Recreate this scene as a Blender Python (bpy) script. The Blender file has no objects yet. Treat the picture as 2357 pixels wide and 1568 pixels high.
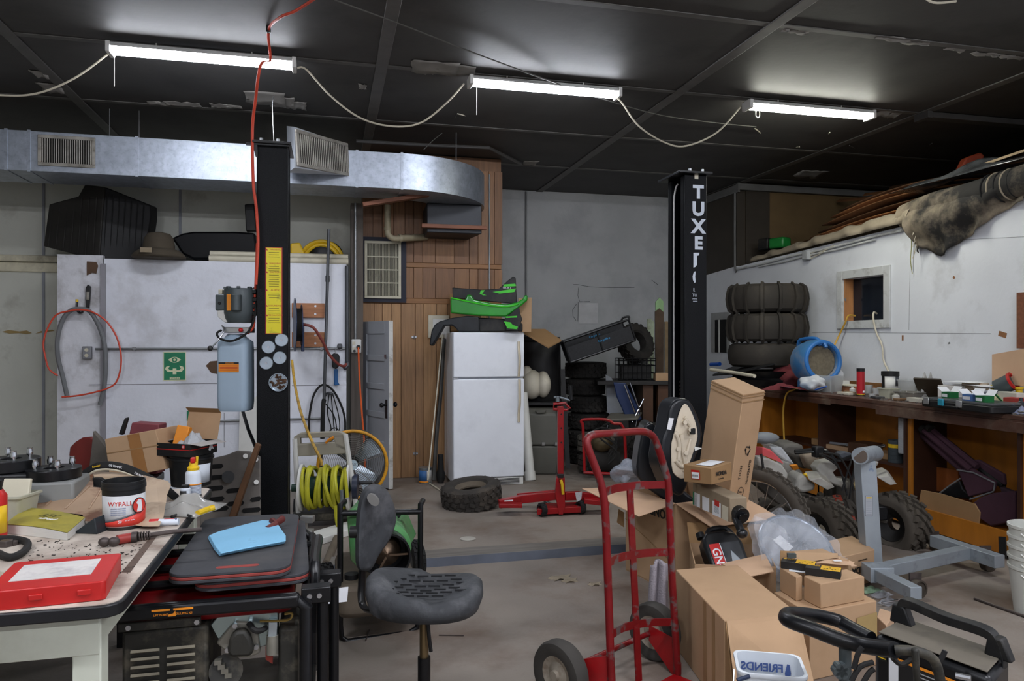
import bpy,bmesh,math,random
from mathutils import Matrix,Vector,Euler
random.seed(7)
sc = bpy.context.scene
COL = sc.collection
PI = math.pi

# ---------------------------------------------------------------- camera
FPX,CX,CY,EYE,TH = 1700.0,1178.5,784.0,1.5,math.radians(13.9)
cam_d = bpy.data.cameras.new('camera'); cam_d.sensor_width = 36.0
cam_d.lens = 36.0 * FPX / 2357.0; cam_d.clip_start = 0.05; cam_d.clip_end = 100
cam = bpy.data.objects.new('camera',cam_d); COL.objects.link(cam)
cam.location = (0,0,EYE); cam.rotation_euler = (PI/2,0,-TH)
sc.camera = cam
# ---------------------------------------------------------------- world, exposure
w = bpy.data.worlds.new('world'); sc.world = w; w.use_nodes = True
w.node_tree.nodes['Background'].inputs[0].default_value = (.75,.82,1,1)
w.node_tree.nodes['Background'].inputs[1].default_value = 0.05
sc.view_settings.view_transform = 'Standard'; sc.view_settings.look = 'None'
sc.view_settings.exposure = 1.12; sc.view_settings.gamma = 1.0
sc.view_settings.use_curve_mapping = False
sc.cycles.use_denoising = True
sc.cycles.max_bounces = 8; sc.cycles.transparent_max_bounces = 12
LAMP = 31.0          # strength of the shop light lenses
LAMP_BACK = 70.0     # rows of the same lights behind the camera

# ---------------------------------------------------------------- pixel -> place
RX = Vector((math.cos(TH),-math.sin(TH),0)); FW = Vector((math.sin(TH),math.cos(TH),0)); UP = Vector((0,0,1))
EYEV = Vector((0,0,EYE))
def ray(px,py): return RX*((px-CX)/FPX) + FW + UP*((CY-py)/FPX)
def dp(px,py,d): return EYEV + ray(px,py)*d            # at depth d
def onz(px,py,z=0.0):
    r = ray(px,py); return EYEV + r*((z-EYE)/r.z)        # on a level surface
def onx(px,py,x):
    r = ray(px,py); return EYEV + r*(x/r.x)
def ony(px,py,y):
    r = ray(px,py); return EYEV + r*(y/r.y)
def dep(p): return (Vector(p)-EYEV).dot(FW)
def V(*a): return Vector(a)
def F(loc,yaw=0,pitch=0,roll=0):
    return Matrix.Translation(Vector(loc)) @ Matrix.Rotation(yaw,4,'Z') @ Matrix.Rotation(pitch,4,'X') @ Matrix.Rotation(roll,4,'Y')
def R(a): return math.radians(a)
I4 = Matrix.Identity(4)
def basis(o,x,y):                                       # frame with given x and y directions
    x = Vector(x).normalized(); z = x.cross(Vector(y)).normalized(); y = z.cross(x)
    m = Matrix((x,y,z)).transposed().to_4x4(); m.translation = Vector(o); return m

# ---------------------------------------------------------------- materials
def hexc(h):
    if not isinstance(h,str): return tuple(h)
    h = h.lstrip('#'); c = [int(h[i:i+2],16)/255 for i in (0,2,4)]
    return tuple(((v/12.92) if v <= .04045 else ((v+.055)/1.055)**2.4) for v in c)
MATS = {}
def pm(name,col,rough=.55,metal=0,var=.12,scl=6,dirt=None,damt=.5,dscl=2.5,dlo=.5,dhi=.68,bump=0,bscl=40,
       coat=0,alpha=1,trans=0,ior=1.45,emit=None,stretch=None,spec=.5,sub=0):
    if name in MATS: return MATS[name]
    m = bpy.data.materials.new(name); m.use_nodes = True; MATS[name] = m
    nt = m.node_tree; N = nt.nodes; L = nt.links; b = N['Principled BSDF']
    c = hexc(col)
    tc = N.new('ShaderNodeTexCoord'); mp = N.new('ShaderNodeMapping'); L.new(tc.outputs['Object'],mp.inputs[0])
    if stretch: mp.inputs['Scale'].default_value = stretch
    n1 = N.new('ShaderNodeTexNoise'); n1.inputs['Scale'].default_value = scl; n1.inputs['Detail'].default_value = 6
    L.new(mp.outputs[0],n1.inputs['Vector'])
    mx = N.new('ShaderNodeMix'); mx.data_type = 'RGBA'
    mx.inputs[6].default_value = (*[v*(1-var) for v in c],1); mx.inputs[7].default_value = (*[min(1,v*(1+var)) for v in c],1)
    rp = N.new('ShaderNodeMapRange'); rp.inputs[1].default_value = .3; rp.inputs[2].default_value = .7
    L.new(n1.outputs[0],rp.inputs[0]); L.new(rp.outputs[0],mx.inputs[0])
    out = mx.outputs[2]
    if dirt is not None:
        n2 = N.new('ShaderNodeTexNoise'); n2.inputs['Scale'].default_value = dscl; n2.inputs['Detail'].default_value = 8
        n2.inputs['Roughness'].default_value = .65
        L.new(mp.outputs[0],n2.inputs['Vector'])
        r2 = N.new('ShaderNodeMapRange'); r2.inputs[1].default_value = dlo; r2.inputs[2].default_value = dhi; r2.inputs[4].default_value = damt
        L.new(n2.outputs[0],r2.inputs[0])
        m2 = N.new('ShaderNodeMix'); m2.data_type = 'RGBA'; L.new(r2.outputs[0],m2.inputs[0]); L.new(out,m2.inputs[6])
        m2.inputs[7].default_value = (*hexc(dirt),1); out = m2.outputs[2]
    L.new(out,b.inputs['Base Color'])
    b.inputs['Roughness'].default_value = rough; b.inputs['Metallic'].default_value = metal
    b.inputs['IOR'].default_value = ior; b.inputs['Coat Weight'].default_value = coat; b.inputs['Alpha'].default_value = alpha
    b.inputs['Transmission Weight'].default_value = trans; b.inputs['Specular IOR Level'].default_value = spec
    if sub: b.inputs['Subsurface Weight'].default_value = sub; b.inputs['Subsurface Radius'].default_value = (.02,.02,.02)
    if emit: b.inputs['Emission Color'].default_value = (*hexc(emit[0]),1); b.inputs['Emission Strength'].default_value = emit[1]
    if bump:
        n3 = N.new('ShaderNodeTexNoise'); n3.inputs['Scale'].default_value = bscl; n3.inputs['Detail'].default_value = 4
        L.new(mp.outputs[0],n3.inputs['Vector']); bp = N.new('ShaderNodeBump'); bp.inputs['Strength'].default_value = bump
        bp.inputs['Distance'].default_value = .02; L.new(n3.outputs[0],bp.inputs['Height']); L.new(bp.outputs[0],b.inputs['Normal'])
    return m

# ---------------------------------------------------------------- mesh builder (world coordinates, through frame m)
class MB:
    def __init__(s,m=I4): s.v = []; s.f = []; s.m = m
    def add(s,vs,fs,m=None):
        o = len(s.v); M = s.m if m is None else s.m @ m
        s.v += [M @ Vector(p) for p in vs]; s.f += [tuple(i+o for i in f) for f in fs]; return s
    def box(s,c,d,rot=None):
        x,y,z = d[0]/2,d[1]/2,d[2]/2
        vs = [(-x,-y,-z),(x,-y,-z),(x,y,-z),(-x,y,-z),(-x,-y,z),(x,-y,z),(x,y,z),(-x,y,z)]
        m = Matrix.Translation(Vector(c))
        if rot: m = m @ Euler(rot).to_matrix().to_4x4()
        return s.add(vs,[(0,3,2,1),(4,5,6,7),(0,1,5,4),(1,2,6,5),(2,3,7,6),(3,0,4,7)],m)
    def bx(s,x0,x1,y0,y1,z0,z1): return s.box(((x0+x1)/2,(y0+y1)/2,(z0+z1)/2),(abs(x1-x0),abs(y1-y0),abs(z1-z0)))
    def cyl(s,p0,p1,r,r1=None,n=16,caps=True):
        p0,p1 = Vector(p0),Vector(p1); r1 = r if r1 is None else r1
        a = (p1-p0).normalized(); u = a.orthogonal().normalized(); w_ = a.cross(u); vs = []
        for p,q in ((p0,r),(p1,r1)):
            vs += [p+(u*math.cos(2*PI*i/n)+w_*math.sin(2*PI*i/n))*q for i in range(n)]
        fs = [(i,(i+1) % n,n+(i+1) % n,n+i) for i in range(n)]
        if caps: fs += [tuple(range(n-1,-1,-1)),tuple(range(n,2*n))]
        return s.add(vs,fs)
    def tube(s,pts,r,n=8,closed=False,sm=0,flat=None):
        P = [Vector(p) for p in pts]
        if sm: P = smooth(P,sm,closed)
        K = len(P); vs = []; up = None
        for i,p in enumerate(P):
            if closed: t = (P[(i+1) % K]-P[i-1])
            else: t = P[min(i+1,K-1)]-P[max(i-1,0)]
            t.normalize()
            if up is None: up = t.orthogonal().normalized()
            up = (up-t*up.dot(t))
            if up.length < 1e-6: up = t.orthogonal()
            up.normalize(); w_ = t.cross(up); q = r[i] if isinstance(r,(list,tuple)) and not sm else (r if not isinstance(r,(list,tuple)) else r[0])
            vs += [p+(up*math.cos(2*PI*j/n)+w_*math.sin(2*PI*j/n)*(flat or 1))*q for j in range(n)]
        fs = []
        for i in range(K if closed else K-1):
            a,b = i*n,((i+1) % K)*n
            fs += [(a+j,a+(j+1) % n,b+(j+1) % n,b+j) for j in range(n)]
        if not closed: fs += [tuple(range(n-1,-1,-1)),tuple(range((K-1)*n,K*n))]
        return s.add(vs,fs)
    def lathe(s,prof,n=24,m=None,closed=False):               # prof [(r,z)] about local z
        vs = []; K = len(prof)
        for r,z in prof: vs += [(max(r,1e-5)*math.cos(2*PI*i/n),max(r,1e-5)*math.sin(2*PI*i/n),z) for i in range(n)]
        fs = []
        for k in range(K if closed else K-1):
            a,b = k*n,((k+1) % K)*n
            fs += [(a+i,a+(i+1) % n,b+(i+1) % n,b+i) for i in range(n)]
        if not closed: fs += [tuple(range(n-1,-1,-1)),tuple(range((K-1)*n,K*n))]
        return s.add(vs,fs,m)
    def prism(s,poly,z0,z1,m=None):                           # polygon in xy, extruded in z
        n = len(poly); vs = [(x,y,z0) for x,y in poly]+[(x,y,z1) for x,y in poly]
        fs = [tuple(range(n-1,-1,-1)),tuple(range(n,2*n))]+[(i,(i+1) % n,n+(i+1) % n,n+i) for i in range(n)]
        return s.add(vs,fs,m)
    def loft(s,rings,caps=True,closed=True):
        n = len(rings[0]); vs = [p for r_ in rings for p in r_]; fs = []
        for k in range(len(rings)-1):
            for i in range(n if closed else n-1):
                a,b = k*n,(k+1)*n; fs.append((a+i,a+(i+1) % n,b+(i+1) % n,b+i))
        if caps: fs += [tuple(range(n-1,-1,-1)),tuple(range((len(rings)-1)*n,len(rings)*n))]
        return s.add(vs,fs)
    def quadslab(s,q,t):                                        # 4+ corner points, thickness vector
        q = [Vector(p) for p in q]; t = Vector(t); n = len(q)
        return s.add(q+[p+t for p in q],[tuple(range(n-1,-1,-1)),tuple(range(n,2*n))]+[(i,(i+1) % n,n+(i+1) % n,n+i) for i in range(n)])
    def slab(s,px,d,th,df=None):                              # outline seen at depth d, real thickness th
        q = [dp(x,y,d if df is None else df(x,y)) for x,y in px]
        return s.quadslab(q,FW*th)
    def grid(s,fn,nu,nv,th=0):
        vs = [Vector(fn(i/nu,j/nv)) for j in range(nv+1) for i in range(nu+1)]; W = nu+1
        fs = [(j*W+i,j*W+i+1,(j+1)*W+i+1,(j+1)*W+i) for j in range(nv) for i in range(nu)]
        s.th = th; return s.add(vs,fs)
    def ell(s,c,rad,n=16,k=10,m=None):
        pr = []
        vs = []
        for j in range(k+1):
            a = -PI/2+PI*j/k
            vs += [(c[0]+rad[0]*max(math.cos(a),1e-4)*math.cos(2*PI*i/n),c[1]+rad[1]*max(math.cos(a),1e-4)*math.sin(2*PI*i/n),c[2]+rad[2]*math.sin(a)) for i in range(n)]
        fs = [(j*n+i,j*n+(i+1) % n,(j+1)*n+(i+1) % n,(j+1)*n+i) for j in range(k) for i in range(n)]
        return s.add(vs,fs,m)
    def torus(s,c,R_,r,m=None,n=32,k=10):
        mm = Matrix.Translation(Vector(c)) @ (m or I4)
        prof = [(R_+r*math.cos(2*PI*i/k),r*math.sin(2*PI*i/k)) for i in range(k)]
        return s.lathe(prof,n,mm,closed=True)
    def build(s,name,mat,parent=None,bev=0,seg=2,sa=35,origin=None,solid=0,subd=0,clean=True):
        me = bpy.data.meshes.new(name)
        if origin is None:
            if parent is not None: origin = Vector(parent['_o'])
            else:
                xs = [p.x for p in s.v]; ys = [p.y for p in s.v]; zs = [p.z for p in s.v]
                origin = V((min(xs)+max(xs))/2,(min(ys)+max(ys))/2,min(zs))
        origin = Vector(origin)
        me.from_pydata([p-origin for p in s.v],[],s.f); me.validate(verbose=False); me.update()
        bm = bmesh.new(); bm.from_mesh(me); bmesh.ops.recalc_face_normals(bm,faces=bm.faces); bm.to_mesh(me); bm.free()
        if sa:
            me.polygons.foreach_set('use_smooth',[True]*len(me.polygons)); me.set_sharp_from_angle(angle=R(sa))
        o = bpy.data.objects.new(name,me); COL.objects.link(o)
        if mat is not None: me.materials.append(mat if not isinstance(mat,str) else MATS[mat])
        if parent is not None:
            o.parent = parent; o.location = origin-Vector(parent['_o'])
        else: o.location = origin
        o['_o'] = list(origin)
        if subd: md = o.modifiers.new('subd','SUBSURF'); md.levels = subd; md.render_levels = subd
        if solid: md = o.modifiers.new('solid','SOLIDIFY'); md.thickness = solid; md.offset = 0
        if bev:
            md = o.modifiers.new('bevel','BEVEL'); md.width = bev; md.segments = seg; md.limit_method = 'ANGLE'; md.angle_limit = R(30)
            md.harden_normals = False
        return o
def smooth(P,k,closed=False):
    out = []; n = len(P)
    for i in range(n if closed else n-1):
        p0 = P[i-1] if (closed or i) else P[0]; p1 = P[i]; p2 = P[(i+1) % n]; p3 = P[(i+2) % n] if (closed or i+2 < n) else p2
        for j in range(k):
            t = j/k; out.append(.5*((2*p1)+(p2-p0)*t+(2*p0-5*p1+4*p2-p3)*t*t+(3*p1-p0-3*p2+p3)*t**3))
    if not closed: out.append(P[-1].copy())
    return out
def tag(o,label=None,cat=None,group=None,kind=None):
    if label: o['label'] = label
    if cat: o['category'] = cat
    if group: o['group'] = group
    if kind: o['kind'] = kind
    return o
def thing(name,label,cat,loc,group=None):
    o = bpy.data.objects.new(name,None); o.empty_display_size = .05; COL.objects.link(o); o.location = loc; o['_o'] = list(loc)
    return tag(o,label,cat,group)
def struct(o): o['kind'] = 'structure'; return o
def copy_tree(root,loc,rot=None,label=None,group=None):
    r = root.copy(); COL.objects.link(r); r.location = loc; r['_o'] = list(loc)
    if rot is not None: r.rotation_euler = rot
    if label: r['label'] = label
    if group: r['group'] = group
    def rec(a,b):
        for ch in list(a.children):
            c = ch.copy(); COL.objects.link(c); c.parent = b; rec(ch,c)
    rec(root,r); return r
def text(body,size,m,mat,parent,name='lettering',ext=.0006,align='CENTER',stretch=1,mirror=False,bold=0):
    cu = bpy.data.curves.new('t','FONT'); cu.body = body; cu.size = size; cu.extrude = ext; cu.align_x = align; cu.align_y = 'CENTER'
    cu.space_line = .8; cu.offset = bold; cu.resolution_u = 3
    o = bpy.data.objects.new('t',cu); COL.objects.link(o); dg = bpy.context.evaluated_depsgraph_get()
    me = bpy.data.meshes.new_from_object(o.evaluated_get(dg)); bpy.data.objects.remove(o)
    mb = MB(m); mb.add([(v.co.x*stretch*(-1 if mirror else 1),v.co.y,v.co.z) for v in me.vertices],[tuple(p.vertices) for p in me.polygons])
    bpy.data.meshes.remove(me)
    return mb.build(name,mat,parent,sa=0)
def patch(m,x,y,w_,h_,mat,parent,name='label',t=.0008):   # thin printed label lying on a surface frame
    return MB(m).box((x,y,t/2),(w_,h_,t)).build(name,mat,parent,sa=0)
# ================================================================ materials of the setting
WHT = pm('white_painted_wall','#dde0e8',.6,var=.05,scl=3,dirt='#8d8880',damt=.6,dscl=1.8,dlo=.54,dhi=.8,bump=.12,bscl=30)
BEI = pm('beige_wall','#c6c7bc',.7,var=.06,scl=2,dirt='#7b7464',damt=.5,dscl=2.2,dlo=.58,dhi=.75,bump=.1,bscl=25)
GRYW = pm('grey_block_wall','#b0b2b3',.75,var=.1,scl=1.4,dirt='#85878a',damt=.6,dscl=1.2,dlo=.5,dhi=.75,bump=.15,bscl=22)
CEIL = pm('ceiling_panel','#454341',.62,var=.12,scl=2.5,dirt='#2a2826',damt=.6,dscl=1.3,bump=.05,bscl=18)
CEILB = pm('ceiling_batten','#5c5a57',.5,var=.15,scl=9)
FLR = pm('concrete_floor','#847b72',.62,var=.2,scl=1.3,dirt='#5e4938',damt=.8,dscl=1.5,dlo=.47,dhi=.7,bump=.08,bscl=60)
DKW = pm('dark_board_wall','#3a342c',.65,var=.15,scl=4)
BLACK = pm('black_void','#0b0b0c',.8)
WOODS = [pm('wood_plank_a','#94704c',.5,var=.22,scl=5,stretch=(9,9,.6)),pm('wood_plank_b','#86603f',.5,var=.22,scl=5,stretch=(9,9,.6)),
         pm('wood_plank_c','#a37d55',.5,var=.2,scl=5,stretch=(9,9,.6)),pm('wood_plank_d','#7a573b',.52,var=.22,scl=5,stretch=(9,9,.6))]
WRAIL = pm('wood_rail','#8a6038',.5,var=.2,scl=5,stretch=(.6,9,9))
PEEL = pm('peeling_paint','#8a8782',.8,var=.2)
H = 3.55
# ================================================================ floor, ceiling
XL,XR,YB,YF = -5.2,8.4,-5.5,9.75
o = MB().bx(XL-.2,XR+.2,YB-.2,YF+.3,-.1,0).build('floor',FLR,origin=(0,0,0)); struct(o)
ce = MB().bx(XL-.2,XR+.2,YB-.2,YF+.3,H+.012,H+.1).build('ceiling',CEIL,origin=(0,0,H)); struct(ce)
xs = [-6.88+.0,-4.5,-2.08,.38,2.80,5.18,7.6,10.0]; xs[0] = XL
ys = [-5.3,-3.95,-2.58,-1.2,.16,1.52,2.88,4.24,5.58,6.97,8.34,9.75]
xb = [XL]+[x for x in xs if x > XL+.1 and x < XR-.1]+[XR]
for i in range(len(xb)-1):
    for j in range(len(ys)-1):
        MB().bx(xb[i]+.004,xb[i+1]-.004,ys[j]+.004,ys[j+1]-.004,H,H+.0115).build('panel',CEIL,ce,sa=0)
for x in xb[1:-1]: MB().bx(x-.045,x+.045,ys[0],ys[-1],H-.012,H-.0005).build('batten',CEILB,ce,bev=.004)
for y in ys[1:-1]: MB().bx(XL,XR,y-.028,y+.028,H-.008,H-.0003).build('batten',CEILB,ce,bev=.003)
# flakes of peeling paint hanging from the ceiling
def flake(px,py,w_,h_,k=0):
    c = onz(px,py,H-.004); rnd = random.Random(px*7+py)
    def fn(u,v):
        return c+V((u-.5)*w_+rnd.uniform(-.01,.01),(v-.5)*h_*1.2+rnd.uniform(-.02,.02),-.002-.05*v*v*(.4+.6*abs(math.sin(5*u+k)))*min(1,h_*4))
    MB().grid(fn,6,4).build('paint_flake',PEEL,ce,solid=.0015)
for a in [(610,222,.32,.2),(650,232,.2,.16,1),(585,220,.12,.12,2),(685,240,.14,.12),(420,238,.3,.07),(520,243,.26,.07,2),(365,236,.18,.06,1),
          (1000,152,.34,.16),(1050,158,.3,.12,2),(985,158,.1,.1),(835,198,.06,.06),(118,200,.16,.14),(90,168,.1,.1),(2035,258,.14,.12),(2060,262,.1,.1),
          (2060,90,.3,.04),(2110,97,.22,.04),(2200,112,.16,.04),(2270,124,.24,.04),(2330,130,.2,.04),(1830,72,.2,.03),(1220,374,.16,.12),(1865,398,.34,.2)]: flake(*a)
# ================================================================ walls
YW,YU,YWD,XW = 7.75,8.4,8.1,5.15
st = []
bw = MB().bx(XL,.35,YU,YU+.15,0,H).build('wall_back_left',BEI); struct(bw)
struct(MB().bx(XL-.15,XL,YB,YU,0,H).build('wall_left',BEI))
struct(MB().bx(XL,XR,YB-.15,YB,0,H).build('wall_rear',WHT))
struct(MB().bx(1.88,XW,YF,YF+.15,0,H).build('wall_back_grey',GRYW))
# low white wall with ledge, and its pillar
zt = 2.28
lw = MB().bx(-2.08,.17,YW,YU-.002,0,zt).build('wall_back_white',WHT); struct(lw)
pl = MB().bx(-2.48,-2.09,YW+.01,YU-.002,0,zt+.03).build('wall_pillar',pm('grimy_pillar','#d6d7dc',.65,var=.06,dirt='#79726a',damt=.7,dscl=2.6,dlo=.5,dhi=.7,bump=.2,bscl=20)); struct(pl)
MB().bx(-2.105,-2.06,YW-.02,YW+.009,.3,zt-.05).build('corner_pipe',pm('grey_pipe_paint','#8f8d93',.6,var=.1),lw)
# seams and torn spots in the white panels
SEAM = pm('panel_seam','#77757a',.8); TORN = pm('torn_board','#5b4635',.85,var=.25)
for (a,b) in (((205,886),(500,883)),((243,900),(243,1010)),((672,888),(800,886)),((516,950),(516,1030)),((480,970),(600,968))):
    p,q = ony(*a,YW-.001),ony(*b,YW-.001); MB().tube([p,q],.0025,6).build('seam',SEAM,lw,sa=0)
p = [ony(x,y,YW-.001) for x,y in ((474,842),(484,832),(505,830),(520,838),(520,858),(503,862),(486,858))]
MB().quadslab(p,(0,-.003,0)).build('torn_hole',TORN,lw,sa=0)
p = [ony(x,y,YW-.001) for x,y in ((200,602),(222,603),(226,612),(222,630),(212,628),(200,634))]
MB().quadslab(p,(0,-.003,0)).build('torn_hole',TORN,lw,sa=0)
for pts in (((5,764),(20,760),(45,763),(62,761),(74,767),(62,769),(44,767),(22,768)),((82,768),(95,762),(120,759),(126,762),(98,766))):
    MB().quadslab([ony(x,y,YU-.001) for x,y in pts],(0,-.006,0)).build('torn_paper',pm('torn_paper','#9a8457',.8),bw,sa=0)
# sheet seam lines on the beige wall behind
for px in (101,415,660):
    p = ony(px,430,YU); MB().bx(p.x-.012,p.x+.012,YU-.012,YU,2.2 if px > 150 else 0,H).build('joint_strip',pm('strip_grey','#8e9197',.6),bw)
for zz in (2.32,):
    MB().bx(XL,-2.49,YU-.07,YU,zz-.03,zz+.035).build('wall_rail',pm('cream_rail','#cfc9b0',.5,dirt='#5b5346',damt=.6),bw,bev=.01)
MB().bx(XL,-2.49,YU-.03,YU,zz-.13,zz-.035).build('wall_rail',MATS['cream_rail'],bw,bev=.01)
# wood panelled closet wall
wd = MB().bx(.35,1.88,YWD+.012,YF,0,H-.01).build('wall_wood',WOODS[3],origin=(.35,YWD,0)); struct(wd)
ub = [834,858,880,906,932,952,973,1002,1046,1080,1100,1125,1138,1157]
lb = [834,861,880,902,923,956,974,1005,1030,1060,1090,1120,1157]
for bs,z0,z1 in ((ub,2.35,3.4),(ub,1.96,2.30),(lb,0.0,1.905)):
    for i in range(len(bs)-1):
        x0,x1 = ony(bs[i],700,YWD).x,ony(bs[i+1],700,YWD).x
        MB().bx(x0+.003,x1-.003,YWD,YWD+.0115,z0+.003,z1-.003).build('plank',WOODS[(i*7+int(z0*3)+i*i) % 4],wd,bev=.002,seg=1)
for z0,z1 in ((2.30,2.35),(1.905,1.96)): MB().bx(.352,1.88,YWD-.008,YWD+.0115,z0,z1).build('rail',WRAIL,wd,bev=.003)
STEEL = pm('bright_steel','#b9bcc0',.3,1,var=.1)
for px,py in ((953,776),(956,1044)):
    p = ony(px,py,YWD); MB().box((p.x,YWD-.006,p.z),(.055,.01,.025)).build('hinge',STEEL,wd,bev=.002)
    MB().cyl((p.x,YWD-.013,p.z-.02),(p.x,YWD-.013,p.z+.02),.006,n=8).build('hinge_pin',STEEL,wd)
# right wall with a small opening; above it a loft
wz0,wz1,wy0,wy1 = 1.70,2.13,5.99,6.57
RWM = pm('white_sheathing','#dcdfe4',.6,var=.05,scl=2,dirt='#83807a',damt=.55,dscl=1.4,dlo=.55,dhi=.8,bump=.08,bscl=30)
def wtop(y): return 2.60-.034*(y-4.5)
r = MB()
def rw(y0,y1,z0,z1a,z1b):
    r.add([(XW,y0,z0),(XW+.12,y0,z0),(XW+.12,y1,z0),(XW,y1,z0),(XW,y0,z1a),(XW+.12,y0,z1a),(XW+.12,y1,z1b),(XW,y1,z1b)],
          [(0,3,2,1),(4,5,6,7),(0,1,5,4),(1,2,6,5),(2,3,7,6),(3,0,4,7)])
rw(YB,wy0,0,wtop(wy0)+.0,wtop(wy0)); r = MB()
for y0,y1,z0,za,zb in ((YB,3.2,0,H,H),(3.2,wy0,0,wtop(3.2),wtop(wy0)),(wy0,wy1,0,wz0,wz0),(wy0,wy1,wz1,wtop(wy0),wtop(wy1)),(wy1,8.63,0,wtop(wy1),wtop(8.63)),(8.63,YF,0,2.47,2.40)): rw(y0,y1,z0,za,zb)
wr = r.build('wall_right',RWM,sa=0); struct(wr)
o = MB(); o.add([(XW,8.63,2.472),(XW+.12,8.63,2.472),(XW+.12,YF,2.402),(XW,YF,2.402),(XW,8.63,H),(XW+.12,8.63,H),(XW+.12,YF,H),(XW,YF,H)],
      [(0,3,2,1),(4,5,6,7),(0,1,5,4),(1,2,6,5),(2,3,7,6),(3,0,4,7)])
struct(o.build('wall_right_upper',DKW))
lf = MB().bx(XW+.121,XR,8.63,8.75,2.3,H).build('wall_loft',pm('loft_wall','#6a5638',.7,var=.15,scl=3)); struct(lf)
MB().bx(XW+.121,5.62,8.61,8.629,2.4,H-.01).build('dark_panel',DKW,lf)
struct(MB().bx(XR,XR+.15,YB,8.75,0,H).build('wall_far_right',DKW))
struct(MB().bx(XW+.121,XR,3.2,8.62,2.30,2.36).build('floor_loft',pm('loft_boards','#5b4430',.8)))
struct(MB().bx(XW+.121,XR,3.05,3.19,0,H).build('wall_loft_front',DKW))
# trims round the loft ceiling
TRM = pm('grey_trim','#6d6d6c',.6,var=.15)
struct(MB().bx(XW-.03,XW-.001,8.55,YF,H-.13,H-.03).build('trim_1',TRM))
struct(MB().bx(XW-.03,XR,8.55,8.609,H-.10,H-.02).build('trim_2',TRM))
# window frame in the small opening
wf = MB().bx(XW+.1,XW+.119,wy0,wy1,wz0,wz1).build('window_1',pm('dark_glass','#1d222b',.12,var=.1,spec=.6)); struct(wf)
FRM = pm('white_trim_wood','#c7c9c8',.5,var=.06,dirt='#6b655c',damt=.6,dscl=6)
for y0,y1,z0,z1 in ((wy0-.085,wy0,wz0-.08,wz1+.085),(wy1,wy1+.085,wz0-.08,wz1+.085),(wy0,wy1,wz1,wz1+.085),(wy0,wy1,wz0-.08,wz0)):
    MB().bx(XW-.022,XW-.0005,y0+.001,y1-.001,z0,z1).build('frame_board',FRM,wf,bev=.004)
RAWW = pm('raw_pine','#a87447',.6,var=.25,scl=4,stretch=(6,6,.7))
MB().bx(XW+.002,XW+.099,wy1-.02,wy1,wz0,wz1).build('jamb',RAWW,wf)
MB().bx(XW+.002,XW+.099,wy0,wy0+.01,wz0,wz1).build('jamb',RAWW,wf)
# dark doorway slot near the back of the right wall
a,b = onx(1647,737,XW),onx(1675,812,XW)
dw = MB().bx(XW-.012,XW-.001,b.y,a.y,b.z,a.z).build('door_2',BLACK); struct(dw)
MB().bx(XW-.03,XW-.0125,a.y-.02-.12,a.y-.12,b.z,a.z).build('jamb',FRM,dw)
for y0,y1,z0,z1 in ((a.y,a.y+.09,b.z,a.z+.1),(b.y-.06,b.y,b.z,a.z+.1),(b.y,a.y,a.z,a.z+.1)): MB().bx(XW-.02,XW-.0005,y0,y1,z0,z1).build('casing',pm('dull_white_trim','#9c9d9c',.6),dw,bev=.003)
# cracks and a patch in the grey wall
gw = bpy.data.objects['wall_back_grey']
CRK = pm('crack','#2f2e2d',.9)
for pts in (((1320,655),(1328,655),(1355,660),(1400,662),(1460,662)),((1332,662),(1330,680),(1334,694),(1342,695),(1358,694)),((1327,700),(1318,714),(1319,728),(1326,738)),((1331,696),(1330,740)),((1500,645),(1515,656))):
    MB().tube([ony(x,y,YF-.002) for x,y in pts],.0028,5).build('crack',CRK,gw,sa=0)
p = [ony(x,y,YF-.003) for x,y in ((1332,698),(1376,698),(1376,745),(1332,745))]
MB().quadslab(p,(0,-.006,0)).build('patch',pm('grey_patch','#c2c3c4',.8),gw,sa=0)
PIPEG = pm('galvanised_pipe','#8d8f90',.4,.8,var=.15)
q = ony(1211,440,YF-.02); MB().cyl((q.x,YF-.02,1.0),(q.x,YF-.02,H-.02),.014,n=10).build('conduit',PIPEG,gw)
# ================================================================ shop lights
LENS = pm('light_lens','#ffffff',.4,emit=('#f1f5ff',LAMP)); LENSW = pm('light_lens_warm','#ffffff',.4,emit=('#fdfdf0',LAMP)); LENSB = pm('light_lens_rear','#ffffff',.4,emit=('#f4f6ff',LAMP_BACK))
ENDC = pm('white_lamp_metal','#d8d8d4',.4); CHAIN = pm('pull_chain','#c8c8c0',.4,.6)
def shop_light(x,y,label,lens=LENS,zc=3.475,chain=True,L_=1.22,loop=False):
    t = thing('shop_light',label,'light',(x+L_/2,y,zc-.035),'shop lights')
    z0 = zc-.035
    MB().prism([(-.062,zc+.0),(.062,zc+.0),(.035,zc+.035),(-.035,zc+.035)],x,x+L_,basis((0,y,0),(0,1,0),(0,0,1))).build('housing',ENDC,t)
    MB().prism([(-.058,zc-.002),(-.05,zc-.026),(-.02,zc-.036),(.02,zc-.036),(.05,zc-.026),(.058,zc-.002)],x+.03,x+L_-.03,basis((0,y,0),(0,1,0),(0,0,1))).build('lens',lens,t)
    for xx in (x+.012,x+L_-.012): MB().box((xx,y,zc-.005),(.03,.138,.075)).build('end_cap',ENDC,t,bev=.006)
    for xx in (x+.3,x+L_-.3): MB().cyl((xx,y,zc+.036),(xx,y,H-.013),.006,n=6).build('hanger',CHAIN,t)
    if chain:
        MB().cyl((x+.05,y-.05,zc-.04),(x+.05,y-.05,zc-.27),.0028,n=6).build('pull_chain',CHAIN,t)
    if loop: MB().tube([(x+.06,y-.05,zc-.03),(x+.055,y-.05,zc-.1),(x+.075,y-.05,zc-.12),(x+.095,y-.05,zc-.1),(x+.09,y-.05,zc-.03)],.005,6,sm=4).build('pull_chain',CHAIN,t)
    return t
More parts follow.
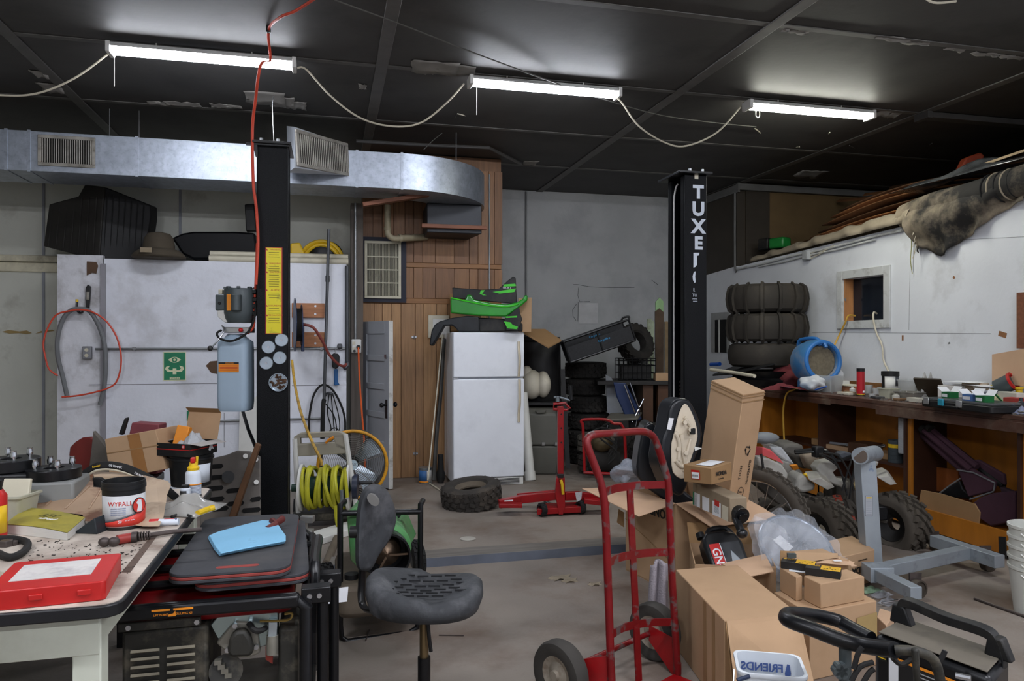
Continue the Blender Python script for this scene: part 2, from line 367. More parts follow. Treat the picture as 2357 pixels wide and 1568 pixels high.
shop_light(-1.45,5.50,'glowing long shop light nearest the red air hose, above the metal duct')
shop_light(1.03,5.53,'glowing shop light in the middle of the row, above the duct elbow')
shop_light(3.39,5.53,'glowing shop light farthest right, with short looped cord at its left end',LENSW,chain=False,loop=True)
for k,(x,y) in enumerate(((-2.6,1.0),(.4,1.0),(3.0,1.0),(-2.6,-2.6),(.4,-2.6),(3.0,-2.6))):
    shop_light(x,y,('left','middle','right')[k % 3]+' shop light of the '+('nearer','farther')[k//3]+' row hung behind the viewer',LENSB,chain=False)
# ================================================================ common materials
GALV = pm('galvanised_duct','#a9b1bc',.42,.75,var=.14,scl=14,dirt='#8b929c',damt=.6,dscl=30,bump=.03,bscl=120)
GALVD = pm('grimy_register','#a09c93',.55,.3,var=.2,scl=18,dirt='#4c463c',damt=.7,dscl=9)
REGD = pm('register_dark','#15140f',.8)
BLKM = pm('black_metal','#0d0e11',.35,.1,var=.25,scl=20)
BLKP = pm('black_plastic','#101113',.5,var=.2,dirt='#4a463f',damt=.35,dscl=5)
POST = pm('powder_black','#080a0d',.45,0,var=.6,scl=160,bump=.2,bscl=260,spec=.2)
RUB = pm('black_rubber','#151515',.8,var=.25,scl=8,dirt='#3b362f',damt=.35,dscl=6)
RED = pm('red_paint','#930e14',.35,var=.12,dirt='#4d2a22',damt=.35,dscl=9)
REDH = pm('red_hose','#cf4a33',.45,var=.1)
ORH = pm('orange_cord','#e0602a',.5)
YEL = pm('yellow_plastic','#d9b21c',.45,var=.12,dirt='#6b5a24',damt=.3)
WPL = pm('white_plastic','#d7d7d2',.45,var=.05,dirt='#8a857a',damt=.25)
CRM = pm('cream_plastic','#cdc7b2',.5,var=.07,dirt='#7c7566',damt=.4)
CARD = pm('cardboard','#b0906f',.8,var=.06,scl=4,dirt='#977856',damt=.4,dscl=3)
CARDI = pm('cardboard_inside','#c4a284',.85,var=.05)
CARDD = pm('cardboard_dark','#94744f',.85,var=.08)
PAPER = pm('paper_white','#dfe1e4',.6,var=.03)
INK = pm('black_ink','#1d1b1a',.6)
DKGR = pm('motor_grey','#4b5355',.45,.2,var=.1)
ALU = pm('aluminium','#b5b6b5',.35,.9,var=.1)
PINE = pm('pine_board','#a9734f',.6,var=.22,scl=4,stretch=(.8,8,8))
CORDW = pm('white_cord','#c9c2ae',.5)
NAVY = pm('navy_trim','#161a2c',.6)
REDPL = pm('bright_red_plastic','#b81f1d',.4,var=.08)
ZINC = pm('zinc_plate','#aebac2',.28,.85,var=.18,scl=12)
TANK = pm('translucent_tank','#a3b7c8',.4,var=.06,scl=3,spec=.4)
ORNG = pm('orange_label','#e28a1e',.5)
def wire(name,label,cat,pts,r,mat,sm=6,n=8,group=None,kind=None):
    return tag(MB().tube(pts,r,n,sm=sm).build(name,mat),label,cat,group,kind)
# ================================================================ duct
d0,zb_,zt_ = 7.0,2.926,3.265
dk = thing('air_duct','galvanised sheet metal air duct with rounded elbow hung below dark ceiling','duct',(-1,d0,zb_))
xs_ = [XL+.02,-2.62,-2.45,-1.62,-.38,.25,.664]
for i in range(len(xs_)-1):
    MB().bx(xs_[i]+.002,xs_[i+1]-.002,d0,d0+.53,zb_,zt_).build('duct_section',GALV,dk,bev=.004)
for x in xs_[1:]: MB().bx(x-.012,x+.012,d0-.006,d0+.536,zb_-.006,zt_+.006).build('seam_band',GALV,dk)
rr = .974; cx_,cy_ = .664,d0+rr
ring = lambda a,r_: (cx_+r_*math.sin(a),cy_-r_*math.cos(a))
poly = [ring(R(90*i/18),rr) for i in range(19)]+[ring(R(90*(18-i)/18),rr-.53) for i in range(19)]
MB().prism(poly,zb_,zt_).build('elbow',GALV,dk,sa=30)
MB().bx(cx_+rr-.53,cx_+rr,cy_,YWD-.002,zb_,zt_).build('duct_end',GALV,dk)
DUCTU = pm('shaded_plenum','#34363a',.5,.4,var=.1)  # dark tone puts the underside's shade into the plenum colour
p = ony(1000,500,7.6)
MB().prism([(0.98,7.62),(1.56,7.62),(1.5,YWD-.002),(1.0,YWD-.002)],2.62,zb_-.001).build('plenum',DUCTU,dk,bev=.01)
# wooden hangers under the duct
wr1 = [ony(835,472,7.3),ony(1050,438,7.3)]
WB = pm('brown_batten','#7a4c36',.6,var=.2,scl=5,stretch=(.7,8,8))
o = MB(basis((wr1[0]+wr1[1])/2,wr1[1]-wr1[0],(0,1,0))).box((0,0,0),((wr1[1]-wr1[0]).length,.09,.04)).build('hanger_board',WB,bev=.003)
tag(o,'long brown wooden strip tacked under the duct elbow','board')
o = MB().bx(.92,1.6,7.56,7.615,2.66,2.70).build('support_board',WB,bev=.003); tag(o,'short brown wooden strip along the plenum under the duct elbow','board')
def register(parent,m,w_,h_,n,name='register',hbars=0):
    t = MB(m)
    bw_ = .028
    for x0,x1,y0,y1 in ((-w_/2,w_/2,h_/2-bw_,h_/2),(-w_/2,w_/2,-h_/2,-h_/2+bw_),(-w_/2,-w_/2+bw_,-h_/2+bw_,h_/2-bw_),(w_/2-bw_,w_/2,-h_/2+bw_,h_/2-bw_)):
        t.bx(x0,x1,y0,y1,0,.016)
    fr = t.build(name,GALVD,parent,bev=.003)
    MB(m).bx(-w_/2+bw_,w_/2-bw_,-h_/2+bw_,h_/2-bw_,-.001,.002).build('back_plate',REGD,fr)
    iw = w_-2*bw_
    for i in range(n):
        x = -iw/2+iw*(i+.5)/n
        MB(m).box((x,0,.008),(iw/n*.3,h_-2*bw_,.009),(0,R(18),0)).build('louver',GALVD,fr,sa=0)
    for j in range(hbars):
        y = -h_/2+bw_+(h_-2*bw_)*(j+1)/(hbars+1)
        MB(m).box((0,y,.012),(iw,.011,.008)).build('cross_bar',GALVD,fr,sa=0)
    return fr
a,b = ony(88,310,d0),ony(220,388,d0)
register(dk,basis(((a.x+b.x)/2,d0-.001,(a.z+b.z)/2),(1,0,0),(0,0,1)),b.x-a.x,a.z-b.z,22)
# angled boot with second register
n1,n2 = dp(678,292,6.05),dp(678,386,6.05); f1,f2 = dp(800,333,6.85),dp(800,404,6.85)
l1,l2 = dp(661,289,6.72),dp(668,404,6.72)
bt = MB(); bk = [dp(661,289,6.8),dp(800,330,6.95),dp(800,404,6.95),dp(664,404,6.8)]
bt.loft([[n1,f1,f2,n2],[dp(660,290,6.6),dp(800,333,6.95),dp(800,404,6.95),dp(661,398,6.6)]]).build('boot',pm('white_boot','#c6cbd2',.45,.3),dk)
mid = (n1+f1+f2+n2)/4
xd = ((f1+f2)-(n1+n2)); yd = (n1+f1)-(n2+f2)
mm = basis(mid,xd,yd);
if mm.col[2].to_3d().dot(EYEV-mid) < 0: mm = mm @ Matrix.Rotation(PI,4,'Y')
register(dk,Matrix.Translation(mm.col[2].to_3d()*.004) @ mm,xd.length/2*.98,yd.length/2*.96,26,'angled_register')
for px,y0 in ((252,200),(320,262),(1050,262)):
    p = onz(px,y0 if px != 1050 else 262,H-.01); yy = d0+.2
    q = ony(px,300,d0+.15); MB().cyl((q.x,q.y,zt_-.003),(q.x,q.y,H-.013),.004,n=6).build('hanger_wire',PIPEG,dk)
# ================================================================ things on the ledge above the white wall
def ledge(px,z=zt): return ony(px,600,YW+.2)
tr = thing('storage_tub','big black ribbed plastic tub tipped on the wall ledge under the duct','tub',ony(220,598,YW+.25))
DKT = pm('dark_tub','#24221f',.7,var=.2); DKT2 = pm('dark_tub_side','#0f0f10',.6,var=.2)
fa = [(100,567),(113,470),(180,452),(195,425),(240,430),(228,600)]
fb = [(228,600),(240,430),(346,472),(347,500),(338,560),(330,599)]
dd = dep(ony(220,500,YW+.05))
pts_a = [dp(x,y,dd+.12*abs(228-x)/128) for x,y in fa]; pts_b = [dp(x,y,dd+.28*(x-228)/110) for x,y in fb]
MB().quadslab(pts_a,FW*.28).build('front_panel',DKT,tr,bev=.01); MB().quadslab([p+FW*.003 for p in pts_b],FW*.14).build('side_panel',DKT2,tr,bev=.01)
for i in range(7):
    x = 110+i*17+4; t_ = (x-100)/128; yb = 567+33*t_; yt = 470-17*min(1,(x-113)/67) if x < 180 else 440
    MB().tube([dp(x-3,yb-4,dd+.12*(1-t_)-.004),dp(x+6,yt+14,dd+.12*(1-t_)-.004)],.006,6).build('rib',DKT,tr)
for i in range(7):
    x = 243+i*14; t_ = (x-228)/110
    MB().tube([dp(x-5,597,dd+.28*t_-.004),dp(x+5,440+36*t_,dd+.28*t_-.004)],.005,6).build('rib',DKT2,tr)
HATM = pm('felt_hat','#4a4236',.9,var=.15)
c = dp(366,597,dd+.05); c.z = zt
ht = thing('hat','dusty brown brimmed hat on the wall ledge beside the black tub','hat',c)
MB().lathe([(.24,.0),(.25,.02),(.21,.075),(.14,.1),(.13,.1)],28,F(c)).build('brim',HATM,ht,subd=1)
MB().lathe([(.14,.095),(.14,.13),(.13,.2),(.1,.245),(.04,.26),(.0,.255)],28,F(c)).build('crown',HATM,ht)
MB().box(c+V(-.06,-.25,.06),(.1,.004,.045)).build('label_tag',pm('hat_tag','#8b7d67',.8),ht)
bp_ = [(395,548),(420,537),(445,533),(540,533),(587,536),(592,597),(520,597),(445,597),(420,585)]
tag(MB().quadslab([ony(x,y,YW+.17) for x,y in bp_],(0,.2,0)).build('bumper_cover',pm('black_gloss','#08080a',.5,spec=.2),bev=.02),'glossy black bumper cover lying on the ledge behind the red hose','bumper')
tag(MB().quadslab([ony(x,y,YW+.25) for x,y in ((563,470),(585,468),(590,532),(566,532))],(0,.12,0)).build('dark_canister',BLKP,bev=.01),'dark canister standing on the black bumper cover beside the lift post','canister')
yh = thing('yellow_hose_coil','yellow rimmed black hose coil standing on the ledge beside pipe','hose',V(.0,YW+.3,zt))
c = ony(740,592,YW+.3); c.z = zt
for rr_,mt in ((.31,YEL),(.26,YEL)):
    MB().tube([c+RX*(-rr_*.75+.0)+RX*(rr_*.75*(1-math.cos(a)))+V(0,0,.02+rr_*.8*math.sin(a)) for a in [R(8+i*13) for i in range(13)]],.022,8).build('coil',mt,yh)
MB().ell(c+V(.05,.05,.14),(.17,.08,.14)).build('inner_drum',BLKP,yh)
tag(MB().quadslab([ony(x,y,YW+.25) for x,y in ((668,560),(690,558),(703,585),(703,592),(668,592))],(0,.1,0)).build('yellow_can',YEL,bev=.015),'yellow lump lying on the ledge just right of the lift post','can')
# pipes on the ledge edge
def rod(name,a,b,r,mat,parent): return MB().cyl(a,b,r,n=12).build(name,mat,parent)
gt = thing('gutter_pipe','cream plastic gutter pipes lying along the top edge of the white wall','pipe',(-.6,YW+.03,zt))
for dy,r_,z_ in ((.035,.03,.031),(.1,.028,.085)):
    rod('pipe_length',(-1.15,YW+dy,zt+z_),(.19,YW+dy,zt+z_+.0),r_,CRM,gt)
# ================================================================ hoses on the pillar
hk = thing('tool_hook','black wall hook with yellow tip on the white pillar holding hoses','hook',ony(182,720,YW))
p = ony(182,718,YW)
MB().tube([p+V(.03,-.005,0),p+V(.02,-.05,-.01),p+V(0,-.06,.02),p+V(0,-.06,.09)],.011,8,sm=4).build('arm',BLKM,hk)
MB().cyl(p+V(0,-.06,.09),p+V(0,-.06,.115),.0125,n=10).build('tip',YEL,hk)
LVR = pm('black_lever','#1a1a1b',.35)
tl = thing('hanging_tool','black hand tool with grey label hung on the wall above the hoses','tool',ony(202,690,YW))
MB().quadslab([ony(x,y,YW-.025) for x,y in ((197,662),(202,655),(209,660),(207,690),(205,712),(198,712),(196,690))],(0,.02,0)).build('body',LVR,tl,bev=.004)
MB().quadslab([ony(x,y,YW-.026) for x,y in ((199,672),(206,672),(205,690),(199,690))],(0,-.002,0)).build('label',GALVD,tl)
def wl(pts,y): return [ony(px,py,y) for px,py in pts]
wire('grey_hose','thick grey hose draped over the hook in an open arch','hose',wl(((155,915),(145,870),(133,820),(133,775),(145,735),(163,715),(184,711),(205,716),(225,745),(240,790),(243,840),(240,890),(230,932)),YW-.075),.02,pm('grey_hose','#6d6f71',.6),n=10)
wire('orange_air_hose','thin orange hose in a big loop hung on the same hook as the grey hose','hose',wl(((133,865),(113,850),(104,820),(100,790),(110,755),(130,725),(160,716),(183,713),(212,718),(245,740),(270,780),(279,830),(270,875),(250,893),(210,905),(170,912),(142,914)),YW-.1),.008,REDH)
ob = thing('outlet_box','grey double outlet box mounted on the pipe beside the hoses','outlet',ony(203,812,YW))
p = ony(203,812,YW); MB().box(p+V(0,-.025,0),(.075,.05,.12)).build('box',pm('grey_box','#7f8084',.5,.3),ob,bev=.006)
for s in (-1,1): MB().cyl(p+V(0,-.052,s*.026),p+V(0,-.055,s*.026),.017,n=14).build('socket',CRM,ob)
cd_ = thing('wall_conduit','grey conduit running level along the white wall behind the lift post','conduit',(-1,YW,1.4))
z_ = ony(400,803,YW).z
rod('run',(ony(210,803,YW).x+.04,YW-.02,z_),(.2,YW-.02,z_),.011,PIPEG,cd_)
for px in (310,555,740,785): q = ony(px,803,YW); MB().box((q.x,YW-.015,z_),(.03,.028,.034)).build('clip',PIPEG,cd_,bev=.003)
c2 = thing('wall_conduit','lower grey conduit running along the white wall behind the cardboard boxes','conduit',(-1,YW,.6))
z_ = ony(500,969,YW).z
rod('run',(ony(448,969,YW).x,YW-.02,z_),(ony(745,969,YW).x,YW-.02,z_),.011,PIPEG,c2)
# eye wash sign
def flat_sign(label,px0,py0,px1,py1,mat,y=YW-.004):
    a,b = ony(px0,py0,y),ony(px1,py1,y); c = (a+b)/2
    t = thing('wall_sign',label,'sign',c); wx,hz = b.x-a.x,a.z-b.z
    M_ = basis(c,(1,0,0),(0,0,1)); MB(M_).box((0,0,.0015),(wx,hz,.003)).build('board',mat,t); return t,M_ @ Matrix.Translation((0,0,.0031)),wx,hz
SGN = pm('sign_green','#1f7a55',.5); SCR = pm('sign_cream','#d8d8b4',.5)
t,M_,wx,hz = flat_sign('green eye wash sign with cream eye and basin symbol',376,810,428,876,SCR)
patch(M_,0,0,wx*.94,hz*.95,SGN,t,'green_field')
M2 = M_ @ Matrix.Translation((0,0,.0009))
def fl(pts,mat,name,z=0): return MB(M2).prism([(x*wx,y*hz) for x,y in pts],z,z+.0006).build(name,mat,t,sa=0)
eye = [(-.29+.58*i/12,.22+.1*math.sin(PI*i/12)) for i in range(13)]+[(.29-.58*i/12,.22-.1*math.sin(PI*i/12)) for i in range(1,12)]
fl(eye,SCR,'eye_symbol'); fl([(.12*math.cos(a),.22+.085*math.sin(a)) for a in [2*PI*i/16 for i in range(16)]],SGN,'iris',.0008)
fl([(.06*math.cos(a),.22+.042*math.sin(a)) for a in [2*PI*i/12 for i in range(12)]],SCR,'pupil',.0016)
fl([(-.08,-.28),(-.08,-.2),(-.3,-.2),(-.42,-.1),(-.38,-.02),(-.3,0),(-.2,.02),(-.28,-.08),(-.2,-.14),(-.08,-.14),(-.08,-.08),(.08,-.08),(.08,-.14),(.2,-.14),(.28,-.08),(.2,.02),(.3,0),(.38,-.02),(.42,-.1),(.3,-.2),(.08,-.2),(.08,-.28)],SCR,'basin_symbol')
fl([(-.22,-.46),(.24,-.46),(.24,-.38),(-.22,-.38)],SCR,'caption_panel'); text('EYEWASH',.022,M2 @ Matrix.Translation((.002,-.42*hz,.0008)),SGN,t)
t,M_,wx,hz = flat_sign('small green first aid arrow sign half hidden behind the open carton',430,946,456,969,SGN)
patch(M_,-.01,0,wx*.35,hz*.5,PAPER,t,'arrow_panel'); M2 = M_ @ Matrix.Translation((0,0,.001)); fl([(-.1,.3),(.3,.3),(.3,-.1),(.18,0),(-.1,-.35),(-.25,-.2),(.05,.12)],PAPER,'arrow')
# ================================================================ left lift post with its power unit
def lift_post(name,label,x0,x1,yf,z1,flip):
    t = thing(name,label,'lift post',((x0+x1)/2,yf+.13,0))
    w_ = .016; yb = yf+.27
    MB().bx(x0,x1,yf,yf+w_,.02,z1).build('side_plate',POST,t,bev=.006)
    MB().bx(x0,x1,yb-w_,yb,.02,z1).build('side_plate',POST,t,bev=.006)
    xo = x0 if flip else x1
    MB().bx(min(xo,xo+(w_ if flip else -w_)),max(xo,xo+(w_ if flip else -w_)),yf+w_,yb-w_,.02,z1).build('web',POST,t)
    xi = x1 if flip else x0; s = -1 if flip else 1
    for y0,y1 in ((yf+w_,yf+.06),(yb-.06,yb-w_)): MB().bx(min(xi,xi+s*.014),max(xi,xi+s*.014),y0,y1,.02,z1-.01).build('lip',POST,t)
    MB().bx(x0-.06 if not flip else x0-.02,x1+.02 if not flip else x1+.02,yf-.05,yb+.05,z1,z1+.016).build('top_plate',BLKM,t,bev=.002)
    MB().bx(x0-.12,x1+.12,yf-.1,yb+.1,0.0,.02).build('base_plate',BLKM,t,bev=.004)
    for dx in (.03,.13): MB().cyl((x0+dx,yf-.025,z1+.016),(x0+dx,yf-.025,z1+.035),.012,n=6).build('bolt',STEEL,t)
    return t
PX0,PX1,PY,PZ = -.439,-.251,4.84,2.72
lp = lift_post('lift_post','black car lift post with yellow warning strip and hydraulic power unit',PX0,PX1,PY,PZ,True)
MB().bx(PX0-.06,PX1+.01,PY-.035,PY-.0,PZ-.01,PZ+.0).build('front_lip',BLKM,lp)
MB().quadslab([ony(x,y,PY-.03) for x,y in ((578,320),(592,322),(593,362),(588,360))],(0,.01,0)).build('gusset',BLKM,lp)
MS = basis((0,PY-.0005,0),(1,0,0),(0,0,1))
YLB = pm('warning_yellow','#e6d81f',.4,var=.06,dirt='#8c8a30',damt=.5,dscl=14,dlo=.58); LRED = pm('warning_red','#b8302a',.5); LBR = pm('label_print','#8a7a1e',.6)
a,b = ony(611,569,PY),ony(650,769,PY); cx0,cz0,lw_,lh_ = (a.x+b.x)/2,(a.z+b.z)/2,b.x-a.x,a.z-b.z
patch(MS,cx0,cz0,lw_,lh_,LRED,lp,'warning_border'); patch(MS @ Matrix.Translation((0,0,.0008)),cx0,cz0,lw_*.9,lh_*.985,YLB,lp,'warning_strip')
MT = MS @ Matrix.Translation((0,0,.0018))
for y,s in ((575,'WARNING'),(607,'WARNING!'),(627,'CAUTION!'),(668,'ALERTA!'),(704,'SEGURIDAD!'),(726,'PRECAUCION!')):
    q = ony(634,y,PY); text(s,.014,MT @ Matrix.Translation((cx0+.008,q.z,0)),LRED,lp); MB(MT).prism([(cx0-.048,q.z-.006),(cx0-.036,q.z-.006),(cx0-.042,q.z+.006)],0,.0006).build('warning_triangle',LRED,lp,sa=0)
    for k in range(3 if y not in (627,) else 6):
        zz = q.z-.018-k*.014; patch(MT,cx0,zz,lw_*.7*random.uniform(.8,1),.0035,LBR,lp,'text_line')
for x,y in ((618,799),(648,783),(613,836),(644,824)):
    q = ony(x,y,PY); c = V(q.x,PY,q.z)
    g = thing('magnet_disc',{618: 'upper left round zinc disc magnet stuck to the lift post',648: 'uppermost round zinc disc magnet on the lift post, touching the yellow strip',613: 'lower left round zinc disc magnet on the lift post, touching its edge',644: 'lower right round zinc disc magnet on the lift post, above the bolt tray'}[x],'magnet',c,'zinc discs on the lift post')
    MB().lathe([(.0,0),(.041,0),(.041,.006),(.038,.009),(.012,.009),(.012,.006),(0,.006)],28,basis(c,(1,0,0),(0,0,1))).build('disc',ZINC,g)
    MB().cyl(c+V(0,-.006,0),c+V(0,-.018,0),.007,n=6).build('stud',STEEL,g)
q = ony(641,880,PY); c = V(q.x,PY,q.z)
bowl = thing('magnetic_tray','round magnetic tray full of rusty bolts stuck to the lift post','tray',c)
MB().lathe([(0,0),(.052,0),(.057,.02),(.053,.02),(.05,.004),(0,.004)],28,basis(c,(1,0,0),(0,0,1))).build('tray',ZINC,bowl)
RUST = pm('rusty_bolts','#5d4636',.7,.4,var=.35,scl=30)
for i in range(16):
    a_,r_ = random.uniform(0,6.28),.043*math.sqrt(random.random()); pp = c+V(r_*math.cos(a_),-.012-random.uniform(0,.008),r_*math.sin(a_))
    u = V(random.uniform(-1,1),random.uniform(-.2,.2),random.uniform(-1,1)).normalized()
    tag(MB().cyl(pp-u*.01,pp+u*.01,random.uniform(.005,.008),n=6).cyl(pp+u*.01,pp+u*.015,.01,n=6).build('bolt',RUST,bowl))
q = ony(669,870,PY)
# power unit
pw = thing('power_unit','grey electric hydraulic pump with translucent blue oil tank on lift post','hydraulic pump',dp(543,945,4.62))
D = 4.66
def mp(px,py,dd=0): return dp(px,py,D+dd)
sx = D/FPX
c = mp(553,665);
MB().lathe([(0,0),(.094,0),(.098,-.012),(.098,-.155),(.094,-.17),(.09,-.19),(.076,-.215),(0,-.215)],32,F(c)).build('motor',DKGR,pw)
for k in range(8):
    a_ = 2*PI*k/8; MB().box(c+V(.088*math.cos(a_),.088*math.sin(a_),.004),(.022,.022,.014),(0,0,a_)).build('end_bell_tab',DKGR,pw,bev=.003)
q = mp(515,697,-.02); MB(F(q,-TH)).box((0,0,0),(.082,.07,.098)).build('switch_box',DKGR,pw,bev=.006)
MB(F(q,-TH)).cyl((-.012,-.036,-.005),(-.012,-.043,-.005),.0085,n=14).build('switch_button',BLKP,pw)
MB(F(mp(509,672,-.01),-TH)).box((0,0,0),(.026,.03,.03)).build('toggle',CRM,pw,bev=.004)
q = mp(527,696,-.1); MB(F(q,-TH)).box((0,0,0),(.026,.004,.1)).build('caution_tag',ORNG,pw)
q = mp(544,697,-.1); MB().cyl(q+V(0,0,.05),q-V(0,0,.05),.031,n=20).build('capacitor',DKGR,pw,bev=.004)
MB(F(mp(525,728,-.05),-TH)).quadslab([(-.07,0,.035),(.02,0,.045),(.03,0,-.03),(-.02,0,-.04),(-.065,0,-.005)],(0,.05,0)).build('mount_bracket',WPL,pw,bev=.004)
MB(F(mp(550,760,-.02),-TH)).box((0,0,0),(.16,.12,.035)).build('manifold',ALU,pw,bev=.004)
MB().cyl(mp(543,768),mp(543,778),.048,n=24).build('neck',ALU,pw)
q = mp(554,760,-.09); MB().ell(q,(.014,.014,.014),14,8).build('release_button',REDPL,pw)
tp = []
def rrect(w_,d_,r_,n=5):
    out = []
    for cx,cy,a0 in ((w_/2-r_,d_/2-r_,0),(-w_/2+r_,d_/2-r_,90),(-w_/2+r_,-d_/2+r_,180),(w_/2-r_,-d_/2+r_,270)):
        out += [(cx+r_*math.cos(R(a0+90*i/n)),cy+r_*math.sin(R(a0+90*i/n))) for i in range(n+1)]
    return out
cb = mp(543,945); hgt = (945-770)*sx
def rring(z,w_,d_,r_): return [F(cb,-TH) @ Vector((x,y,z)) for x,y in rrect(w_,d_,r_)]
MB().loft([rring(0,.17,.15,.03),rring(.012,.185,.165,.035),rring(.06,.193,.17,.035),rring(hgt*.8,.19,.17,.035),rring(hgt*.9,.185,.165,.035),rring(hgt*.965,.12,.12,.04),rring(hgt,.1,.1,.045)]).build('oil_tank',TANK,pw,sa=50)
ML = F(cb,-TH) @ basis((0,-.0865,0),(1,0,0),(0,0,1))
patch(ML,-.012,.27,.125,.05,ORNG,pw,'warning_label'); patch(ML @ Matrix.Translation((0,0,.0009)),-.012,.301,.125,.012,INK,pw,'label_header')
text('WARNING',.0115,ML @ Matrix.Translation((-.005,.301,.0018)),ORNG,pw)
for k in range(4): patch(ML @ Matrix.Translation((0,0,.0009)),-.012,.285-k*.009,.11,.003,LRED,pw,'text_line')
MB().tube([mp(511,750,-.08),mp(517,760,-.1),mp(505,780,-.12),mp(486,801,-.13)],.005,8,sm=4).build('lever',STEEL,pw)
MB().ell(mp(484,802,-.13),(.017,.017,.017),14,8).build('lever_knob',BLKP,pw)
MB().tube([mp(589,690,-.02),mp(586,730,-.08),mp(570,765,-.12),mp(535,785,-.13),mp(508,780,-.12),mp(499,768,-.1),mp(510,760,-.08)],.007,8,sm=5).build('black_hose',RUB,pw)
MB().tube([mp(592,560,-.02),mp(588,660,-.02),mp(586,700,-.02),mp(584,750,-.03),mp(570,768,-.03)],.0075,8,sm=5).build('red_hose',REDH,pw)
for k,(px,py) in enumerate(((586,672),(588,690),(584,705),(588,722))): MB(F(mp(px,py,-.02),-TH)).box((0,0,0),(.035,.04,.03)).build('fitting',BLKM,pw,bev=.006)
MB(F(mp(592,700,.04),-TH)).box((0,0,0),(.05,.03,.14)).build('bracket',BLKM,pw)
# red air line from ceiling to the post
rh = thing('ceiling_air_line','red air hose running from the ceiling down to the lift post','hose',mp(590,640))
tp = onz(618,70,H-.025); te = onz(735,-10,H-.02); pt = V(PX0-.03,PY-.03,PZ+.02)
MB().tube([te,onz(680,25,H-.03),onz(645,40,H-.03),tp,tp+V(.0,.15,-.14),ony(600,150,4.6),ony(588,230,4.72),ony(581,300,PY-.04),ony(583,420,PY-.05),ony(590,480,PY-.05),ony(594,560,PY-.05),ony(589,655,PY-.05)],.009,8,sm=6).build('hose',REDH,rh)
MB().box(tp+V(0,0,.005),(.03,.03,.04)).build('clamp',BLKM,rh,bev=.004)
wire('ceiling_hook_wire','thin steel wire hanging from ceiling eye above the lift post','wire',[onz(629,222,H-.02),ony(627,250,5.3),V(-.34,PY+.1,PZ+.02)],.0025,PIPEG,n=6)
# ================================================================ column, pipes, reel
OLDW = pm('weathered_post','#57504a',.75,var=.2,scl=4,stretch=(8,8,.6))
co = MB().bx(.215,.342,7.8,7.95,0,2.92).build('wall_column',OLDW,bev=.006); struct(co)
x_ = ony(818,600,7.8).x
tag(MB().cyl((x_,7.787,1.5),(x_,7.787,2.92),.0125,n=10).build('conduit',PIPEG),'thin bright conduit running down the weathered column to the outlet','conduit')
p = ony(820,797,7.8); ou = thing('power_outlet','dirty white outlet cover with plugs on the weathered column','outlet',p+V(0,-.02,-.07))
MB().box(p+V(0,-.016,0),(.1,.03,.145)).build('cover',WPL,ou,bev=.012)
for s in (-1,1): MB().box(p+V(-.025,-.033,s*.03),(.03,.004,.034)).build('socket',CRM,ou)
q = p+V(.02,-.05,-.01); MB().cyl(q+V(0,.02,0),q+V(0,-.025,0),.022,n=16).build('black_plug',BLKP,ou)
MB().cyl(p+V(-.02,-.03,-.05),p+V(-.02,-.055,-.05),.014,n=12).build('small_plug',BLKP,ou)
wire('orange_extension_cord','orange extension cord hanging straight down from the column outlet','cord',[q+V(0,-.03,-.005),q+V(.0,-.04,-.06),ony(828,880,7.72),ony(833,950,7.7),ony(838,1010,7.68),ony(840,1080,7.7)],.009,ORH)
PD = pm('dark_steel_pipe','#55575a',.5,.6,var=.2)
pp = thing('air_pipe','dark steel pipe running down the white wall to a valve','pipe',ony(797,850,YW))
a,b = ony(799,612,YW-.03),ony(797,832,YW-.03); MB().cyl(a,V(a.x,a.y,b.z),.02,n=12).build('pipe',PD,pp)
e = V(a.x,a.y,b.z); MB().tube([e,e+V(0,0,-.04),e+V(-.03,-.02,-.07)],.024,10,sm=3).build('elbow',PD,pp)
MB().box(ony(782,797,YW-.04),(.05,.04,.05)).build('valve',PD,pp,bev=.012)
pl_ = thing('standing_pipe','tall thin grey pipe leaning against the white wall right of the lift post','pipe',ony(745,935,YW-.08))
a,b = ony(757,528,YW-.06),ony(746,920,YW-.1); MB().cyl(a,b,.016,n=12).build('pipe',PD,pl_); c = ony(754,642,YW-.07); MB().cyl(c+V(0,0,.03),c+V(0,0,-.03),.022,n=12).build('coupling',PD,pl_)
MB().tube([b,b+V(-.01,-.02,-.08),ony(742,1010,YW-.12)],.022,8,sm=3).build('lower_hose',RUB,pl_)
rl = thing('hose_reel','dark blue hose reel seen edge-on between two pine boards on the wall','hose reel',ony(685,808,YW))
BLU = pm('reel_blue','#2b3550',.4,.3,var=.15)
c = ony(682,748,7.48); AX = (RX+FW*.36).normalized()
MB().cyl(c-AX*.018,c-AX*.01,.26,n=40).build('flange',BLU,rl); MB().cyl(c+AX*.045,c+AX*.052,.2,n=40).build('flange',BLU,rl)
MB().cyl(c-AX*.01,c+AX*.045,.16,n=24).build('wound_hose',RUB,rl); MB().box(c+AX*.06+V(0,0,-.12),(.03,.05,.28)).build('arm',BLU,rl,bev=.006)
MB().bx(c.x-.02,c.x+.06,c.y+.05,YW-.034,c.z-.03,c.z+.03).build('mount',BLU,rl)
for y0,y1,lb_ in ((698,732,'upper'),(765,799,'lower')):
    a,b = ony(672,y0,YW),ony(747,y1,YW)
    g = thing('mount_board',lb_+' pine board screwed to the white wall behind the hose reel','board',((a.x+b.x)/2,YW,b.z))
    MB().bx(a.x,b.x,YW-.033,YW-.001,b.z,a.z).build('board',PINE,g,bev=.003)
    for dz in (.25,.8): q = V(b.x-.09,YW-.034,b.z+(a.z-b.z)*dz); MB().cyl(q,q+V(0,-.004,0),.011,n=12).build('screw',STEEL,g)
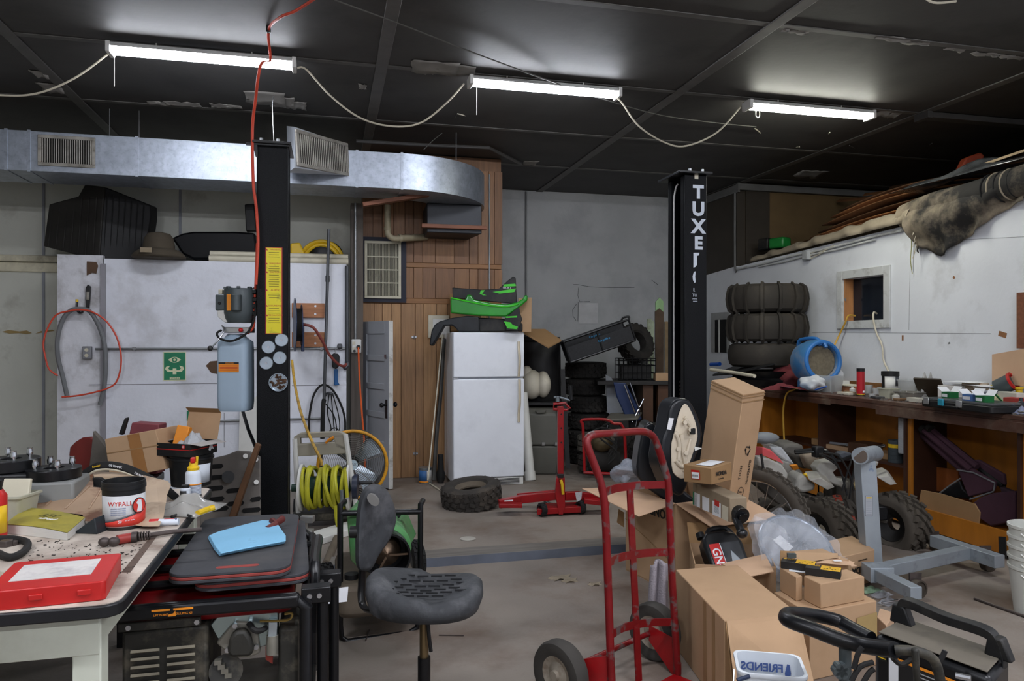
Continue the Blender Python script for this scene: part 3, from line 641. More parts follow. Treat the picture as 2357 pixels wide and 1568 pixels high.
wire('rubber_air_hose','reddish rubber hose curving from the blue reel to the wall pipe','hose',[c+RX*.08,ony(703,748,7.45),ony(722,755,7.45),ony(742,785,7.5),ony(757,815,7.55),ony(778,838,7.6),ony(792,843,7.65),ony(797,838,7.68)],.014,pm('maroon_hose','#7d3a33',.5))
wire('yellow_hose_lead','worn yellow hose sagging from behind the lift post to the hose cart','hose',[ony(672,830,7.3),ony(678,880,7.1),ony(690,940,6.6),ony(705,985,6.2),ony(722,1025,6.0),ony(738,1058,5.93),onz(737,1064,.5) if False else ony(740,1072,5.92)],.012,pm('yellow_worn_hose','#c39a3c',.5,dirt='#4b4236',damt=.8,dscl=12,dlo=.5))
hl = thing('work_light','black and blue inspection lamp hanging by its hook on the wall','lamp',ony(773,888,YW))
yy = YW-.06; MB().quadslab([ony(x,y,yy) for x,y in ((763,818),(768,813),(779,815),(782,822),(781,843),(773,850),(764,845))],(0,.045,0)).build('head',BLKP,hl,bev=.008)
MB().quadslab([ony(x,y,yy) for x,y in ((769,850),(778,850),(778,880),(782,886),(769,888))],(0,.04,0)).build('handle',pm('blue_grip','#1b4f84',.45),hl,bev=.008)
MB().tube([ony(772,815,yy),ony(771,806,yy),ony(774,800,YW-.02)],.004,6,sm=3).build('hook',STEEL,hl)
cbk = [((712,1000),(712,960),(722,910),(742,886),(765,897),(784,930),(794,965),(794,1005)),((762,905),(766,950),(770,1000)),((758,905),(754,950),(762,985),(758,1008)),((765,905),(778,950),(782,985),(775,1003)),((750,930),(770,960),(776,1000)),((752,1000),(770,985),(790,1000)),((767,800),(790,880),(802,890))]
cb_ = thing('hanging_cables','bundle of thin black cables looped over a hook on the white wall','cables',ony(755,1008,YW))
for k,pts in enumerate(cbk[:6]): MB().tube([ony(x,y,YW-.05-.012*k) for x,y in pts],.011 if k == 0 else .0055,7,sm=5).build('cable',RUB,cb_)
MB().tube([ony(746,912,YW),ony(755,905,YW-.07),ony(766,908,YW-.1)],.014,8,sm=3).build('wall_hook',PD,cb_)
# ================================================================ return grille, drain pipe, closet door
a,b = ony(834,545,YWD-.012),ony(935,697,YWD-.012)
gr = thing('return_grille','white return air grille with navy surround on the wood wall','grille',((a.x+b.x)/2,YWD-.01,b.z))
MB().bx(a.x,b.x,YWD-.026,YWD-.0085,b.z,a.z).build('navy_surround',NAVY,gr)
a,b = ony(839,554,YWD-.03),ony(923,688,YWD-.03)
GRW = GALVD
_g = GALVD; GALVD = pm('grille_cream','#c2bda8',.5,var=.08,dirt='#716a58',damt=.4)
register(gr,basis(((a.x+b.x)/2,YWD-.03,(a.z+b.z)/2),(1,0,0),(0,0,1)),b.x-a.x,a.z-b.z,26,'frame',3); GALVD = _g
PVC = pm('dirty_pvc','#a49a80',.5,var=.15,dirt='#4d4436',damt=.7,dscl=5)
dpv = thing('drain_pipe','dirty cream plastic pipe elbowing from the duct into the wood wall','pipe',ony(940,560,7.9))
a = ony(892,470,7.85); b = ony(893,535,7.85);
MB().tube([V(a.x,7.85,zb_-.002),V(a.x,7.85,b.z+.03),V(a.x+.01,7.85,b.z-.03),V(a.x+.06,7.86,b.z-.06),V(a.x+.14,7.88,b.z-.055)],.032,12,sm=4).build('bend',PVC,dpv)
c = V(a.x+.12,7.88,b.z-.055); MB().cyl(c,ony(982,546,8.08),.036,n=14).build('run',PVC,dpv); MB().cyl(V(a.x,7.85,b.z+.05),V(a.x,7.85,b.z+.02),.038,n=14).build('collar',PVC,dpv); MB().cyl(c,c+V(.03,.008,0),.041,n=14).build('collar',PVC,dpv)
q = ony(1126,500,YWD); tag(MB().cyl((q.x,YWD-.012,1.62),(q.x,YWD-.012,3.36),.0095,n=8).build('conduit',PIPEG),'thin conduit running down the wood wall above the green fairing','conduit')
a,b = ony(985,726,YWD),ony(1034,778,YWD); ap = thing('access_panel','small white framed panel on the wood wall behind the black fender','panel',((a.x+b.x)/2,YWD-.01,b.z))
MB().bx(a.x,b.x,YWD-.03,YWD-.001,b.z,a.z).build('frame',CRM,ap,bev=.006); MB().bx(a.x+.05,b.x,YWD-.034,YWD-.0305,b.z+.03,a.z-.04).build('panel',WPL,ap,bev=.003)
h0,h1 = V(.362,8.04,0),V(.60,7.49,0); u = (h1-h0); wd_ = u.length; Md = basis((h0.x,h0.y,.01),u,(0,0,1))
GD = pm('grey_door_paint','#a9adb3',.5,var=.06,scl=3); GE = pm('white_door_edge','#c8c8c4',.6,dirt='#7c766c',damt=.6,dscl=12)
dr = thing('closet_door','grey panelled closet door standing ajar with a white edge','door',h0); dr.name = 'door_1'; dr['kind'] = 'structure'; del dr['category']
T,ht_ = .045,1.69
zs_ = [0,.15,.40,.46,.70,.76,.99,1.05,1.28,1.34,1.56,1.69]
for x0,x1 in ((0,.1),(wd_-.1,wd_)): MB(Md).bx(x0,x1,0,ht_,-T/2,T/2).build('stile',GD,dr,bev=.003)
for i in range(0,12,2): MB(Md).bx(.1,wd_-.1,zs_[i],zs_[i+1],-T/2,T/2).build('rail',GD,dr,bev=.003)
for i in range(1,11,2): MB(Md).bx(.1,wd_-.1,zs_[i],zs_[i+1],-T/2+.013,T/2-.013).build('panel',GD,dr)
MB(Md).bx(wd_+.0005,wd_+.004,0,ht_,-T/2,T/2).build('edge_strip',GE,dr)
for s in (-1,1):
    MB(Md).cyl((wd_-.05,.84,s*(T/2)),(wd_-.05,.84,s*(T/2+.05)),.012,n=10).build('knob_stem',BLKM,dr); MB(Md).ell((wd_-.05,.84,s*(T/2+.055)),(.026,.026,.02)).build('knob',BLKM,dr)
    MB(Md).box((wd_-.05,.8,s*(T/2+.002)),(.04,.19,.004)).build('knob_plate',BLKM,dr)
    MB(Md).cyl((wd_-.05,1.33,s*T/2),(wd_-.05,1.33,s*(T/2+.014)),.022,n=14).build('deadbolt',STEEL,dr)
# ================================================================ white work table, left foreground
TZ = .85
TOPM = pm('dirty_table_top','#cabfb2',.55,var=.12,scl=5,dirt='#6f5a4b',damt=.85,dscl=4,dlo=.44,dhi=.68,bump=.04,bscl=50)
TLEG = pm('pale_green_metal','#c6cabb',.45,var=.04,dirt='#8f8c7c',damt=.3)
EDGE = pm('black_edge_band','#17181b',.45,var=.2)
tx1,ty0,ty1,tx0 = -.5,2.0,3.5,-2.5
tb = thing('work_table','dirty white topped work table with black edge in the left foreground','table',(-1.5,2.7,0))
def rpoly(x0,x1,y0,y1,r_): return [((x0+x1)/2+x,(y0+y1)/2+y) for x,y in rrect(x1-x0,y1-y0,r_,6)]
MB().prism(rpoly(tx0,tx1,ty0,ty1,.05),TZ-.034,TZ-.002).build('edge_band',EDGE,tb,bev=.004)
MB().prism(rpoly(tx0+.008,tx1-.008,ty0+.008,ty1-.008,.045),TZ-.02,TZ).build('top',TOPM,tb,sa=30)
MB().bx(tx0+.05,tx1-.06,ty0+.05,ty0+.075,TZ-.14,TZ-.035).build('apron',TLEG,tb,bev=.003); MB().bx(tx0+.05,tx1-.06,ty1-.075,ty1-.05,TZ-.14,TZ-.035).build('apron',TLEG,tb,bev=.003)
MB().bx(tx1-.085,tx1-.06,ty0+.12,ty1-.12,TZ-.12,TZ-.035).build('apron',TLEG,tb,bev=.003)
for x in (tx0+.08,tx1-.09):
    for y in (ty0+.085,ty1-.085): MB().box((x,y,(TZ-.035)/2),(.066,.066,TZ-.036)).build('leg',TLEG,tb,bev=.004)
# stain stripe and crumbs on the top
STN = pm('brown_stain','#5d4b40',.7,var=.25,scl=20)
def top(px,py,dz=0): return onz(px,py,TZ+dz)
MB().quadslab([top(280,1318),top(300,1318),top(361,1235),top(350,1232)],(0,0,.0012)).build('stain',STN,tb,sa=0)
cr = MB()
for i in range(170):
    px,py = random.uniform(60,330),random.uniform(1240,1320); p = top(px,py,.001); a_ = random.uniform(0,3)
    s = random.choice((.0015,.002,.002,.004)); cr.box(p,(s*random.uniform(1,3),s,.002),(0,0,a_))
g = cr.build('metal_shavings',pm('shavings','#2d2724',.8)); tag(g,'dark crumbs and metal shavings scattered over the white table top','debris',kind='stuff')
# red flat case
cs = thing('red_case','flat red plastic case with paper label at the table front','case',top(120,1390))
MR = F((0,0,TZ),0)
c0,c1,c2 = top(-40,1412),top(243,1382),top(275,1345)
ux = (c1-c0).normalized(); Lx = (c1-c0).length; dy_ = .26
Mc = basis(c0,ux,V(0,0,1).cross(ux))
MB(Mc).prism(rrect(Lx,dy_,.012,3),0,.048,Matrix.Translation((Lx/2,dy_/2,.0005))).build('shell',REDPL,cs,bev=.003)
MB(Mc).box((Lx*.48,dy_*.55,.0492),(Lx*.7,dy_*.55,.0012)).build('paper_label',pm('smudged_paper','#c9c6c2',.7,dirt='#8d8790',damt=.5,dscl=14),cs)
for x in (.42,.82): MB(Mc).box((Lx*x,-.003,.026),(.03,.006,.014)).build('latch',REDPL,cs,bev=.002)
# wipes bucket
def can(name,label,cat,c,prof,mat,n=28,group=None):
    t = thing(name,label,cat,c,group); MB().lathe(prof,n,F(c)).build('body',mat,t); return t
c = top(285,1212); bk_ = thing('wipes_bucket','open black wipes bucket with red and white WYPALL label','bucket',c)
r_ = .068
MB().lathe([(0,0),(r_*.93,0),(r_*.95,.006),(r_,.135),(r_,.137),(r_*1.05,.137),(r_*1.05,.15),(r_*1.02,.151),(r_*1.02,.163),(r_*.97,.163),(r_*.95,.05),(0,.05)],36,F(c)).build('tub',BLKP,bk_)
LBW = pm('bucket_label','#c4c5c6',.4); LBR2 = pm('bucket_label_red','#c9372c',.4)
def wrap(c,r0,r1,z0,z1,a0,a1,mat,parent,name,zlo=None,n=20,e=.0012):
    vs = []; fs = []
    for i in range(n+1):
        u = i/n; a_ = R(a0+(a1-a0)*u); zl = z0 if zlo is None else zlo(u)
        for z,r_ in ((zl,r0+(r1-r0)*(zl-z0)/(z1-z0)),(z1,r1)): vs.append(c+V((r_+e)*math.cos(a_),(r_+e)*math.sin(a_),z))
    for i in range(n): fs.append((2*i,2*i+2,2*i+3,2*i+1))
    return MB().add(vs,fs).build(name,mat,parent,solid=.0006)
a0 = math.degrees(math.atan2(-c.y,-c.x))
wrap(c,r_*.955,r_*.99,.012,.118,a0-78,a0+92,LBW,bk_,'label_wrap')
def cwrap(z,amp): return lambda u: z
vs = []
def band(u0,u1,lo,hi,mat,name,e=.0022):
    n = 20; vs = []; fs = []
    for i in range(n+1):
        u = u0+(u1-u0)*i/n; a_ = R(a0-78+170*u)
        for z in (lo(u),hi(u)): rr_ = r_*.955+(r_*.035)*(z-.012)/.106+e; vs.append(c+V(rr_*math.cos(a_),rr_*math.sin(a_),z))
    for i in range(n): fs.append((2*i,2*i+2,2*i+3,2*i+1))
    MB().add(vs,fs).build(name,mat,bk_,solid=.0005)
band(0,1,lambda u: .014,lambda u: .024+.05*u**1.4,LBR2,'red_swoosh')
band(0,1,lambda u: .0245+.05*u**1.4,lambda u: .031+.05*u**1.4,pm('label_grey','#5c5c60',.5),'grey_swoosh')
tc_ = (Vector((-c.x,-c.y,0))).normalized(); rt = V(-tc_.y,tc_.x,0)
Mw = basis(c+tc_*(r_+.001)+V(0,0,.088),rt,(0,0,1))
def arc_text(body,size,z,off,mat,parent,cc,rad):
    Mx = basis(cc+V(0,0,z),rt,(0,0,1)); o = text(body,size,Mx,mat,parent)
    for v in o.data.vertices:
        w_ = v.co+Vector(o['_o']) if False else v.co
        pw_ = Vector(parent['_o'])+v.co; lx = (pw_-cc).dot(rt)+off; nz = (pw_-cc).dot(tc_)
        a_ = lx/rad; q = cc+(tc_*math.cos(a_)+rt*math.sin(a_))*(rad+nz); q.z = pw_.z; v.co = q-Vector(parent['_o'])
    return o
arc_text('WYPALL',.021,.091,-.012,LBR2,bk_,c,r_+.0008)
for k in range(4): arc_text('premium task wipes',.006,.077-k*.007,-.018,pm('label_blue','#8f9cbc',.6),bk_,c,r_+.0008)
arc_text('50',.012,.031,-.012,PAPER,bk_,c,r_+.0018)
arc_text('50 x 1 cloths',.006,.034,.02,PAPER,bk_,c,r_+.002)
Mk = basis(c+(tc_*math.cos(.72)+rt*math.sin(.72))*(r_+.0015)+V(0,0,.08),(-tc_*math.sin(.72)+rt*math.cos(.72)),(0,0,1))
MB(Mk).lathe([(0,0),(.027,0),(.027,.0012),(0,.0012)],28).build('emblem_ring',INK,bk_); MB(Mk).lathe([(0,.0012),(.024,.0012),(.024,.0022),(0,.0022)],28).build('emblem_disc',LBR2,bk_)
MB(Mk).prism([(-.01,-.02),(.008,-.022),(.012,-.006),(.008,.018),(-.004,.022),(-.012,.01),(-.004,.002)],.0023,.003).build('emblem_hand',PAPER,bk_,sa=0)
# thick catalogue
bkk = thing('thick_catalogue','thick paperback catalogue with yellow cover lying on the table','book',top(100,1225))
YCV = pm('yellow_cover','#a89b35',.35,var=.2,scl=9,dirt='#5b5a2a',damt=.6,dscl=9)
lo = [top(10,1228),top(155,1245),top(192,1212),top(60,1196)]; u1 = (lo[1]-lo[0]); v1 = lo[3]-lo[0]
def bkf(z,s=0): return lambda u,v: lo[0]+u1*u+v1*v+V(0,0,TZ*0+z+.012*math.sin(PI*u)*v-.006*math.sin(PI*v)+s)
pg = MB(); rings = []
for j in range(9):
    u = j/8; sg = .006*math.sin(PI*u); rings.append([lo[0]+u1*u+v1*0+V(0,0,.001),lo[0]+u1*u+v1+V(0,0,.001),lo[0]+u1*u+v1+V(0,0,.04+sg-.014*u),lo[0]+u1*u+V(0,0,.028+sg-.004*u)])
pg.loft(rings).build('page_block',pm('page_edges','#cfcdc6',.8,var=.08,scl=200,stretch=(.2,.2,8)),bkk)
cv = []
for j in range(9):
    u = j/8; sg = .006*math.sin(PI*u); cv.append([lo[0]+u1*u+V(0,0,.030+sg-.004*u),lo[0]+u1*u+v1+V(0,0,.043+sg-.014*u),lo[0]+u1*u+v1+V(0,0,.044+sg-.014*u),lo[0]+u1*u+V(0,0,.031+sg-.004*u)])
MB().loft(cv).build('cover',YCV,bkk)
Mt = basis(lo[0]+u1*.55+v1*.55+V(0,0,.0465),u1,v1); text('ATV',.04,Mt,pm('cover_title','#4d4a1e',.5),bkk); text('offroad',.026,Mt @ Matrix.Translation((.03,-.032,-.001)),PAPER,bkk)
# translucent tub with white plastic part, red-yellow bottle at the picture edge
TUB = pm('frosted_tub','#b8b7a4',.45,var=.06,trans=.15,dirt='#8c8b78',damt=.4)
c = top(30,1200); tt = thing('plastic_tub','frosted square plastic tub holding a white bracket, left edge of table','tub',c)
def tubmesh(c,w0,d0_,w1,d1_,h_,yaw,th=.004,r_=.012):
    M_ = F(c,yaw); f = lambda w_,d_,z,r=r_: [M_ @ Vector((x,y,z)) for x,y in rrect(w_,d_,r,3)]
    return MB().loft([f(w0-.02,d0_-.02,th),f(w0-2*th,d0_-2*th,th+.002),f(w1-2*th,d1_-2*th,h_),f(w1+.012,d1_+.012,h_),f(w1+.012,d1_+.012,h_-.008),f(w1,d1_,h_-.008),f(w0,d0_,0)])
tubmesh(c,.1,.1,.125,.125,.1,-TH).build('tub',TUB,tt,sa=30)
tag(MB(F(c+V(0,0,.006),-TH)).prism([(-.05,0),(.05,0),(.05,.145),(-.045,.145),(-.05,.1)],-.008,.008,Matrix.Rotation(R(80),4,'X')).build('white_bracket',CRM,bev=.003),'cream plastic ribbed bracket standing in the frosted tub','bracket')
c = top(-18,1240); bt_ = can('cleaner_bottle','red and yellow bottle cut by the left picture edge on the table','bottle',c,[(0,0),(.04,0),(.042,.01),(.042,.14),(.036,.15),(.03,.16),(0,.16)],REDPL)
wrap(c,.042,.042,.02,.11,180,360,YEL,bt_,'label_wrap',zlo=lambda u: .02+.0*u); MB().cyl(c+V(0,0,.16),c+V(0,0,.19),.028,n=20).build('cap',BLKP,bt_)
# wheel spacers with studs
CHR = pm('chrome','#c9ccd0',.15,1,var=.05)
def spacer(c,label,r_=.085,h_=.042):
    t = thing('wheel_spacer',label,'wheel spacer',c,'wheel spacers on the table')
    MB().lathe([(.035,0),(r_,0),(r_,h_),(.035,h_)],32,F(c),closed=True).build('ring',BLKM,t,bev=.003)
    for k in range(4):
        a_ = 2*PI*k/4+.5; q = c+V(.062*math.cos(a_),.062*math.sin(a_),h_)
        MB().cyl(q,q+V(0,0,.02),.006,n=8).build('stud',CHR,t); MB().lathe([(.011,.008),(.012,.022),(.009,.03),(.01,.036),(0,.036)],12,F(q)).build('lug_nut',CHR,t)
    return t
# things further back stand on rear stacks of the table
def sup(px,py,z): return onz(px,py,z)
p1 = sup(25,1082,1.0); p2 = sup(124,1100,.97)
crt = thing('parts_crate','dark plastic crate on the table back under the wheel spacers','crate',V(p1.x,p1.y,TZ))
spacer(p1,'black wheel spacer with chrome studs at the left picture edge',.1,.045); spacer(p2,'black wheel spacer with chrome studs beside the red fender',.095,.04)
MB().bx(p1.x-.16,p1.x+.12,p1.y-.1,p1.y+.1,TZ+.001,.999).build('crate_body',BLKP,crt,bev=.01); MB().bx(p2.x-.1,p2.x+.1,p2.y-.1,p2.y+.1,TZ+.001,.969).build('crate_body',pm('grey_bin','#787a78',.5),crt,bev=.01)
# rusty tan skid plate with slot
TAN = pm('rusty_tan_plate','#a58a70',.6,.1,var=.12,scl=8,dirt='#6b3f27',damt=.9,dscl=4,dlo=.52,dhi=.62)
TAN2 = pm('tan_plate','#b39c82',.55,.1,var=.1,scl=7,dirt='#7d5a40',damt=.6,dscl=3.5,dlo=.58)
sk = thing('skid_plate','rust stained tan metal skid plate leaning across the table back','skid plate',top(220,1190))
def dsk(x,y): return 2.62+.45*(1190-y)/110
lft = [(2,1086),(50,1088),(105,1094),(150,1108),(160,1112),(163,1085),(180,1083),(213,1086),(213,1122),(235,1124),(280,1125),(245,1200),(195,1200),(190,1185),(75,1172),(60,1176),(80,1150)]
MB().quadslab([dp(x,y,dsk(x,y)) for x,y in lft],FW*.006).build('rusted_half',TAN,sk)
rgt = [(213,1085),(262,1088),(330,1095),(385,1108),(392,1118),(383,1140),(375,1190),(365,1212),(330,1212),(245,1200),(280,1126),(280,1112),(250,1106),(217,1100)]
MB().quadslab([dp(x,y,dsk(x,y)+.004) for x,y in rgt],FW*.006).build('clean_half',TAN2,sk)
for a,b in (((105,1165),(165,1110)),((150,1172),(205,1120)),((205,1172),(232,1128))): MB().tube([dp(*a,dsk(*a)-.004),dp(*b,dsk(*b)-.004)],.004,6).build('bead',TAN,sk)
tag(MB().quadslab([dp(x,y,2.96) for x,y in ((213,1101),(228,1101),(255,1114),(285,1128),(262,1126),(226,1120),(214,1118))],FW*.02).build('rubber_lever',RUB),'black ribbed rubber lever poking through the skid plate slot','lever')
# drive belt arc
pts = [dp(x,y,3.02) for x,y in ((190,1092),(200,1085),(222,1073),(250,1070),(285,1076),(320,1090),(355,1108),(380,1125),(400,1142),(412,1155))]
dbv = thing('drive_belt','black drive belt with white lettering arched over the skid plate','belt',dp(300,1150,3.0))
MB().tube(pts,.016,10,sm=5,flat=.45).build('belt',RUB,dbv); MB().tube([p+V(0,-.004,-.017) for p in pts],.006,8,sm=5).build('inner_edge',CRM,dbv)
pl4 = smooth(pts,5)
for i,s in ((18,'ULTIMAX'),(27,'HEAVY DUTY')): q = pl4[i]; text(s,.013,basis(q-FW*.017,pl4[i+3]-pl4[i-3],(0,0,1)),PAPER,dbv)
text('kevlar',.014,basis(pl4[11]-FW*.017,pl4[13]-pl4[9],(0,0,1)),YEL,dbv)
# bottles
WBL = pm('bottle_white','#cfd6df',.35)
c = top(445,1158); sb = can('spray_cleaner','tall white spray can with yellow nozzle at the table corner','spray can',c,[(0,0),(.0285,0),(.03,.004),(.03,.115),(.028,.125),(.018,.135),(0,.135)],WBL)
MB().lathe([(0,.132),(.022,.132),(.024,.142),(.016,.15),(.014,.165),(0,.165)],18,F(c)).build('collar',YEL,sb); MB().box(c+V(0,-.004,.172),(.018,.03,.022)).build('trigger',REDPL,sb,bev=.004); MB().cyl(c+V(.012,0,.15),c+V(.014,0,.185),.005,n=8).build('post',YEL,sb)
ca = math.degrees(math.atan2(-c.y,-c.x)); wrap(c,.03,.03,.004,.035,ca-80,ca+80,INK,sb,'black_band'); wrap(c,.03,.03,.075,.08,ca-80,ca+80,ORNG,sb,'gold_line')
for k in range(7): wrap(c,.03,.03,.042+k*.005,.0435+k*.005,ca-30,ca+60,pm('fine_print','#7f8799',.6),sb,'text_line',n=8)
c = top(427,1165); sb = can('grease_bottle','short white bottle with black and yellow label and black cap','bottle',c,[(0,0),(.018,0),(.019,.003),(.019,.068),(.015,.072),(0,.072)],WBL)
MB().cyl(c+V(0,0,.071),c+V(0,0,.083),.015,n=18).build('cap',BLKP,sb); wrap(c,.019,.019,.008,.062,ca-75,ca+10,INK,sb,'label_wrap'); Mx = basis(c+V(-.006,-.0225,.045),(1,-.2,0),(0,0,1)); text('.C.',.016,Mx,YEL,sb)
# small stuff at the right table end
c = top(380,1210); g = thing('pill_bottle','small red and white bottle lying on its side at the table end','bottle',c)
MB().cyl(c+V(-.02,0,.012),c+V(.045,-.005,.012),.012,n=16).build('bottle',WBL,g); MB().cyl(c+V(-.002,0,.012),c+V(.03,-.003,.012),.0124,n=16).build('label_wrap',REDPL,g); MB().cyl(c+V(.03,-.003,.012),c+V(.04,-.004,.012),.0124,n=16).build('blue_band',pm('dark_blue','#27305c',.5),g)
MB().cyl(c+V(-.05,.002,.012),c+V(-.02,0,.012),.0135,n=16).build('cap',REDPL,g)
PLS = pm('clear_plastic_film','#b8b6b0',.15,var=.05,alpha=.55,spec=.8)
def crumple(name,label,cat,c,w_,d_,h_,mat,seed,yaw=0,res=14,z0=.004):
    res = max(res,24)
    rn = random.Random(seed); ph = [rn.uniform(0,6.28) for _ in range(8)]
    M_ = F(c,yaw)
    def fn(u,v):
        x,y = (u-.5)*w_,(v-.5)*d_; e = max(0,1-(2*abs(u-.5))**3)*max(0,1-(2*abs(v-.5))**3)
        z = h_*e*(.55+.25*math.sin(9*u+ph[0]+3*v)+.2*math.sin(13*v+ph[1]-5*u)+.07*math.sin(23*u+17*v+ph[2]))
        return M_ @ Vector((x+.03*w_*math.sin(7*v+ph[3]),y+.03*d_*math.sin(6*u+ph[4]),z0+max(0,z)))
    return tag(MB().grid(fn,res,res).build(name,mat,solid=.002,sa=40),label,cat)
def blob(name,label,cat,c,rad,mat,seed,amp=.22):
    rn = random.Random(seed); ks = [(Vector((rn.uniform(-1,1),rn.uniform(-1,1),rn.uniform(-1,1))).normalized(),rn.uniform(2,9),rn.uniform(0,6)) for _ in range(9)]
    mb = MB().ell((0,0,0),(1,1,1),32,20)
    for i,p in enumerate(mb.v):
        s = 1+sum(amp*2/(f+2)*math.sin(f*p.dot(k)+h) for k,f,h in ks)
        mb.v[i] = Vector(c)+V(p.x*rad[0]*s,p.y*rad[1]*s,max(-rad[2]*.999,p.z*rad[2]*s)+rad[2])
    return tag(mb.build(name,mat,sa=50),label,cat)
crumple('plastic_sheet','crumpled clear plastic sheet hanging over the table end','plastic sheet',top(425,1175),.24,.24,.06,PLS,3,R(-20))
tag(MB().tube([top(455,1182,.012),top(480,1172,.014),top(494,1168,.018)],.011,10).build('screwdriver_handle',YEL),'yellow transparent screwdriver handle on the table corner','screwdriver')
tag(MB().tube([top(395,1190,.006),top(420,1183,.008),top(440,1190,.006)],.006,8,sm=3).build('marker_pen',INK),'black marker pen lying behind the small red bottle','pen')
wr_ = thing('ball_joint_tool','rusty tie rod with red rubber boot lying across the table','tie rod',top(330,1238))
IRON = pm('oily_iron','#4f4744',.5,.5,var=.25,scl=20)
MB().tube([top(300,1236,.014),top(350,1231,.013),top(400,1224,.013),top(465,1219,.013)],.0075,10,sm=3).build('rod',IRON,wr_)
MB().cyl(top(270,1243,.016),top(303,1237,.016),.0155,n=14).build('red_boot',pm('red_boot','#8e2d27',.5),wr_); MB().cyl(top(303,1237,.016),top(316,1236,.016),.017,n=14).build('collar',IRON,wr_)
for i in range(5): MB().cyl(top(318+i*6,1235-i*.7,.015),top(321+i*6,1234.6-i*.7,.015),.014,n=12).build('thread_ring',IRON,wr_)
for px,py in ((262,1247),(240,1248)): MB().ell(top(px,py,.016),(.018,.015,.015),12,8).build('joint',IRON,wr_)
wire('rubber_hose_ring','black rubber hose curled on the table at the left edge','hose',[top(-20,1265,.012),top(20,1283,.012),top(52,1272,.012),top(64,1255,.012),top(55,1245,.012),top(20,1240,.012),top(-20,1243,.012)],.011,RUB,n=10)
for k,(px,py,s) in enumerate(((15,1258,.02),(32,1255,.014))): tag(MB(F(top(px,py),k)).cyl((0,0,0),(0,0,s),s,n=6).build('hex_nut',IRON,bev=.002),('large' if k == 0 else 'small')+' dark hex nut inside the curled black hose','nut')
tag(MB(F(top(225,1222),R(-20))).prism([(-.06,0),(.03,0),(.02,.055)],-.045,.045,Matrix.Rotation(R(90),4,'X')).build('folded_pouch',pm('dark_teal_pouch','#22282c',.5),bev=.003),'dark folded pouch standing beside the wipes bucket','pouch')
crumple('beige_rag','dusty beige rag at the left table edge above the red case','rag',top(-10,1345),.1,.16,.03,pm('dusty_rag','#a89e8c',.9),5)
# ---- stack behind the table (on a low stand)
st_z = .72
std = thing('parts_stand','low dark stand behind the table carrying boxes and buckets','stand',onz(330,1110,.0) if False else V(-1.55,4.3,0))
MB().bx(-2.2,-.95,3.95,4.75,st_z-.04,st_z).build('shelf_top',BLKM,std,bev=.004)
for x in (-2.17,-.98):
    for y in (3.98,4.72): MB().box((x,y,(st_z-.04)/2),(.05,.05,st_z-.041)).build('leg',BLKM,std)
D5 = 4.05
fe = thing('red_fender','dark red curved fender panel standing behind the wheel spacers','fender',dp(185,1090,D5))
MB().slab([(158,1048),(160,1030),(172,1018),(188,1008),(207,1006),(217,1010),(215,1060),(205,1100),(170,1100),(165,1070)],D5+.1,.03).build('panel',pm('dull_red','#6a2420',.4,var=.2),fe,bev=.008)
MB().slab([(205,1070),(214,992),(226,1005),(246,1030),(252,1085),(250,1112),(205,1112)],D5,.03).build('grey_panel',pm('dirty_grey_panel','#55504a',.6,var=.2,dirt='#8a7a63',damt=.3),fe,bev=.006)
bxd = thing('taped_carton','tilted taped brown carton leaning on the stand behind the table','carton',dp(310,1095,D5-.1))
q = [(241,1011),(357,989),(383,1080),(253,1105)]
MB().quadslab([dp(x,y,D5-.12) for x,y in q],FW*.2+RX*.03).build('box',CARD,bxd,bev=.003)
MB().quadslab([dp(x,y,D5-.122) for x,y in ((293,1002),(320,997),(340,1088),(312,1093))],FW*-.001).build('tape',pm('packing_tape','#96693d',.3),bxd)
MB().quadslab([dp(x,y,D5-.1225) for x,y in ((246,1043),(370,1023),(371,1025),(246,1045))],FW*-.0008).build('seam',CARDD,bxd,sa=0)
c = dp(440,1100,D5-.05); bkt = thing('black_bucket','black plastic bucket under the open black parts box','bucket',V(c.x,c.y,.74))
MB().lathe([(0,0),(.1,0),(.11,.14),(.117,.142),(.117,.152),(.11,.152),(.112,.165),(0,.165)],32,F((c.x,c.y,st_z+.001))).build('pail',BLKP,bkt)
wrap(V(c.x,c.y,st_z),.103,.109,.02,.12,-80,-20,WBL,bkt,'label_wrap')
ob_ = thing('parts_box','open black cardboard parts box with red stripe and bubble wrap','box',dp(430,1050,D5-.1))
zb = st_z+.168; Mb = F(V(c.x-.02,c.y,zb),R(-32)) @ Matrix.Scale(.68,4)
MB(Mb).bx(-.16,.16,-.15,.15,0,.004).build('bottom',CARDD,ob_)
for x0,x1,y0,y1 in ((-.16,.16,-.152,-.148),(-.16,.16,.148,.152),(-.162,-.158,-.15,.15),(.158,.162,-.15,.15)): MB(Mb).bx(x0,x1,y0,y1,0,.1).build('side',BLKP,ob_)
for x0,x1,y0,y1 in ((-.161,.161,-.1535,-.1525),(.1625,.1635,-.15,.15),(-.1635,-.1625,-.15,.15)): MB(Mb).bx(x0,x1,y0,y1,.05,.056).build('stripe',REDPL,ob_,sa=0)
Ml = Mb @ basis((.1,-.1532,.078),(1,0,0),(0,0,1)); MB(Ml).lathe([(0,0),(.016,0),(.016,.001),(0,.001)],20).build('round_logo',REDPL,ob_); text('@',.018,Ml @ Matrix.Translation((0,.001,.0016)),PAPER,ob_,'logo_mark')
Ml = Mb @ basis((.1635,.08,.05),(0,1,0),(0,0,1)); MB(Ml).prism([(-.03,-.02),(-.01,-.03),(.005,-.01),(.03,-.02),(.015,.01),(.02,.04),(0,.02),(-.015,.035),(-.02,.005)],0,.001).build('white_logo',PAPER,ob_,sa=0)
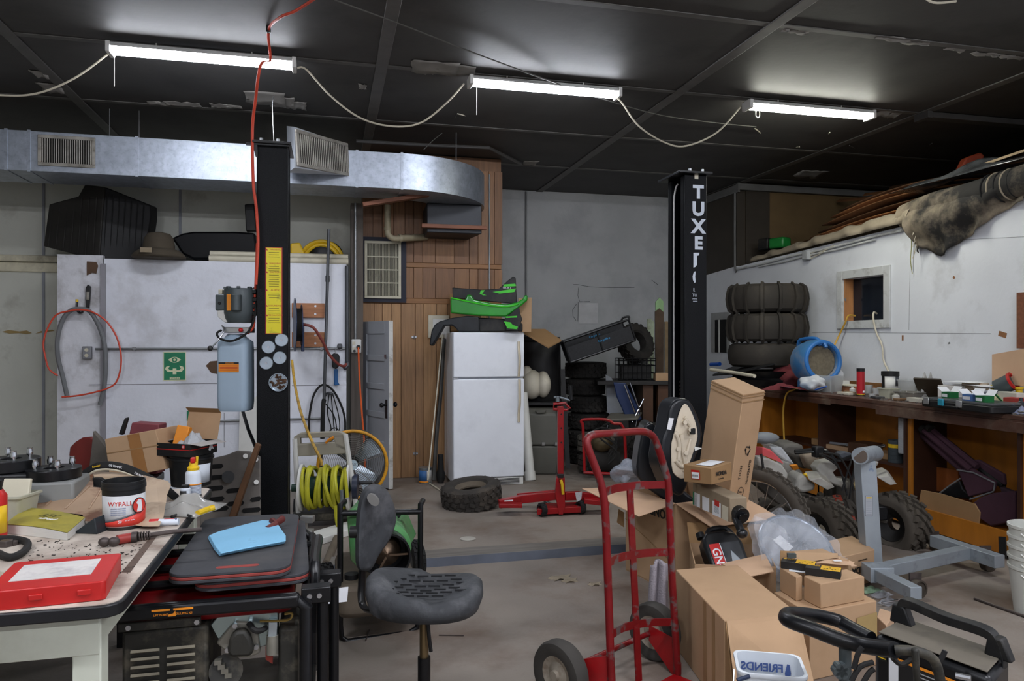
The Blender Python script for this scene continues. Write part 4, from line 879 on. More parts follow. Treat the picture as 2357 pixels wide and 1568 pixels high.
MB(Mb).quadslab([(-.16,.152,.1),(.16,.152,.1),(.16,.2,.31),(-.16,.2,.31)],(0,.004,0)).build('lid',CARD,ob_); MB(Mb).quadslab([(-.16,.2,.31),(.16,.2,.31),(.16,.16,.35),(-.16,.16,.35)],(0,.003,0)).build('lid_flap',CARDD,ob_)
MB(Mb).quadslab([(-.16,-.15,.1),(-.16,.13,.1),(-.3,.12,.11),(-.3,-.14,.11)],(0,0,.003)).build('flap',pm('grey_board','#a49f9b',.8),ob_)
MB(Mb).quadslab([(.16,-.15,.1),(.16,.15,.1),(.25,.15,.085),(.25,-.13,.085)],(0,0,.003)).build('flap',MATS['grey_board'],ob_)
tag(MB(Mb @ F((-.06,-.02,.05),R(20),R(-14),R(10))).box((0,0,.08),(.1,.06,.18)).build('orange_carton',ORNG,bev=.004),'small orange and white carton sticking up from the black parts box','carton')
BUB = pm('bubble_wrap','#cfd3d6',.2,var=.1,alpha=.6,bump=.5,bscl=90,spec=.8)
crumple('bubble_wrap','bubble wrap bulging out of the black parts box','bubble wrap',Mb @ V(.06,.0,.06),.13,.16,.08,BUB,8,R(-32))
tag(MB().slab([(272,1000),(286,963),(293,961),(292,968),(282,1002)],D5+.05,.025).build('black_crowbar',BLKP,bev=.005),'black steel bar rising behind the taped carton','bar')
tag(MB().slab([(297,998),(303,973),(366,977),(362,1092),(305,1092)],D5+.25,.1).build('maroon_case',pm('maroon_case','#7d3c42',.6),bev=.006),'maroon case standing behind the taped carton','case')
# under the table
ut = thing('yellow_tool_battery','small yellow and grey tool block on the floor under the table','tool',V(-1.1,3.05,0))
p = V(-1.215,2.93,0);
MB(F(p,.3)).box((0,0,.055),(.1,.07,.11)).build('body',pm('tool_grey','#6e6f66',.6),ut,bev=.012); MB(F(p,.3)).box((-.01,0,.056),(.03,.074,.115)).build('band',YEL,ut,bev=.008)
tag(MB().torus((-1.42,3.0,.085),.055,.03,Matrix.Rotation(R(80),4,'X')).build('cart_tyre',RUB),'small black wheel lying on the floor under the table','wheel')
tag(MB(F((-1.02,2.95,.06),R(55))).box((0,0,0),(.9,.1,.1)).build('steel_beam',pm('dull_beam','#6b675f',.6,.3),bev=.006),'dull steel beam lying on the floor under the table','beam')
# ================================================================ generator under the mats
gx0,gx1,gy0,gy1,gz = -.66,-.07,2.385,3.2,.70
gn = thing('generator','black framed red tank generator with dusty engine beside the white table','generator',(-.35,2.8,0))
DUST = pm('dusty_black','#25241f',.6,var=.3,scl=14,dirt='#6b6455',damt=.7,dscl=8,dlo=.5)
for y in (gy0,gy1): MB().tube([(gx0,y,.12),(gx0,y,gz-.03),(gx0+.03,y,gz),(gx1-.03,y,gz),(gx1,y,gz-.03),(gx1,y,.12)],.02,12).build('end_frame',BLKM,gn)
MB().bx(gx0+.02,gx1-.02,gy0-.022,gy0+.02,gz-.024,gz+.016).build('front_bar',BLKM,gn,bev=.008)
for x in (gx0,gx1):
    for z in (gz-.02,.14): MB().cyl((x,gy0,z),(x,gy1,z),.018,n=12).build('side_rail',BLKM,gn)
for y in (2.62,2.8,3.0): MB().cyl((gx0,y,gz),(gx1,y,gz),.014,n=10).build('cross_bar',BLKM,gn)
MB().prism(rpoly(gx0+.04,gx1-.04,gy0+.045,gy1-.1,.05),.635,gz-.015).build('fuel_tank',pm('red_tank','#7d1216',.35,var=.2,dirt='#3a2320',damt=.4),gn,bev=.02)
Mg = basis((0,gy0-.0225,gz-.004),(1,0,0),(0,0,1))
for k,(px,w_) in enumerate(((370,.05),(422,.055))):
    q = ony(px,1390,gy0-.0225); patch(Mg,q.x,.008,w_,.006,ORNG,gn,'decal'); text('LIFT POINT' if k == 0 else 'SOULEVEZ ICI',.008,Mg @ Matrix.Translation((q.x,-.006,.0005)),ORNG,gn)
q = ony(395,1396,gy0-.0225); MB(Mg).prism([(q.x-.01,-.012),(q.x+.012,-.012),(q.x+.01,.004),(q.x+.004,-.004),(q.x-.008,-.006)],0,.0008).build('decal',ORNG,gn,sa=0)
# louvred alternator panel
lx0,lx1 = -.6,-.36; yp = gy0+.03
MB().bx(lx0,lx1,yp,yp+.3,.14,.63).build('alternator_cover',DUST,gn,bev=.01)
SLT = pm('dusty_slat','#7d7766',.8,var=.2)
for cx in (lx0+.065,lx0+.165):
    for k in range(9): MB().box((cx,yp-.004,.57-k*.024),(.078,.014,.008),(R(-28),0,0)).build('louver',SLT,gn,sa=0)
for x in (lx0+.02,lx1-.03): MB().cyl((x,yp,.645),(x,yp-.012,.645),.008,n=8).build('bolt',STEEL,gn)
MB().bx(lx0-.01,lx1-.02,yp-.008,yp+.01,.632,.66).build('bracket',DUST,gn,bev=.003)
ENG = pm('dusty_aluminium','#8e8b80',.5,.5,var=.2,scl=12,dirt='#5f584a',damt=.6,dscl=6)
MB().bx(-.345,-.13,yp+.03,yp+.3,.14,.4).build('crankcase',ENG,gn,bev=.02)
Ms = basis((0,yp+.02,0),(1,0,0),(0,0,1))
def epoly(pts,y=yp+.02): return [(ony(a_,b_,y).x,ony(a_,b_,y).z) for a_,b_ in pts]
MB(Ms).prism(epoly(((484,1440),(500,1420),(545,1408),(600,1405),(640,1410),(640,1480),(560,1500),(500,1470))),-.05,.0).build('heat_shield',pm('shiny_shield','#9fb0b0',.25,.9,var=.2),gn,bev=.003)
MB(Ms).prism(epoly(((498,1478),(530,1440),(545,1428),(580,1430),(596,1460),(600,1500),(575,1512),(535,1510))),-.1,.012).build('cylinder_head',ENG,gn,bev=.006)
MB(Ms).prism(epoly(((527,1488),(533,1455),(548,1440),(568,1438),(580,1455),(588,1485),(580,1498),(535,1500))),.012,.05).build('valve_cover',DUST,gn,bev=.014)
for a_,b_ in ((523,1497),(590,1490),(541,1441),(575,1436)): q = ony(a_,b_,yp); MB().cyl((q.x,yp+.02,q.z),(q.x,yp-.004,q.z),.008,n=6).build('bolt',STEEL,gn)
MB().tube([ony(573,1435,yp),ony(585,1450,yp-.02),ony(600,1452,yp-.02),ony(612,1445,yp)],.009,8,sm=3).build('breather_hose',RUB,gn)
MB(Ms).prism(epoly(((620,1424),(640,1424),(638,1470),(618,1462))),.0,.03).build('pull_bracket',ZINC,gn,bev=.002)
MB().tube([ony(598,1430,yp-.02),ony(660,1428,yp-.02),ony(672,1418,yp-.02),ony(670,1412,yp-.02),ony(655,1414,yp-.02)],.004,6,sm=3).build('lock_pin',pm('brass_pin','#8a7440',.4,.7),gn)
MB().cyl(ony(627,1462,yp),ony(627,1505,yp),.018,n=12).build('oil_filler',ENG,gn); MB(Ms).prism(epoly(((612,1485),(630,1480),(628,1525),(612,1515))),0,.012).build('red_guard',pm('dull_red_guard','#7a2a1f',.5),gn)
for k in range(4): q = ony(500+8*k,1530+10*k,yp); MB().box((q.x,yp+.02,q.z),(.02,.02,.014)).build('cooling_fin',ENG,gn)
MB().cyl(ony(520,1545,yp+.02),ony(520,1545,yp+.06),.05,n=20).build('starter_hub',DUST,gn)
MB().bx(-.155,-.095,yp,yp+.3,.12,.6).build('muffler_box',DUST,gn,bev=.012)
for i,(x,y) in enumerate(((-.02,2.42),(.015,2.62))):
    MB().cyl((x,y,.26-.1*i),(x,y,.72-.02*i),.018,n=12).build('handle_tube',BLKM,gn); MB().lathe([(.0,0),(.024,0),(.024,.02),(.021,.03),(.021,.14),(.025,.15),(0,.15)],14,F((x,y,.24-.1*i))).build('grip',RUB,gn)
    MB().box((x-.02,y,.7-.02*i),(.09,.05,.05)).build('hinge_bracket',BLKM,gn,bev=.004)
    for dx in (-.04,-.01): MB().cyl((x+dx,y-.026,.7-.02*i),(x+dx,y-.031,.7-.02*i),.008,n=8).build('bolt',STEEL,gn)
MB().tube([(-.05,2.5,.55),(-.045,2.5,.74),(-.045,2.6,.76),(-.04,2.85,.76),(-.04,2.95,.72)],.017,10,sm=3).build('side_handle',BLKM,gn)
MB(F((.03,2.62,.62),.4,0,.1)).box((0,0,0),(.07,.002,.05)).build('paper_tag',PAPER,gn)
for y in (gy0+.03,gy1-.03):
    for x in (gx0+.03,gx1-.03): MB().cyl((x,y,0),(x,y,.12),.025,n=12).build('rubber_foot',RUB,gn)
MATG = pm('foam_grey','#3a3b3f',.75,var=.12,scl=10,dirt='#57534d',damt=.4); MATR = pm('foam_red','#8c3a34',.8)
def mat_(label,x0,x1,y0,y1,z,yaw,slot):
    c = V((x0+x1)/2,(y0+y1)/2,z); t = thing('kneeling_mat',label,'mat',c,'foam mats on the generator')
    P = rrect(x1-x0,y1-y0,.06,6); M_ = F(c,yaw)
    for k,mt in enumerate((MATG,MATR,MATG)): MB(M_).prism(P,.001+k*.0105,.011+k*.0105).build('foam_layer',mt,t,bev=.002)
    if slot: MB(M_).prism([(x+.02,y-(y1-y0)/2+.05) for x,y in rrect(.13,.024,.011,4)],.0321,.0326).build('hand_slot',MATR,t,sa=0)
mat_('lower grey and red foam mat peeking out on the generator top',-.43,-.08,2.46,3.22,.7165,R(3),False)
mat_('upper grey foam mat with hand slot under the blue towel',-.485,-.12,2.44,3.2,.7495,0,True)
tz = .783
tw = [(478,1240),(500,1231),(540,1220),(567,1213),(600,1205),(632,1206),(642,1222),(655,1240),(655,1252),(580,1266),(505,1281),(492,1266)]
TWL = pm('blue_shop_towel','#7fb6d6',.9,var=.06,dirt='#5d7f96',damt=.5,dscl=7,dlo=.62)
tt = thing('shop_towel','light blue folded shop towel lying on the foam mat','towel',onz(570,1245,tz))
for k in range(3): MB().quadslab([onz(x+k*1.5,y-k*2.2,tz+k*.006) for x,y in tw],(0,0,.0055)).build('fold',TWL,tt,bev=.0025)
tag(MB().tube([onz(615,1218,tz+.01),onz(636,1206,tz+.02)],.012,10).tube([onz(627,1200,tz+.02),onz(636,1206,tz+.02),onz(650,1194,tz+.03)],.014,10).build('red_mallet',pm('dark_red_rubber','#5f2522',.6)),'dark red rubber tee handle lying at the back of the mat','mallet')
# ================================================================ task chair
ch = thing('task_chair','worn dusty black swivel task chair in the middle foreground','chair',onz(978,1711,0))
CHM = pm('worn_chair_foam','#343639',.7,var=.25,scl=9,dirt='#77777a',damt=.6,dscl=5,dlo=.5,dhi=.75,bump=.1,bscl=60)
sc_ = dp(978,1352,2.72); Ms = F((sc_.x,sc_.y,.57),-TH)
def seat_ring(s,z,dx=0,dip=0):
    out = []
    for i in range(40):
        a_ = 2*PI*i/40; cxx,syy = math.cos(a_),math.sin(a_)
        x = .215*abs(cxx)**.85*(1 if cxx > 0 else -1); y = (.2+.02*cxx)*abs(syy)**.85*(1 if syy > 0 else -1)
        zz = z+dip*(.035*(x/.2)**2*(1 if x < 0 else .3)-.02*(y/.2)**2*(1 if x > 0 else 0))
        out.append(Ms @ Vector((x*s+dx,y*s,zz)))
    return out
MB().loft([seat_ring(.7,-.055),seat_ring(.93,-.045),seat_ring(1,-.012,0,.6),seat_ring(.985,.018,0,1),seat_ring(.9,.034,0,1),seat_ring(.72,.026,0,1),seat_ring(.4,.012),seat_ring(.05,.008)]).build('seat',CHM,ch,sa=60)
GRV = pm('seat_groove','#1a1b1d',.8)
for j in range(6):
    for i in range(6):
        x = -.15+.052*i+(.026 if j % 2 else 0); y = -.11+.044*j
        if (x/.17)**2+(y/.14)**2 > 1: continue
        rr_ = math.hypot(x/.215,y/.2); z = .012+.016*min(1,rr_/.75)+.035*(x/.2)**2*(1 if x < 0 else .3)*rr_
        MB(Ms).box((x,y,z+.002),(.042,.0035,.006)).build('tread_line',GRV,ch,sa=0)
bo = [(826,1311),(823,1270),(824,1215),(829,1165),(838,1135),(853,1119),(873,1116),(893,1130),(906,1158),(912,1188),(907,1218),(893,1248),(872,1278),(858,1305),(846,1316)]
B = MB(); bd = 2.95
mid = V(0,0,0)
outl = smooth([dp(x,y,bd+.0016*(x-825)) for x,y in bo],3,True)
cen = sum(outl,V(0,0,0))/len(outl)
back_n = (FW*1+RX*-.55).normalized()
rings = [[cen+(p-cen)*s+back_n*t for p in outl] for s,t in ((.12,-.002),(.6,-.006),(.86,-.014),(.97,-.008),(1.0,.008),(.98,.035),(.85,.05),(.3,.05))]
B.loft(rings).build('backrest',CHM,ch,sa=60)
hh = [dp(848+12*math.cos(a_)+6*math.sin(a_),1150+14*math.sin(a_),bd+.0) for a_ in [2*PI*i/16 for i in range(16)]]
MB().quadslab([p-FW*.012+RX*.02 for p in hh],FW*.02).build('hand_hole',pm('dusty_hole','#6f6d69',.9),ch)
MB().tube([dp(836,1290,bd+.05),dp(833,1340,bd+.05),dp(832,1375,bd+.03),dp(838,1398,bd),dp(860,1407,bd-.08),dp(930,1405,2.75)],.019,10,sm=4,flat=.6).build('back_bar',BLKM,ch)
kn = dp(818,1225,bd+.03); MB().cyl(kn-RX*.02,kn+RX*.02,.024,n=14).build('knob',BLKP,ch)
pc = Ms @ V(0,0,0); px_ = dp(976,1450,2.72)
MB().cyl((px_.x,px_.y,.5),(px_.x,px_.y,.3),.0165,n=18).build('gas_lift',pm('brass_tube','#7b6a4d',.35,.8),ch); MB().cyl((px_.x,px_.y,.335),(px_.x,px_.y,.09),.0235,n=18).build('outer_column',BLKM,ch)
MB().box((px_.x,px_.y,.507),(.16,.14,.02)).build('seat_plate',BLKM,ch)
MB().tube([dp(984,1425,2.7),dp(988,1470,2.69),dp(992,1500,2.69)],.007,8).build('lever',BLKP,ch)
for k in range(5):
    a_ = 2*PI*k/5+.6; e = V(px_.x+.27*math.cos(a_),px_.y+.27*math.sin(a_),.075)
    MB().cyl((px_.x,px_.y,.1),e,.024,.016,n=10).build('base_leg',BLKP,ch); MB().cyl(e+V(-.02*math.sin(a_),.02*math.cos(a_),-.045),e+V(.02*math.sin(a_),-.02*math.cos(a_),-.045),.028,n=14).build('caster',RUB,ch)
# ================================================================ torpedo heater
he = thing('torpedo_heater','green torpedo space heater on wheels with black tube handle frame','heater',onz(870,1440,0))
GRN = pm('heater_green','#4f8a52',.5,var=.12,dirt='#8a8a70',damt=.5,dscl=5)
A_,B_ = dp(893,1283,3.55),dp(864,1215,4.2); B_.z = A_.z; ax = (A_-B_).normalized()
Mh = basis(B_,ax.cross(UP)*-1,UP.cross(UP) if False else UP); Mh = Matrix.Translation(B_) @ ax.to_track_quat('Z','Y').to_matrix().to_4x4()
Lh = (A_-B_).length
MB().lathe([(0,0),(.11,0),(.132,.03),(.132,Lh*.8),(.112,Lh*.84),(.108,Lh*.84),(.108,Lh*.1),(0,Lh*.1)],32,Mh,closed=True).build('shroud',GRN,he)
MB().lathe([(.107,Lh*.8),(.112,Lh*.9),(.112,Lh),(.102,Lh),(.098,Lh*.7),(0,Lh*.7)],32,Mh).build('outlet_ring',BLKM,he)
MB().lathe([(.095,Lh*.72),(.07,Lh*.86),(0,Lh*.93)],24,Mh).build('flame_cone',pm('burnt_steel','#7d6a58',.35,.9,var=.3),he)
for k in range(3): a_ = 2*PI*k/3; MB(Mh).box((.055*math.cos(a_),.055*math.sin(a_),Lh*.95),(.09,.01,.006),(0,0,a_)).build('cone_arm',MATS['burnt_steel'],he)
MB().quadslab([dp(x,y,3.75) for x,y in ((797,1180),(822,1165),(826,1310),(806,1290))],FW*.3).build('side_cover',GRN,he,bev=.006); MB().quadslab([dp(x,y,3.72) for x,y in ((906,1210),(914,1215),(938,1272),(925,1262))],FW*.35).build('side_cover',GRN,he,bev=.006)
TNK = pm('dusty_tank','#63594c',.7,.2,var=.2)
tc_ = onz(872,1420,0); Mt_ = F((dp(862,1350,3.95).x,dp(862,1350,3.95).y,0),-TH+R(15))
MB(Mt_).prism(rrect(.4,.62,.06,5),.13,.3).build('fuel_tank',TNK,he,bev=.03); MB(Mt_).cyl((-.13,-.2,.3),(-.13,-.2,.325),.035,n=16).build('tank_cap',BLKP,he)
fl_,fr_ = dp(783,1165,3.68),dp(968,1162,3.84); lb2,rb2 = onz(783,1478,.012),onz(965,1450,.012); bh = FW*.1
MB().tube([fl_+bh,fl_+V(0,0,.0),dp(783,1180,3.68),dp(783,1440,3.68),dp(786,1468,3.69),dp(800,1477,3.69),dp(940,1458,3.82),dp(960,1445,3.84),dp(967,1420,3.84),dp(968,1180,3.84),fr_,fr_+bh],.0145,12).build('handle_frame',BLKM,he)
MB().tube([dp(783,1182,3.68),dp(968,1178,3.84)],.0145,12).build('top_bar',BLKM,he); MB().tube([dp(905,1186,4.0),dp(925,1192,4.0),dp(930,1215,4.0),dp(933,1300,4.05)],.012,10,sm=3).build('rear_bar',BLKM,he)
def knobby(m,Ro,Ri,W,mat,lugs=18,rows=3,lh=.012,lw=.5,ang=0,gap=.55,seed=0):
    mb = MB(m); sh = Ro-lh; H_ = (Ro-Ri)
    mb.lathe([(Ri,-W*.34),(Ri+.18*H_,-W*.47),(Ri+.5*H_,-W*.5),(sh-.14*H_,-W*.47),(sh-.02*H_,-W*.4),(sh,-W*.2),(sh,W*.2),(sh-.02*H_,W*.4),(sh-.14*H_,W*.47),(Ri+.5*H_,W*.5),(Ri+.18*H_,W*.47),(Ri,W*.34)],40,closed=True)
    for j in range(rows):
        z = (j-(rows-1)/2)*W*.86/rows
        for i in range(lugs):
            a_ = 2*PI*(i+.5*(j % 2))/lugs; rr_ = sh+lh*.35-(.03*H_ if abs(z) > W*.3 else 0)
            mb.box((rr_*math.cos(a_),rr_*math.sin(a_),z),(lh*1.5,2*PI*Ro/lugs*gap,W*.86/rows*lw*1.4),(ang*(1 if z >= 0 else -1),0,a_))
    return mb
WHG = pm('dull_rim','#6b6b68',.5,.5,var=.2)
for (px,py),yaw in (((750,1400),25),((955,1336),25)):
    q = onz(px,py,0); q.z = .125; Mw_ = F(q,-TH+R(yaw)) @ Matrix.Rotation(R(90),4,'Y')
    w_ = knobby(Mw_,.125,.07,.085,RUB,16,4,.006).build('wheel',RUB,he); MB(Mw_).lathe([(0,-.03),(.072,-.025),(.072,.025),(0,.03)],20).build('hub',WHG,w_)
# ================================================================ hose reel cart, drum fan
BGE = pm('beige_cart','#9d9889',.55,var=.08,dirt='#6b6558',damt=.4); YHS = pm('yellow_green_hose','#b8b52e',.45,var=.12,dirt='#6b6d28',damt=.4,dscl=9)
Dc = 5.92; cart = thing('hose_cart','beige garden hose reel cart wound with yellow hose','hose cart',onz(745,1228,0))
ho = [(676,1048),(677,1008),(690,998),(780,994),(794,1000),(800,1040),(780,1044),(690,1050)]; hi = [(690,1012),(700,1006),(765,1000),(768,1015),(750,1020),(700,1022)]
fr_h = MB(); k_ = len(ho); O_ = [dp(x,y,Dc) for x,y in ho]
for seg in (((676,1050),(676,1005),(690,1005),(692,1050)),((676,1006),(690,997),(780,993),(796,1000),(793,1006),(690,1009)),((688,1022),(770,1018),(798,1030),(801,1044),(676,1052)),((768,1002),(796,1000),(801,1040),(772,1030))): fr_h.quadslab([dp(x,y,Dc) for x,y in seg],FW*.05)
fr_h.build('handle_panel',BGE,cart,bev=.006)
for a,b in (((795,1000),(826,1210)),((679,1010),(688,1215))): MB().tube([dp(*a,Dc),dp(*b,Dc)],.02,8).build('side_bar',WPL,cart)
rc = dp(748,1122,Dc);
def axm(c): return Matrix.Translation(c) @ (RX+FW*.1).normalized().to_track_quat('Z','Y').to_matrix().to_4x4()
MA = axm(rc)
for z in (-.19,.18): MB(MA).lathe([(.04,0),(.185,0),(.185,.018),(.17,.02),(.04,.012)],36,Matrix.Translation((0,0,z)),closed=True).build('flange',WPL,cart)
MB(MA).lathe([(0,-.26),(.03,-.26),(.03,-.19),(.09,-.18),(.09,.18),(.03,.2),(.03,.25),(0,.25)],20).build('drum',pm('dark_green_hose','#1f4034',.5),cart)
MB(MA).lathe([(.0,.22),(.1,.22),(.1,.26),(0,.26)],24).build('crank_hub',pm('navy_crank','#232a3d',.4),cart); MB(MA).cyl((.05,.02,.25),(.05,.02,.37),.014,n=10).build('crank_handle',BLKP,cart)
hz = [-.15,-.12,-.085,-.05,-.02,.02,.05,.075,.1,.125,.15]
for i,z in enumerate(hz):
    tl_ = random.uniform(-.05,.05); r_ = .15+random.uniform(-.012,.018)
    MB(MA).tube([(r_*math.cos(a_),r_*math.sin(a_),z+tl_*math.sin(a_+i)) for a_ in [2*PI*k/28 for k in range(28)]],.0165,8,closed=True).build('hose_coil',YHS,cart)
MB().tube([dp(793,1080,Dc-.17),dp(797,1120,Dc-.19),dp(799,1145,Dc-.19)],.014,8).build('hose_end',YHS,cart); MB().cyl(dp(786,1128,Dc-.21),dp(788,1160,Dc-.21),.016,n=12).build('coupling',ZINC,cart)
MB().tube([dp(772,1165,Dc-.18),dp(775,1200,Dc-.18),dp(782,1222,Dc-.15)],.014,8,sm=3).build('hose_tail',YHS,cart)
tag(MB().tube([dp(750,1020,Dc-.04),dp(757,1012,Dc-.05),dp(768,1006,Dc-.04)],.009,8).build('yellow_tie',ORNG,cart))
MB().bx(rc.x-.25,rc.x+.25,rc.y-.03,rc.y+.22,.06,.12).build('base_tray',DUST,cart,bev=.01)
for s in (-1,1): q = V(rc.x+s*.23,rc.y+.2,.1); MB().cyl(q-V(.02,0,0),q+V(.02,0,0),.1,n=24).build('wheel',RUB,cart)
for s in (-1,1): q = V(rc.x+s*.2,rc.y-.02,0); MB().cyl(q,q+V(0,0,.07),.02,n=10).build('foot',RUB,cart)
Df = 6.5; fc = dp(812,1068,Df); fan = thing('drum_fan','big yellow rimmed drum fan with wire grille behind the hose cart','fan',V(fc.x,fc.y,0))
FYL = pm('fan_yellow','#d99b25',.45,var=.12,dirt='#6b5530',damt=.5,dscl=9); WIRE = pm('grille_wire','#6f6c66',.45,.7)
Mf = Matrix.Translation(fc) @ (FW*-1+RX*.18).normalized().to_track_quat('Z','Y').to_matrix().to_4x4()
Rf = .295
MB(Mf).torus((0,0,.05),Rf,.014).build('rim',FYL,fan); MB(Mf).lathe([(Rf-.012,.05),(Rf-.012,-.22),(Rf-.02,-.22),(Rf-.02,.05)],40,closed=True).build('drum',pm('fan_drum','#4d453a',.6,.2,var=.2),fan)
sp = [((.03+.0155*t_/2/PI)*math.cos(t_),(.03+.0155*t_/2/PI)*math.sin(t_),.062-.012*((.03+.0155*t_/2/PI)/Rf)) for t_ in [i*2*PI/26 for i in range(26*17)]]
MB(Mf).tube(sp,.0019,4).build('wire_spiral',WIRE,fan)
for k in range(6): a_ = 2*PI*k/6+.3; MB(Mf).tube([(.03*math.cos(a_),.03*math.sin(a_),.066),(Rf*math.cos(a_),Rf*math.sin(a_),.052)],.003,5).build('radial_wire',WIRE,fan)
for k in range(4):
    a_ = PI/2*k+.75; MB(Mf @ Matrix.Rotation(a_,4,'Z')).quadslab([(.05,-.03,-.04),(.24,-.1,-.03),(.255,.08,-.09),(.05,.03,-.07)],(0,0,.003)).build('blade',ZINC,fan)
MB(Mf).cyl((0,0,-.15),(0,0,-.02),.055,n=20).build('motor',BLKP,fan); MB(Mf).cyl((0,0,.058),(0,0,.07),.045,n=24).build('badge',pm('badge_blue','#bcd0da',.4),fan); text('MAX',.03,Mf @ Matrix.Translation((0,.006,.0705)),NAVY,fan)
MB().box((fc.x,fc.y+.1,fc.z/2-.1),(.4,.05,fc.z-.28)).build('stand',BLKM,fan); MB().bx(fc.x-.25,fc.x+.25,fc.y-.05,fc.y+.3,0,.04).build('base',BLKM,fan,bev=.01)
# ================================================================ clutter round the lift post foot
ep = thing('slotted_skid_plate','grey plastic skid plate with long slots standing beside the lift post','skid plate',dp(530,1190,4.3))
SKP = pm('grey_skid_plastic','#6a6560',.65,var=.15,dirt='#8c8272',damt=.5,dscl=5)
MB().slab([(462,1062),(490,1055),(520,1048),(545,1038),(575,1040),(598,1052),(600,1367),(470,1367),(455,1120)],4.36,.02).build('plate',SKP,ep,bev=.006)
for x0,y0,w_ in ((470,1075,40),(472,1100,38),(474,1125,36),(478,1150,34),(486,1172,36),(520,1130,30),(522,1160,36),(556,1175,40),(575,1150,22),(580,1195,30),(525,1195,36)):
    MB().slab([(x0+4,y0-4),(x0+w_,y0-7),(x0+w_+4,y0-2),(x0+w_,y0+3),(x0+5,y0+6),(x0,y0+2)],4.355,.006).build('slot',BLACK,ep,sa=0)
MB().cyl(dp(525,1098,4.37),dp(525,1098,4.34),.035,n=20).build('round_boss',BLKP,ep)
for px,py in ((565,1050),(589,1058),(590,1110)): MB().cyl(dp(px,py,4.36),dp(px,py,4.345),.014,n=12).build('rivet',WPL,ep)
tag(MB().quadslab([dp(x,y,4.28) for x,y in ((524,1195),(540,1195),(598,1026),(588,1020))],FW*.035).build('wooden_stake',pm('oak_stick','#5d4029',.6,var=.2),bev=.003),'dark wooden stake leaning against the lift post','stick')
tag(MB().tube([dp(557,940,4.9),dp(572,990,4.7),dp(595,1045,4.55)],.011,8).build('black_bar',BLKM),'thin black rod slanting down below the oil tank','rod')
tag(MB().quadslab([ony(x,y,YW-.05) for x,y in ((552,945),(598,905),(598,1075),(548,1075))],(0,.02,0)).build('white_board',WPL),'white board leaning on the wall behind the lift post','board')
tag(MB().cyl(dp(586,1108,4.5),dp(586,1165,4.5),.025,n=16).build('black_canister',BLKP),'small black cylinder beside the lift post foot','canister')
tag(MB().quadslab([onz(715,1225,.05),onz(800,1200,.05),onz(808,1218,.05),onz(722,1245,.05)],(0,0,-.049)).build('white_plank',WPL,bev=.004),'white painted plank on the floor under the hose cart','plank')
br = thing('metal_bracket','silver channel bracket standing beside the lift post foot','bracket',onz(704,1330,0) if False else dp(704,1245,4.75))
MB().slab([(690,1190),(720,1190),(719,1205),(703,1205),(703,1222),(718,1222),(716,1250),(690,1250)],4.75,.06).build('channel',ALU,br,bev=.003)
tag(MB().cyl(onz(750,1300,.03),onz(775,1240,.03),.028,n=14).build('rusty_pipe',TNK),'rusty pipe length lying on the floor behind the generator','pipe')
# ================================================================ fridge and what lies on it
fx0,fx1,fy0,fy1,fz = 1.228,1.976,7.45,8.05,1.584
FRG = pm('fridge_white','#e6eaf1',.35,var=.02,dirt='#b5b9bf',damt=.25,dscl=3); HDL = pm('fridge_handle','#cfc4ae',.45)
fr = thing('refrigerator','white top freezer refrigerator standing in front of the wood wall','refrigerator',((fx0+fx1)/2,(fy0+fy1)/2,0))
MB().bx(fx0,fx1,fy0+.055,fy1,.03,fz).build('cabinet',FRG,fr,bev=.008)
zsm = 1.112
MB().bx(fx0,fx1,fy0,fy0+.05,zsm+.008,fz).build('freezer_door',FRG,fr,bev=.012,seg=3); MB().bx(fx0,fx1,fy0,fy0+.05,.085,zsm-.008).build('fridge_door',FRG,fr,bev=.012,seg=3)
hx = fx1-.06
for z0,z1 in ((zsm+.005,1.49),(.64,zsm-.015)):
    MB().tube([(hx,fy0-.004,z0+.01),(hx,fy0-.03,z0+.1) if z0 > 1 else (hx,fy0-.006,z0+.1),(hx,fy0-.04,(z0+z1)/2),(hx,fy0-.006,z1-.06) if z0 > 1 else (hx,fy0-.035,z1-.06),(hx,fy0-.004 if z0 > 1 else fy0-.03,z1)],.021,10,sm=4,flat=.5).build('handle',HDL,fr)
gl = MB().bx(fx0+.35,fx1-.01,fy0+.01,fy0+.03,.005,.078).build('toe_grille',WPL,fr)
for k in range(5): MB().bx(fx0+.37,fx1-.05,fy0+.006,fy0+.0098,.015+k*.012,.02+k*.012).build('slot',BLACK,gl,sa=0)
for x in (fx0+.05,fx1-.05):
    for y in (fy0+.1,fy1-.06): MB().cyl((x,y,0),(x,y,.03),.02,n=10).build('foot',BLKP,fr)
MB().bx(fx0-.0,fx0+.05,fy0-.001,fy0+.02,zsm-.006,zsm+.006).build('hinge',STEEL,fr)
GLG = pm('lime_green_gloss','#1f8a22',.25,var=.25,scl=3,coat=.5); LIM = pm('lime_decal','#3fc12a',.4)
Dg = dep((1.55,fy0+.1,0))
def pslab(name,label,cat,pts,d,th,mat,bev=.006,df=None): return tag(MB().slab(pts,d,th,df).build(name,mat,bev=bev),label,cat)
bf = thing('black_fender','scuffed black plastic fender lying on top of the refrigerator','fender',dp(1100,764,Dg))
MB().slab([(988,794),(993,762),(1000,748),(1012,740),(1040,732),(1075,727),(1102,729),(1105,764),(1056,764),(1048,755),(1040,749),(1022,750),(1012,768),(995,797)],Dg-.1,.18).build('arch',pm('scuffed_black','#1c1f23',.45,var=.5,scl=8),bf,bev=.012)
MB().slab([(1100,731),(1160,734),(1203,745),(1203,763),(1100,764)],Dg-.05,.14).build('panel',BLKP,bf,bev=.01)
gf = thing('green_fairing','glossy dark green fairing shell on top of the black fender','fairing',dp(1120,725,Dg))
